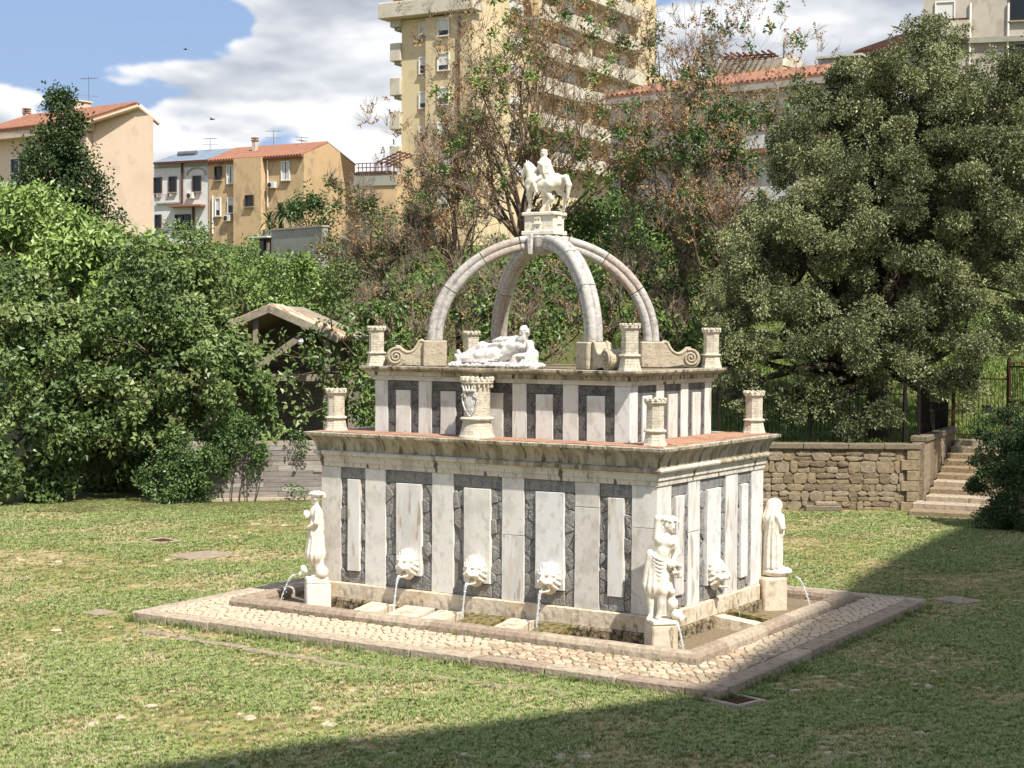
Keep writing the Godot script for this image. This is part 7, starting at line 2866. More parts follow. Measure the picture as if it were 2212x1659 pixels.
func terrace_wall() -> void:
	# concrete garden wall with palms above and a dark lean-to beside it
	var a := q6(1033, 905)
	var A := pt(a.x, a.y, 92.0)
	var B := ray_y(q6(1480, 870), A.y)
	var f := Face.new(A, B)
	var t := thing("garden_wall", "grey-green concrete garden wall under the palm and bush", "wall", Vector3(A.x, 6.0, A.z))
	bx("wall", M.concrete, t, at(f, f.len * 0.5, (6.0 + A.y) * 0.5, -0.2) - t.position, Vector3(f.len, A.y - 6.0, 0.4), 0.03, f.basis())
	bx("coping", M.sill, t, at(f, f.len * 0.5, A.y + 0.05, -0.2) - t.position, Vector3(f.len + 0.1, 0.1, 0.5), 0.0, f.basis())
	var l := thing("dark_lean_to", "dark brown lean-to hut with white roof edge left of the garden wall", "hut", at(f, -0.62, A.y - 2.6, -0.4))
	var b := f.basis()
	bx("wall", M.frame_dark, l, Vector3(0, 1.1, 0), Vector3(1.2, 2.2, 0.8), 0.0, b)
	bx("doorway_shade", M.pane, l, b * Vector3(-0.25, 1.3, 0.41), Vector3(0.5, 1.5, 0.04), 0.0, b)  # flat dark sheet in place of the shade inside the hut
	bx("window", M.sill, l, b * Vector3(0.32, 1.5, 0.41), Vector3(0.24, 0.9, 0.04), 0.0, b)
	bx("roof", M.blind, l, b * Vector3(-0.3, 2.25, 0.1), Vector3(1.9, 0.1, 1.2), 0.02, b)
	bx("post", M.frame_dark, l, b * Vector3(-0.02, 1.35, 0.47), Vector3(0.07, 2.7, 0.07), 0.0, b)
	var d := thing("satellite_dish", "white satellite dish low on the ochre house above the lean-to", "dish", at(f, -2.0, A.y - 1.2, -1.0))
	var dm := MB.new()
	dm.lathe([[0.0, 0.0], [0.18, 0.03], [0.36, 0.11], [0.37, 0.13], [0.18, 0.05], [0.0, 0.02]], 18, Vector3.ZERO, true, 0.0, Basis(Vector3.RIGHT, deg_to_rad(65)))
	part(dm, "dish", M.blind, d, Vector3(0, 1.0, 0))
	bx("mount", M.metal, d, Vector3(0, 0.0, -0.08), Vector3(0.08, 2.0, 0.08))


# ---------------------------------------------------------------- vegetation
func leaf_clump(nl: int, len: float, wid: float, spread: float, droop := 0.2, fold := 0.25) -> ArrayMesh:
	var s := MB.new()
	for i in nl:
		var a := TAU * i / nl + rr(-0.5, 0.5)
		var el := rr(-0.3, 1.2)
		var d := Vector3(cos(a) * cos(el), sin(el), sin(a) * cos(el))
		var o := d * rr(0.15, 1.0) * spread
		var ax := (d + Vector3(rr(-0.6, 0.6), rr(-0.4, 0.3) - droop, rr(-0.6, 0.6))).normalized()
		var sd := ax.cross(Vector3(rr(-1, 1), rr(0.2, 1), rr(-1, 1))).normalized()
		var nn := sd.cross(ax)
		var l := len * rr(0.7, 1.2)
		var w := wid * rr(0.75, 1.15)
		var mid := o + ax * l * 0.45
		var tip := o + ax * l - nn * l * 0.12
		var le := mid + sd * w * 0.5 + nn * w * fold
		var re := mid - sd * w * 0.5 + nn * w * fold
		s.tri(o, le, tip)
		s.tri(o, tip, re)
	return s.mesh()


func seed_clump() -> ArrayMesh:
	var s := MB.new()
	for i in 16:
		var q := i / 15.0
		var o := Vector3(0.05 * sin(q * 2.0), 0.34 * q, 0) + Vector3(rr(-1, 1), rr(-0.5, 0.5), rr(-1, 1)) * 0.055 * (1.1 - q * 0.6)
		var a := Vector3(rr(-1, 1), rr(-1, 1), rr(-1, 1)).normalized()
		var b := a.cross(Vector3(rr(-1, 1), rr(-1, 1), rr(-1, 1))).normalized()
		s.quad(o - a * 0.032, o - b * 0.022, o + a * 0.032, o + b * 0.022)
	return s.mesh()


func twig_clump() -> ArrayMesh:
	var s := MB.new()
	for i in 5:
		var a := rr(0, TAU)
		var d := Vector3(cos(a) * 0.45, 1, sin(a) * 0.45).normalized()
		var o := Vector3(rr(-0.1, 0.1), 0, rr(-0.1, 0.1))
		var l := rr(0.5, 1.0)
		var k := Vector3(rr(-0.1, 0.1), 0, rr(-0.1, 0.1))
		s.tube(PackedVector3Array([o, o + d * l * 0.5 + k, o + d * l]), PackedFloat32Array([0.011, 0.008, 0.003]), 3, false)
		for j in 2:
			var m := o + d * l * rr(0.3, 0.7)
			var e := (d + Vector3(rr(-1, 1), rr(0, 0.6), rr(-1, 1)) * 0.9).normalized()
			s.tube(PackedVector3Array([m, m + e * l * 0.4]), PackedFloat32Array([0.006, 0.002]), 3, false)
	return s.mesh()


func rdir() -> Vector3:
	var z := rr(-1, 1)
	var a := rr(0, TAU)
	var r := sqrt(1 - z * z)
	return Vector3(r * cos(a), z, r * sin(a))


func face_to(y: Vector3) -> Basis:
	var x := y.cross(Vector3(rr(-1, 1), rr(-1, 1), rr(-1, 1))).normalized()
	return Basis(x, y, x.cross(y))


# blobs: [centre, radius, squash]; tips for the limbs are returned
func crown(called: String, parent: Node3D, mesh: Mesh, mat: Material, blobs: Array, per_r2: float, puff: float, cols: Array, size := 1.0, clumpy := 0.55, keep_back := 0.35) -> PackedVector3Array:
	var buf := PackedFloat32Array()
	var n := 0
	var tips := PackedVector3Array()
	var org := parent.position
	var to_cam := (CAM - org).normalized()
	for b in blobs:
		var c: Vector3 = b[0]
		var r: float = b[1]
		var sq: Vector3 = b[2] if b.size() > 2 else Vector3.ONE
		var dens: float = b[3] if b.size() > 3 else 1.0
		var pn := maxi(3, int(3.3 * r * r / (puff * puff) * clumpy))
		var each := maxi(3, int(per_r2 * r * r * dens / pn))
		for i in pn:
			var d := rdir()
			if d.dot(to_cam) < -0.3 and rng.randf() > keep_back:
				d = -d
			if d.y < -0.35 and rng.randf() < 0.5:
				d.y = -d.y
			var rad := pow(rng.randf(), 0.33)
			var pc := c + d * sq * (r * lerpf(0.45, 1.0, rad))
			tips.append(pc)
			var pr := puff * rr(0.55, 1.4)
			var psq := Vector3(rr(0.7, 1.3), rr(0.6, 1.1), rr(0.7, 1.3))
			var shade: Color = cols[rng.randi() % cols.size()]
			for k in int(each * rr(0.6, 1.4)):
				var e := rdir()
				var q := pow(rng.randf(), 0.4)
				var pos := pc + e * pr * q * psq
				var up := (e * 0.8 + d * 0.5 + Vector3(0, 0.35, 0) + rdir() * 0.5).normalized()
				var s := size * rr(0.55, 1.4)
				var bs := face_to(up)
				var col := shade.lerp(cols[rng.randi() % cols.size()], rng.randf() * 0.5) * rr(0.85, 1.15)
				put(buf, Basis(bs.x * s, bs.y * s, bs.z * s), pos - org, col)
				n += 1
	scatter(called, mesh, mat, buf, n, parent)
	return tips


func limb(m: MB, a: Vector3, b: Vector3, ra: float, rb: float, bend := 0.12, sides := 6) -> void:
	var p := PackedVector3Array()
	var r := PackedFloat32Array()
	var l := a.distance_to(b)
	var off := rdir() * l * bend
	var off2 := rdir() * l * bend * 0.6
	var n := 5
	for i in n + 1:
		var t := float(i) / n
		p.append(a.lerp(b, t) + off * sin(t * PI) + off2 * sin(t * TAU) * 0.5)
		r.append(lerpf(ra, rb, t))
	m.tube(p, r, sides, false)


func skeleton(t: Node3D, foot: Vector3, fork: Vector3, r0: float, blobs: Array, tips: PackedVector3Array, mat: Material, twigs: int) -> void:
	var o := t.position
	var m := MB.new()
	limb(m, foot - o - Vector3(0, 0.3, 0), fork - o, r0, r0 * 0.7, 0.05, 9)
	part(m, "trunk", mat, t)
	var l := MB.new()
	for b in blobs:
		limb(l, fork - o, (b[0] as Vector3) - o, r0 * 0.5, r0 * 0.18, 0.1, 6)
	for i in mini(twigs, tips.size()):
		var tp := tips[(i * 7) % tips.size()]
		var best: Vector3 = blobs[0][0]
		for b in blobs:
			if tp.distance_to(b[0]) < tp.distance_to(best):
				best = b[0]
		limb(l, best - o, tp - o, r0 * 0.14, 0.012, 0.12, 4)
	part(l, "limbs", mat, t)


func bl(list: Array, per: float) -> Array:
	# [vx, vy, depth, radius in drafting pixels] to centres and metres
	var out := []
	for b in list:
		var r: float = b[3] * b[2] / LENS
		out.append([pt(b[0], b[1], b[2]), r] + ([b[4]] if b.size() > 4 else [Vector3.ONE]) + ([b[5]] if b.size() > 5 else [1.0]))
	return out


func foot_of(vx: float, d: float) -> Vector3:
	var p := pt(vx, 829.5, d)
	var q := p - Vector3(CAM.x, 0, CAM.z)
	var r := Vector3(q.x, 0, q.z).dot(HR)
	var dd := Vector3(q.x, 0, q.z).dot(HF)
	p.y = hill(r, dd) if dd > 44.0 else -0.15
	return p


func leafy(called: String, label: String, cat: String, group: String, vx: float, d: float, fork_y: float, r0: float, list: Array, mesh: Mesh, mat: Material, bark: Material, per: float, puff: float, cols: Array, size := 1.0, twigs := 40, clumpy := 0.55) -> Node3D:
	var f := foot_of(vx, d)
	var t := thing(called, label, cat, f, group)
	var blobs := bl(list, d)
	var tips := crown("crown", t, mesh, mat, blobs, per, puff, cols, size, clumpy)
	var fork := pt(vx, fork_y, d)
	skeleton(t, f, fork, r0, blobs, tips, bark, twigs)
	return t


# a bare, much-branched tree: limbs to given points, each breaking up into twigs
func branchy(m: MB, a: Vector3, d: Vector3, len: float, r: float, level: int, tips: PackedVector3Array) -> void:
	var n := 4
	var p := PackedVector3Array([a])
	var rad := PackedFloat32Array([r])
	var q := a
	var dir := d
	for i in n:
		dir = (dir + rdir() * 0.28 + Vector3(0, 0.05, 0)).normalized()
		q += dir * len / n
		p.append(q)
		rad.append(r * (1.0 - 0.55 * (i + 1) / n))
	m.tube(p, rad, 5 if level > 2 else (4 if level > 1 else 3), false)
	if level == 0:
		tips.append(q)
		return
	var kids := 3 if level > 1 else 2
	for k in kids:
		var j := rng.randi_range(1, n)
		var nd := (dir * 0.75 + rdir() * 0.75 + Vector3(0, 0.22, 0)).normalized()
		branchy(m, p[j], nd, len * rr(0.52, 0.8), rad[j] * 0.66, level - 1, tips)


func dry_tree(label: String, vx: float, d: float, fork: Vector2, r0: float, ends: Array, level: int, green: float, brown: float, greens: Array, browns: Array) -> void:
	var f := foot_of(vx, d)
	var t := thing("half_bare_tree", label, "tree", f, "half-bare trees behind the fountain")
	var m := MB.new()
	var fk := pt(fork.x, fork.y, d)
	limb(m, Vector3(0, -0.3, 0), fk - f, r0, r0 * 0.7, 0.04, 8)
	part(m, "trunk", M.bark, t)
	var l := MB.new()
	var tips := PackedVector3Array()
	for e in ends:
		var p := pt(e[0], e[1], d + rr(-2.5, 2.5))
		var mid := fk.lerp(p, 0.5) + rdir() * 0.5
		limb(l, fk - f, mid - f, r0 * 0.42, r0 * 0.24, 0.1, 6)
		var dir := (p - mid)
		branchy(l, mid - f, dir.normalized(), dir.length() * 0.95, r0 * 0.2, level, tips)
		branchy(l, fk.lerp(mid, 0.6) - f, (dir.normalized() + rdir() * 0.7).normalized(), dir.length() * 0.8, r0 * 0.16, level - 1, tips)
	part(l, "branches", M.twig, t)
	foliage_on(t, tips, green, brown, greens, browns)


func foliage_on(t: Node3D, tips: PackedVector3Array, green: float, brown: float, greens: Array, browns: Array) -> void:
	var gb := PackedFloat32Array()
	var bb := PackedFloat32Array()
	var gn := 0
	var bn := 0
	var ns := FastNoiseLite.new()
	ns.seed = 8
	ns.frequency = 0.35
	for p in tips:
		var w := ns.get_noise_3dv(p) * 0.6 + 0.5
		if rng.randf() < green * smoothstep(0.45, 0.75, w) * 2.2:
			for k in rng.randi_range(4, 7):
				var s := rr(0.7, 1.3)
				var b := face_to((rdir() + Vector3(0, 0.3, 0)).normalized())
				put(gb, Basis(b.x * s, b.y * s, b.z * s), p + rdir() * 0.12, (greens[rng.randi() % greens.size()] as Color) * rr(0.8, 1.2))
				gn += 1
		if rng.randf() < brown:
			for k in rng.randi_range(1, 2):
				var s := rr(0.8, 1.5)
				var b := face_to((rdir() * 0.7 + Vector3(0, 0.7, 0)).normalized())
				put(bb, Basis(b.x * s, b.y * s, b.z * s), p + rdir() * 0.06, (browns[rng.randi() % browns.size()] as Color) * rr(0.75, 1.25))
				bn += 1
	var tb := PackedFloat32Array()
	var tn := 0
	for p in tips:
		if rng.randf() > 0.35:
			continue
		tn += 1
		var b := face_to((rdir() * 0.6 + Vector3(0, 0.8, 0)).normalized())
		var s := rr(0.5, 1.15)
		put(tb, Basis(b.x * s, b.y * s, b.z * s), p, Color(0.30, 0.24, 0.185) * rr(0.6, 1.3))
	scatter("twigs", T.twigs, T.drym, tb, tn, t)
	if gn:
		scatter("leaves", T.tuft, T.leafm, gb, gn, t)
	if bn:
		scatter("seed_heads", T.seeds, T.drym, bb, bn, t)


func trees() -> void:
	rng.seed = 61
	T.leafm = leaf_mat(Color(0.16, 0.20, 0.03), 0.42)
	T.drym = leaf_mat(Color(0.10, 0.06, 0.03), 0.9)
	T.fig = leaf_clump(9, 0.165, 0.12, 0.18, 0.25)
	T.broad = leaf_clump(7, 0.19, 0.12, 0.17, 0.2)
	T.small = leaf_clump(16, 0.082, 0.048, 0.14, 0.0)
	T.tuft = leaf_clump(8, 0.14, 0.085, 0.15, 0.2)
	T.shrub = leaf_clump(10, 0.15, 0.085, 0.2, 0.1)
	T.seeds = seed_clump()
	T.twigs = twig_clump()
	var figc := [Color(0.085, 0.135, 0.04), Color(0.11, 0.165, 0.048), Color(0.15, 0.21, 0.065), Color(0.065, 0.105, 0.032), Color(0.19, 0.235, 0.085)]
	var darkc := [Color(0.035, 0.065, 0.022), Color(0.05, 0.085, 0.026), Color(0.065, 0.10, 0.03)]
	var oakc := [Color(0.085, 0.105, 0.045), Color(0.125, 0.145, 0.062), Color(0.19, 0.21, 0.095), Color(0.275, 0.29, 0.14)]
	var lightc := [Color(0.159, 0.241, 0.062), Color(0.207, 0.297, 0.076), Color(0.248, 0.338, 0.103)]
	var midc := [Color(0.090, 0.152, 0.041), Color(0.117, 0.193, 0.050), Color(0.152, 0.221, 0.062)]
	var olivec := [Color(0.138, 0.159, 0.062), Color(0.179, 0.186, 0.083), Color(0.124, 0.166, 0.055)]
	var brownc := [Color(0.28, 0.17, 0.08), Color(0.34, 0.21, 0.10), Color(0.22, 0.145, 0.08), Color(0.40, 0.25, 0.12)]
	var g := "fig trees and shrubs along the left of the lawn"
	# ---- left mass of figs
	leafy("fig_tree", "bright green fig tree filling the left edge down to the grass", "tree", g, 90, 46.5, 900, 0.14, [[50, 930, 45.5, 150], [110, 800, 46, 150], [150, 985, 45, 75], [10, 1020, 45, 90], [40, 720, 46.5, 130], [160, 880, 45.6, 95], [90, 1060, 45.2, 50]], T.fig, T.leafm, M.bark_pale, 165, 0.5, figc, 1.0, 50, 0.5)
	leafy("fig_tree", "broad fig tree overhanging the shed and the board wall", "tree", g, 330, 47.5, 900, 0.16, [[330, 770, 46.5, 165], [440, 830, 46.2, 135], [280, 890, 46, 95], [535, 850, 46.4, 62], [560, 910, 46.4, 50], [400, 930, 46, 85], [340, 660, 48, 140], [420, 750, 47.6, 88], [220, 800, 47, 110], [490, 790, 47.2, 52], [225, 960, 49, 110], [190, 1040, 48.5, 70], [280, 1010, 48.5, 70]], T.fig, T.leafm, M.bark_pale, 165, 0.5, figc, 1.0, 60, 0.5)
	leafy("fig_tree", "tall light green tree behind the figs at the left edge", "tree", g, 110, 53, 760, 0.2, [[50, 590, 52, 170], [160, 620, 52, 130], [20, 510, 54, 95], [110, 515, 54, 85], [250, 610, 53, 105], [200, 540, 54, 70]], T.broad, T.leafm, M.bark_pale, 120, 0.6, lightc, 1.15, 70)
	# ---- dark upright tree
	leafy("bay_tree", "dark upright evergreen tree with several spires at the upper left", "tree", "", 135, 62, 520, 0.25, [[128, 202, 61, 13], [128, 225, 61, 22], [130, 258, 61, 32], [168, 252, 61, 15], [166, 288, 61, 26], [108, 300, 61, 28], [140, 312, 61, 40], [85, 345, 61, 28], [130, 362, 61, 54], [175, 352, 61, 32], [90, 402, 61, 42], [145, 412, 61, 58], [190, 420, 61, 28], [75, 450, 61, 44], [130, 470, 61, 66], [190, 482, 61, 44], [215, 388, 61, 16], [210, 430, 61, 22], [232, 470, 61, 18]], T.shrub, T.leafm, M.bark, 260, 0.5, darkc, 1.0, 40)
	# ---- shrubs up the slope
	var sh := "shrubs on the hillside"
	var slope := [
		["rounded grey-green shrub below the white house", 400, 82, [[400, 548, 82, 62], [350, 575, 80, 50], [450, 570, 82, 48]], midc],
		["bright shrub at the foot of the salmon gable", 300, 66, [[290, 590, 66, 70], [350, 610, 65, 60]], lightc],
		["leafy bush below the dark lean-to", 525, 78, [[510, 575, 78, 50], [560, 615, 76, 45], [490, 620, 76, 50]], midc],
		["spreading light green bush above the shed roof", 450, 60, [[440, 640, 60, 70], [520, 640, 60, 60], [380, 640, 60, 60]], lightc],
		["green bush right of the shed roof", 640, 60, [[640, 620, 60, 75], [600, 660, 59, 55], [690, 650, 60, 55]], lightc],
		["olive brown thicket left of the bare tree", 740, 66, [[740, 590, 66, 80], [810, 555, 68, 80], [700, 620, 64, 60], [780, 630, 62, 80]], olivec],
		["dark green thicket below the white apartment block", 1400, 61, [[1300, 520, 61, 80], [1390, 500, 62, 80], [1490, 520, 61, 80], [1240, 490, 62, 70]], midc],
		["olive green thicket between the half-bare trees and the oak", 1600, 58, [[1590, 560, 58, 80], [1660, 520, 59, 70], [1550, 500, 60, 60], [1680, 620, 56, 70]], olivec],
		["thin olive scrub under the yellow tower", 860, 74, [[880, 480, 74, 70], [940, 450, 76, 60], [830, 500, 74, 50]], olivec]]
	for s in slope:
		leafy("hillside_shrub", s[0], "shrub", sh, s[1], s[2], (s[3][0][1] as float) + 40.0, 0.09, s[3], T.shrub, T.leafm, M.bark, 85, 0.6, s[4], 1.2, 24)
	# filling scrub further up, one mass
	var fill := thing("hillside_scrub", "distant scrub covering the slope below the houses", "scrub", rdp(0, 90, 6))
	fill.remove_meta("category")
	fill.set_meta("kind", "stuff")
	var fb := []
	for k in 60:
		var d := rr(78, 112)
		var r := rr(-0.33, 0.34) * d
		var h := hill(r, d)
		fb.append([rdp(r, d, h + 0.6), rr(1.2, 2.0), Vector3(1.3, 0.8, 1.3)])
	crown("scrub", fill, T.shrub, T.leafm, fb, 40, 0.9, midc, 1.9)
	# ---- understory behind the fountain
	var us := "dark undergrowth behind the fountain"
	var under := [
		["dark green undergrowth behind the left arch", 870, 55, [[860, 700, 55, 85], [930, 640, 56, 80], [800, 700, 55, 60], [900, 760, 54, 70], [980, 720, 55, 80]], midc],
		["dark leafy undergrowth framed by the arches", 1150, 55, [[1080, 690, 55, 90], [1180, 640, 56, 90], [1250, 720, 55, 80], [1130, 760, 54, 80], [1060, 600, 56, 70]], midc],
		["leafy undergrowth behind the right arch", 1400, 55, [[1350, 680, 55, 90], [1440, 620, 56, 85], [1420, 740, 54, 80], [1510, 720, 54, 70], [1330, 580, 56, 70], [1500, 640, 55, 60]], midc],
		["shaded shrubs left of the upper turret", 780, 51, [[760, 830, 50, 70], [740, 740, 51, 42], [800, 890, 50, 50], [820, 780, 51, 50], [715, 690, 49, 32], [700, 800, 48.5, 40], [690, 880, 48, 42], [650, 900, 48, 26], [645, 765, 49, 24], [590, 760, 48.6, 26], [620, 830, 48.6, 24]], figc]]
	for s in under:
		var t := leafy("undergrowth", s[0], "shrub", us, s[1], s[2], 800, 0.1, s[3], T.broad, T.leafm, M.bark, 70, 0.55, s[4], 1.0, 30)
		var bb := PackedFloat32Array()
		var tb := PackedFloat32Array()
		var n := 0
		var n2 := 0
		for b in bl(s[3], s[2]):
			for k in int(40 * b[1] * b[1]):
				var dd := rdir()
				if dd.dot(-HF) < 0.0:
					dd = -dd
				var p: Vector3 = b[0] + dd * b[1] * rr(0.85, 1.12)
				var bs := face_to((rdir() * 0.6 + Vector3(0, 0.8, 0)).normalized())
				var q := rr(0.7, 1.5)
				if rng.randf() < 0.5 and s[4] != figc:
					put(bb, Basis(bs.x * q, bs.y * q, bs.z * q), p - t.position, (brownc[rng.randi() % 4] as Color) * rr(0.8, 1.2))
					n += 1
				elif s[4] != figc:
					put(tb, Basis(bs.x * q, bs.y * q, bs.z * q), p - t.position, Color(0.26, 0.20, 0.15) * rr(0.7, 1.3))
					n2 += 1
		if n:
			scatter("seed_heads", T.seeds, T.drym, bb, n, t)
		if n2:
			scatter("dead_twigs", T.twigs, T.drym, tb, n2, t)
	# ---- half-bare trees
	dry_tree("large half-bare tree with brown seed heads in front of the yellow tower", 1120, 58, Vector2(1125, 520), 0.2, [[1050, 330], [1160, 310], [1260, 350], [970, 390], [1320, 400], [960, 190], [1010, 120], [1070, 70], [1140, 50], [1210, 70], [1280, 110], [1340, 190], [1380, 280], [930, 280], [1180, 160], [1250, 220], [1060, 200], [1100, 130], [1300, 290], [1000, 260], [1200, 260]], 4, 0.14, 0.75, lightc, brownc)
	dry_tree("leaning half-bare tree with thorny grey twigs left of the rider", 990, 57, Vector2(985, 600), 0.16, [[920, 340], [940, 390], [890, 440], [1010, 330], [1060, 360], [950, 450], [1040, 430], [900, 520]], 4, 0.06, 0.5, midc, brownc)
	dry_tree("bare tangled shrub tree of grey twigs above the left arch", 830, 58, Vector2(830, 600), 0.16, [[760, 470], [820, 450], [880, 470], [720, 530], [900, 540], [780, 560], [860, 570], [940, 560]], 4, 0.14, 0.3, olivec, brownc)
	dry_tree("half-bare tree with green tufts and rusty seed heads right of the rider", 1480, 56, Vector2(1475, 560), 0.17, [[1430, 330], [1500, 300], [1580, 400], [1440, 90], [1520, 60], [1590, 110], [1500, 180], [1620, 200], [1680, 260], [1400, 220], [1560, 280], [1450, 270], [1690, 350], [1350, 330], [1610, 340], [1530, 370], [1390, 400]], 4, 0.26, 0.8, [Color(0.09, 0.17, 0.055), Color(0.12, 0.21, 0.065)], brownc)
	dry_tree("low rusty-seeded tree between the right arch and the evergreen oak", 1590, 53, Vector2(1580, 600), 0.18, [[1520, 450], [1600, 420], [1660, 470], [1490, 540], [1640, 540], [1560, 500], [1690, 560], [1450, 480]], 4, 0.4, 0.55, midc, brownc)
	# ---- evergreen oak
	leafy("evergreen_oak", "huge evergreen oak with pale olive leaf tips covering the right side", "tree", "", 1894, 47.0, 800, 0.38, [[1880, 520, 47, 250, Vector3(1, 1, 0.8)], [1740, 570, 46.5, 170], [2030, 430, 47, 220], [2110, 580, 46.5, 190], [1950, 240, 47.5, 165], [2005, 110, 47.5, 62], [1990, 60, 47.5, 30], [1800, 330, 47.5, 140], [1690, 720, 46, 130], [1810, 770, 45.5, 120], [1960, 760, 45.5, 130], [2080, 730, 45.6, 110], [1610, 770, 46, 75], [2170, 400, 46.5, 160], [1715, 850, 45.3, 55], [1895, 880, 45.0, 45], [1990, 850, 45.2, 60], [1620, 640, 46.5, 85], [2180, 250, 47, 130], [1555, 720, 46.3, 50], [2080, 300, 47, 130], [2190, 150, 47.5, 55], [1870, 210, 47.5, 80], [2060, 820, 45.4, 50], [1780, 880, 45.2, 40], [1600, 840, 45.6, 45], [1690, 900, 45.2, 38], [1850, 905, 45.0, 40], [1540, 790, 46, 42], [1900, 450, 49.5, 260], [2080, 620, 49, 220], [1760, 650, 48.5, 180], [2120, 330, 49.5, 200], [1860, 720, 48.5, 150]], T.small, T.leafm, M.bark, 320, 0.5, oakc, 1.0, 120, 0.5)
	# ---- dark bush by the steps, willow beyond the gate
	leafy("dark_bush", "dark rosemary-like bush at the right edge beside the steps", "shrub", "", 2195, 40.5, 1040, 0.08, [[2200, 980, 40.5, 100], [2165, 1050, 40.3, 70], [2215, 1070, 40.2, 80], [2165, 960, 40.6, 50], [2195, 1105, 40.2, 62], [2155, 1105, 40.2, 40]], T.small, T.leafm, M.bark, 700, 0.26, darkc, 0.75, 20)
	leafy("light_willow", "pale bright tree on the grass beyond the gate", "tree", "", 2190, 66, 760, 0.12, [[2200, 690, 66, 70], [2160, 720, 65, 40], [2230, 640, 66, 60]], T.shrub, T.leafm, M.bark_pale, 80, 0.5, [Color(0.22, 0.29, 0.10), Color(0.27, 0.33, 0.13)], 1.0, 16)
	palm_and_bush(midc)
	ivy(midc)


func palm_and_bush(cols: Array) -> void:
	var foot := pt(606, 500, 93.5)
	var t := thing("yucca_palm", "spiky yucca palm on the garden wall in front of the ochre house", "palm", foot)
	var m := MB.new()
	m.tube(PackedVector3Array([Vector3(0, -2.0, 0), Vector3(0.05, 0.4, 0), Vector3(0, 1.2, 0)]), PackedFloat32Array([0.2, 0.16, 0.14]), 8)
	part(m, "trunk", M.bark, t)
	var s := MB.new()
	for c in [Vector3(0, 1.2, 0), Vector3(-0.7, 0.7, 0.2), Vector3(0.6, 0.9, 0.3), Vector3(-0.3, 0.1, 0.6)]:
		for k in 42:
			var a := rr(0, TAU)
			var el := rr(-0.75, 1.25)
			var d := Vector3(cos(a) * cos(el), sin(el), sin(a) * cos(el))
			var l := rr(0.7, 1.15)
			var sd := d.cross(Vector3.UP).normalized() * 0.045
			var mid: Vector3 = c + d * l * 0.6
			var tip: Vector3 = c + d * l + Vector3(0, -0.22 * l, 0)
			s.quad(c - sd * 0.6, c + sd * 0.6, mid + sd, mid - sd)
			s.tri(mid - sd, mid + sd, tip)
	var lm := plain(lin(0.10, 0.145, 0.06), 0.5)
	part(s, "fronds", lm, t)
	leafy("terrace_bush", "dense dark green bush next to the yucca on the garden wall", "shrub", "", 665, 93.5, 500, 0.1, [[655, 465, 93.5, 45], [690, 460, 93.5, 38], [625, 470, 93.5, 30], [720, 475, 93.5, 28]], T.shrub, T.leafm, M.bark, 70, 0.6, [Color(0.05, 0.095, 0.03), Color(0.07, 0.12, 0.035)], 1.3, 10)


func ivy(cols: Array) -> void:
	var t := thing("ivy", "ivy hanging in tongues over the grey board wall", "ivy", rdp(-8.0, 45.2, -0.15))
	var blobs := []
	for b in [[345, 1040, 60], [400, 1050, 55], [440, 1010, 50], [480, 960, 45], [520, 930, 40], [545, 970, 24], [548, 1010, 15], [380, 990, 50], [420, 1080, 26], [640, 950, 14], [655, 965, 12], [640, 1062, 12]]:
		blobs.append([pt(b[0], b[1], 45.15 + 0.002 * (b[0] - 400.0)), b[2] * 45.3 / LENS, Vector3(1, 1, 0.35)])
	crown("leaves", t, T.shrub, T.leafm, blobs, 420, 0.22, [Color(0.06, 0.11, 0.035), Color(0.09, 0.15, 0.045), Color(0.12, 0.19, 0.06)], 0.7)
	var m := MB.new()
	for k in 14:
		var x := 330 + k * 17
		limb(m, pt(x, 1085, 45.3) - t.position, pt(x + rr(-20, 30), 950 + rr(0, 60), 45.4) - t.position, 0.02, 0.008, 0.08, 4)
	part(m, "stems", M.bark, t)


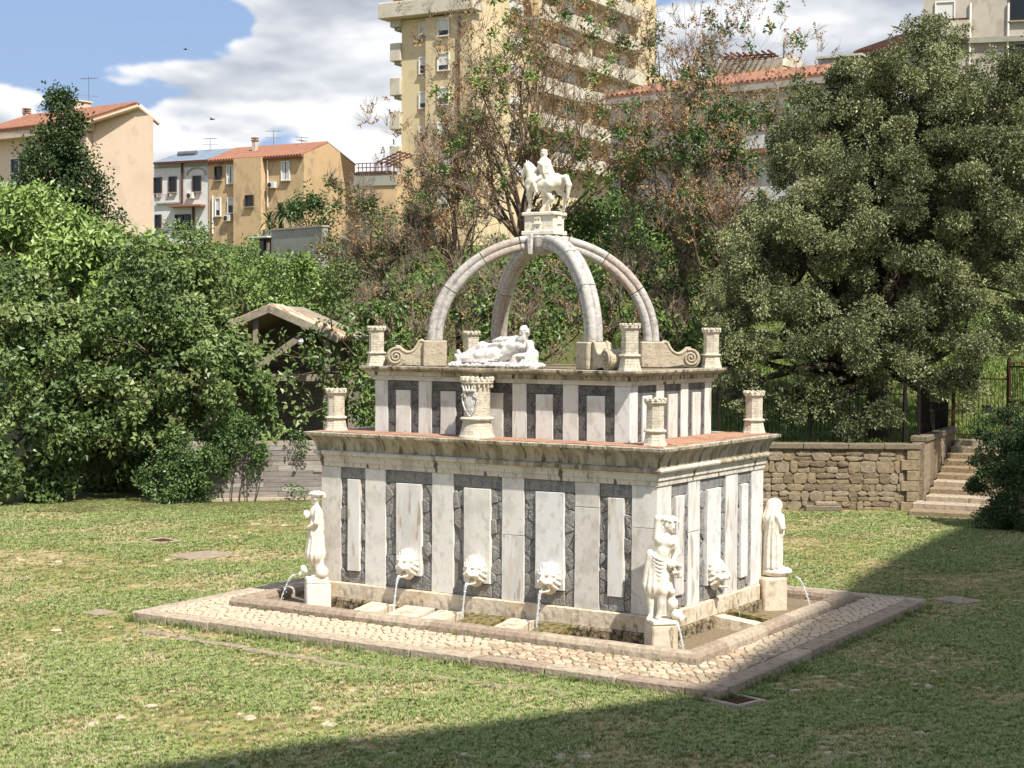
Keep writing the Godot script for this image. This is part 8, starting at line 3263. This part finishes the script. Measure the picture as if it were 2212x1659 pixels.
func small_things() -> void:
	rng.seed = 71
	# a pigeon in the fig, two swifts in the air
	var p := thing("pigeon", "grey pigeon perched on a twig in the left trees", "pigeon", pt(305, 598, 49.0))
	var s := SDF.new(Vector3(-0.25, -0.16, -0.12), Vector3(0.25, 0.26, 0.12), 0.012)
	s.ell(Vector3(0, 0.06, 0), Vector3(0.13, 0.075, 0.075), 0.03, Basis(Vector3.BACK, 0.35))
	s.cap(Vector3(0.09, 0.11, 0), Vector3(0.12, 0.18, 0), 0.04, 0.034, 0.03)
	s.cap(Vector3(0.14, 0.185, 0), Vector3(0.17, 0.178, 0), 0.014, 0.006, 0.01)
	s.cap(Vector3(-0.1, 0.03, 0), Vector3(-0.21, -0.02, 0), 0.045, 0.025, 0.03)
	s.ell(Vector3(-0.03, 0.06, 0.06), Vector3(0.12, 0.05, 0.02), 0.02, Basis(Vector3.BACK, 0.3))
	s.cap(Vector3(0.0, 0.0, 0.03), Vector3(0.0, -0.06, 0.03), 0.012, 0.008, 0.01)
	s.cap(Vector3(0.0, 0.0, -0.03), Vector3(0.0, -0.06, -0.03), 0.012, 0.008, 0.01)
	part(s.mesh(), "body", plain(Color(0.44, 0.44, 0.48), 0.8), p, Vector3(0, 0.06, 0))
	var tw := thing("dead_branch", "pale dead branch under the perched pigeon", "branch", pt(300, 602, 49.0))
	var m := MB.new()
	limb(m, Vector3(-0.7, -0.15, 0), Vector3(0.9, 0.05, 0), 0.035, 0.012, 0.05, 5)
	limb(m, Vector3(0.2, 0.0, 0), Vector3(0.7, 0.35, 0.1), 0.02, 0.006, 0.05, 4)
	limb(m, Vector3(0.3, 0.0, 0), Vector3(0.8, -0.25, 0.1), 0.02, 0.006, 0.05, 4)
	part(m, "wood", M.bark_pale, tw)
	for b in [[458, 258, 70.0, "dark swift gliding in front of the big white cloud", 0.3], [400, 107, 90.0, "tiny dark bird high in the blue at the left", 0.9]]:
		var w := thing("flying_bird", b[3], "bird", pt(b[0], b[1], b[2]), "birds in the sky", Basis(Vector3.UP, b[4]))
		var q := MB.new()
		q.tube(PackedVector3Array([Vector3(-0.12, 0, 0), Vector3(0, 0.01, 0), Vector3(0.14, 0.0, 0)]), PackedFloat32Array([0.012, 0.035, 0.012]), 6)
		part(q, "body", plain(Color(0.16, 0.15, 0.16), 0.8), w)
		for sd in [-1, 1]:
			var g := MB.new()
			var a := Vector3(0.05, 0.015, 0)
			var c := Vector3(-0.03, 0.01, 0)
			g.quad_out(a, Vector3(0.03, 0.06, sd * 0.16), Vector3(-0.02, 0.05, sd * 0.15), c, Vector3.UP)
			g.quad_out(Vector3(0.03, 0.06, sd * 0.16), Vector3(-0.1, 0.03, sd * 0.36), Vector3(-0.1, 0.028, sd * 0.34), Vector3(-0.02, 0.05, sd * 0.15), Vector3.UP)
			part(g, "wing", plain(Color(0.18, 0.17, 0.18), 0.8), w)
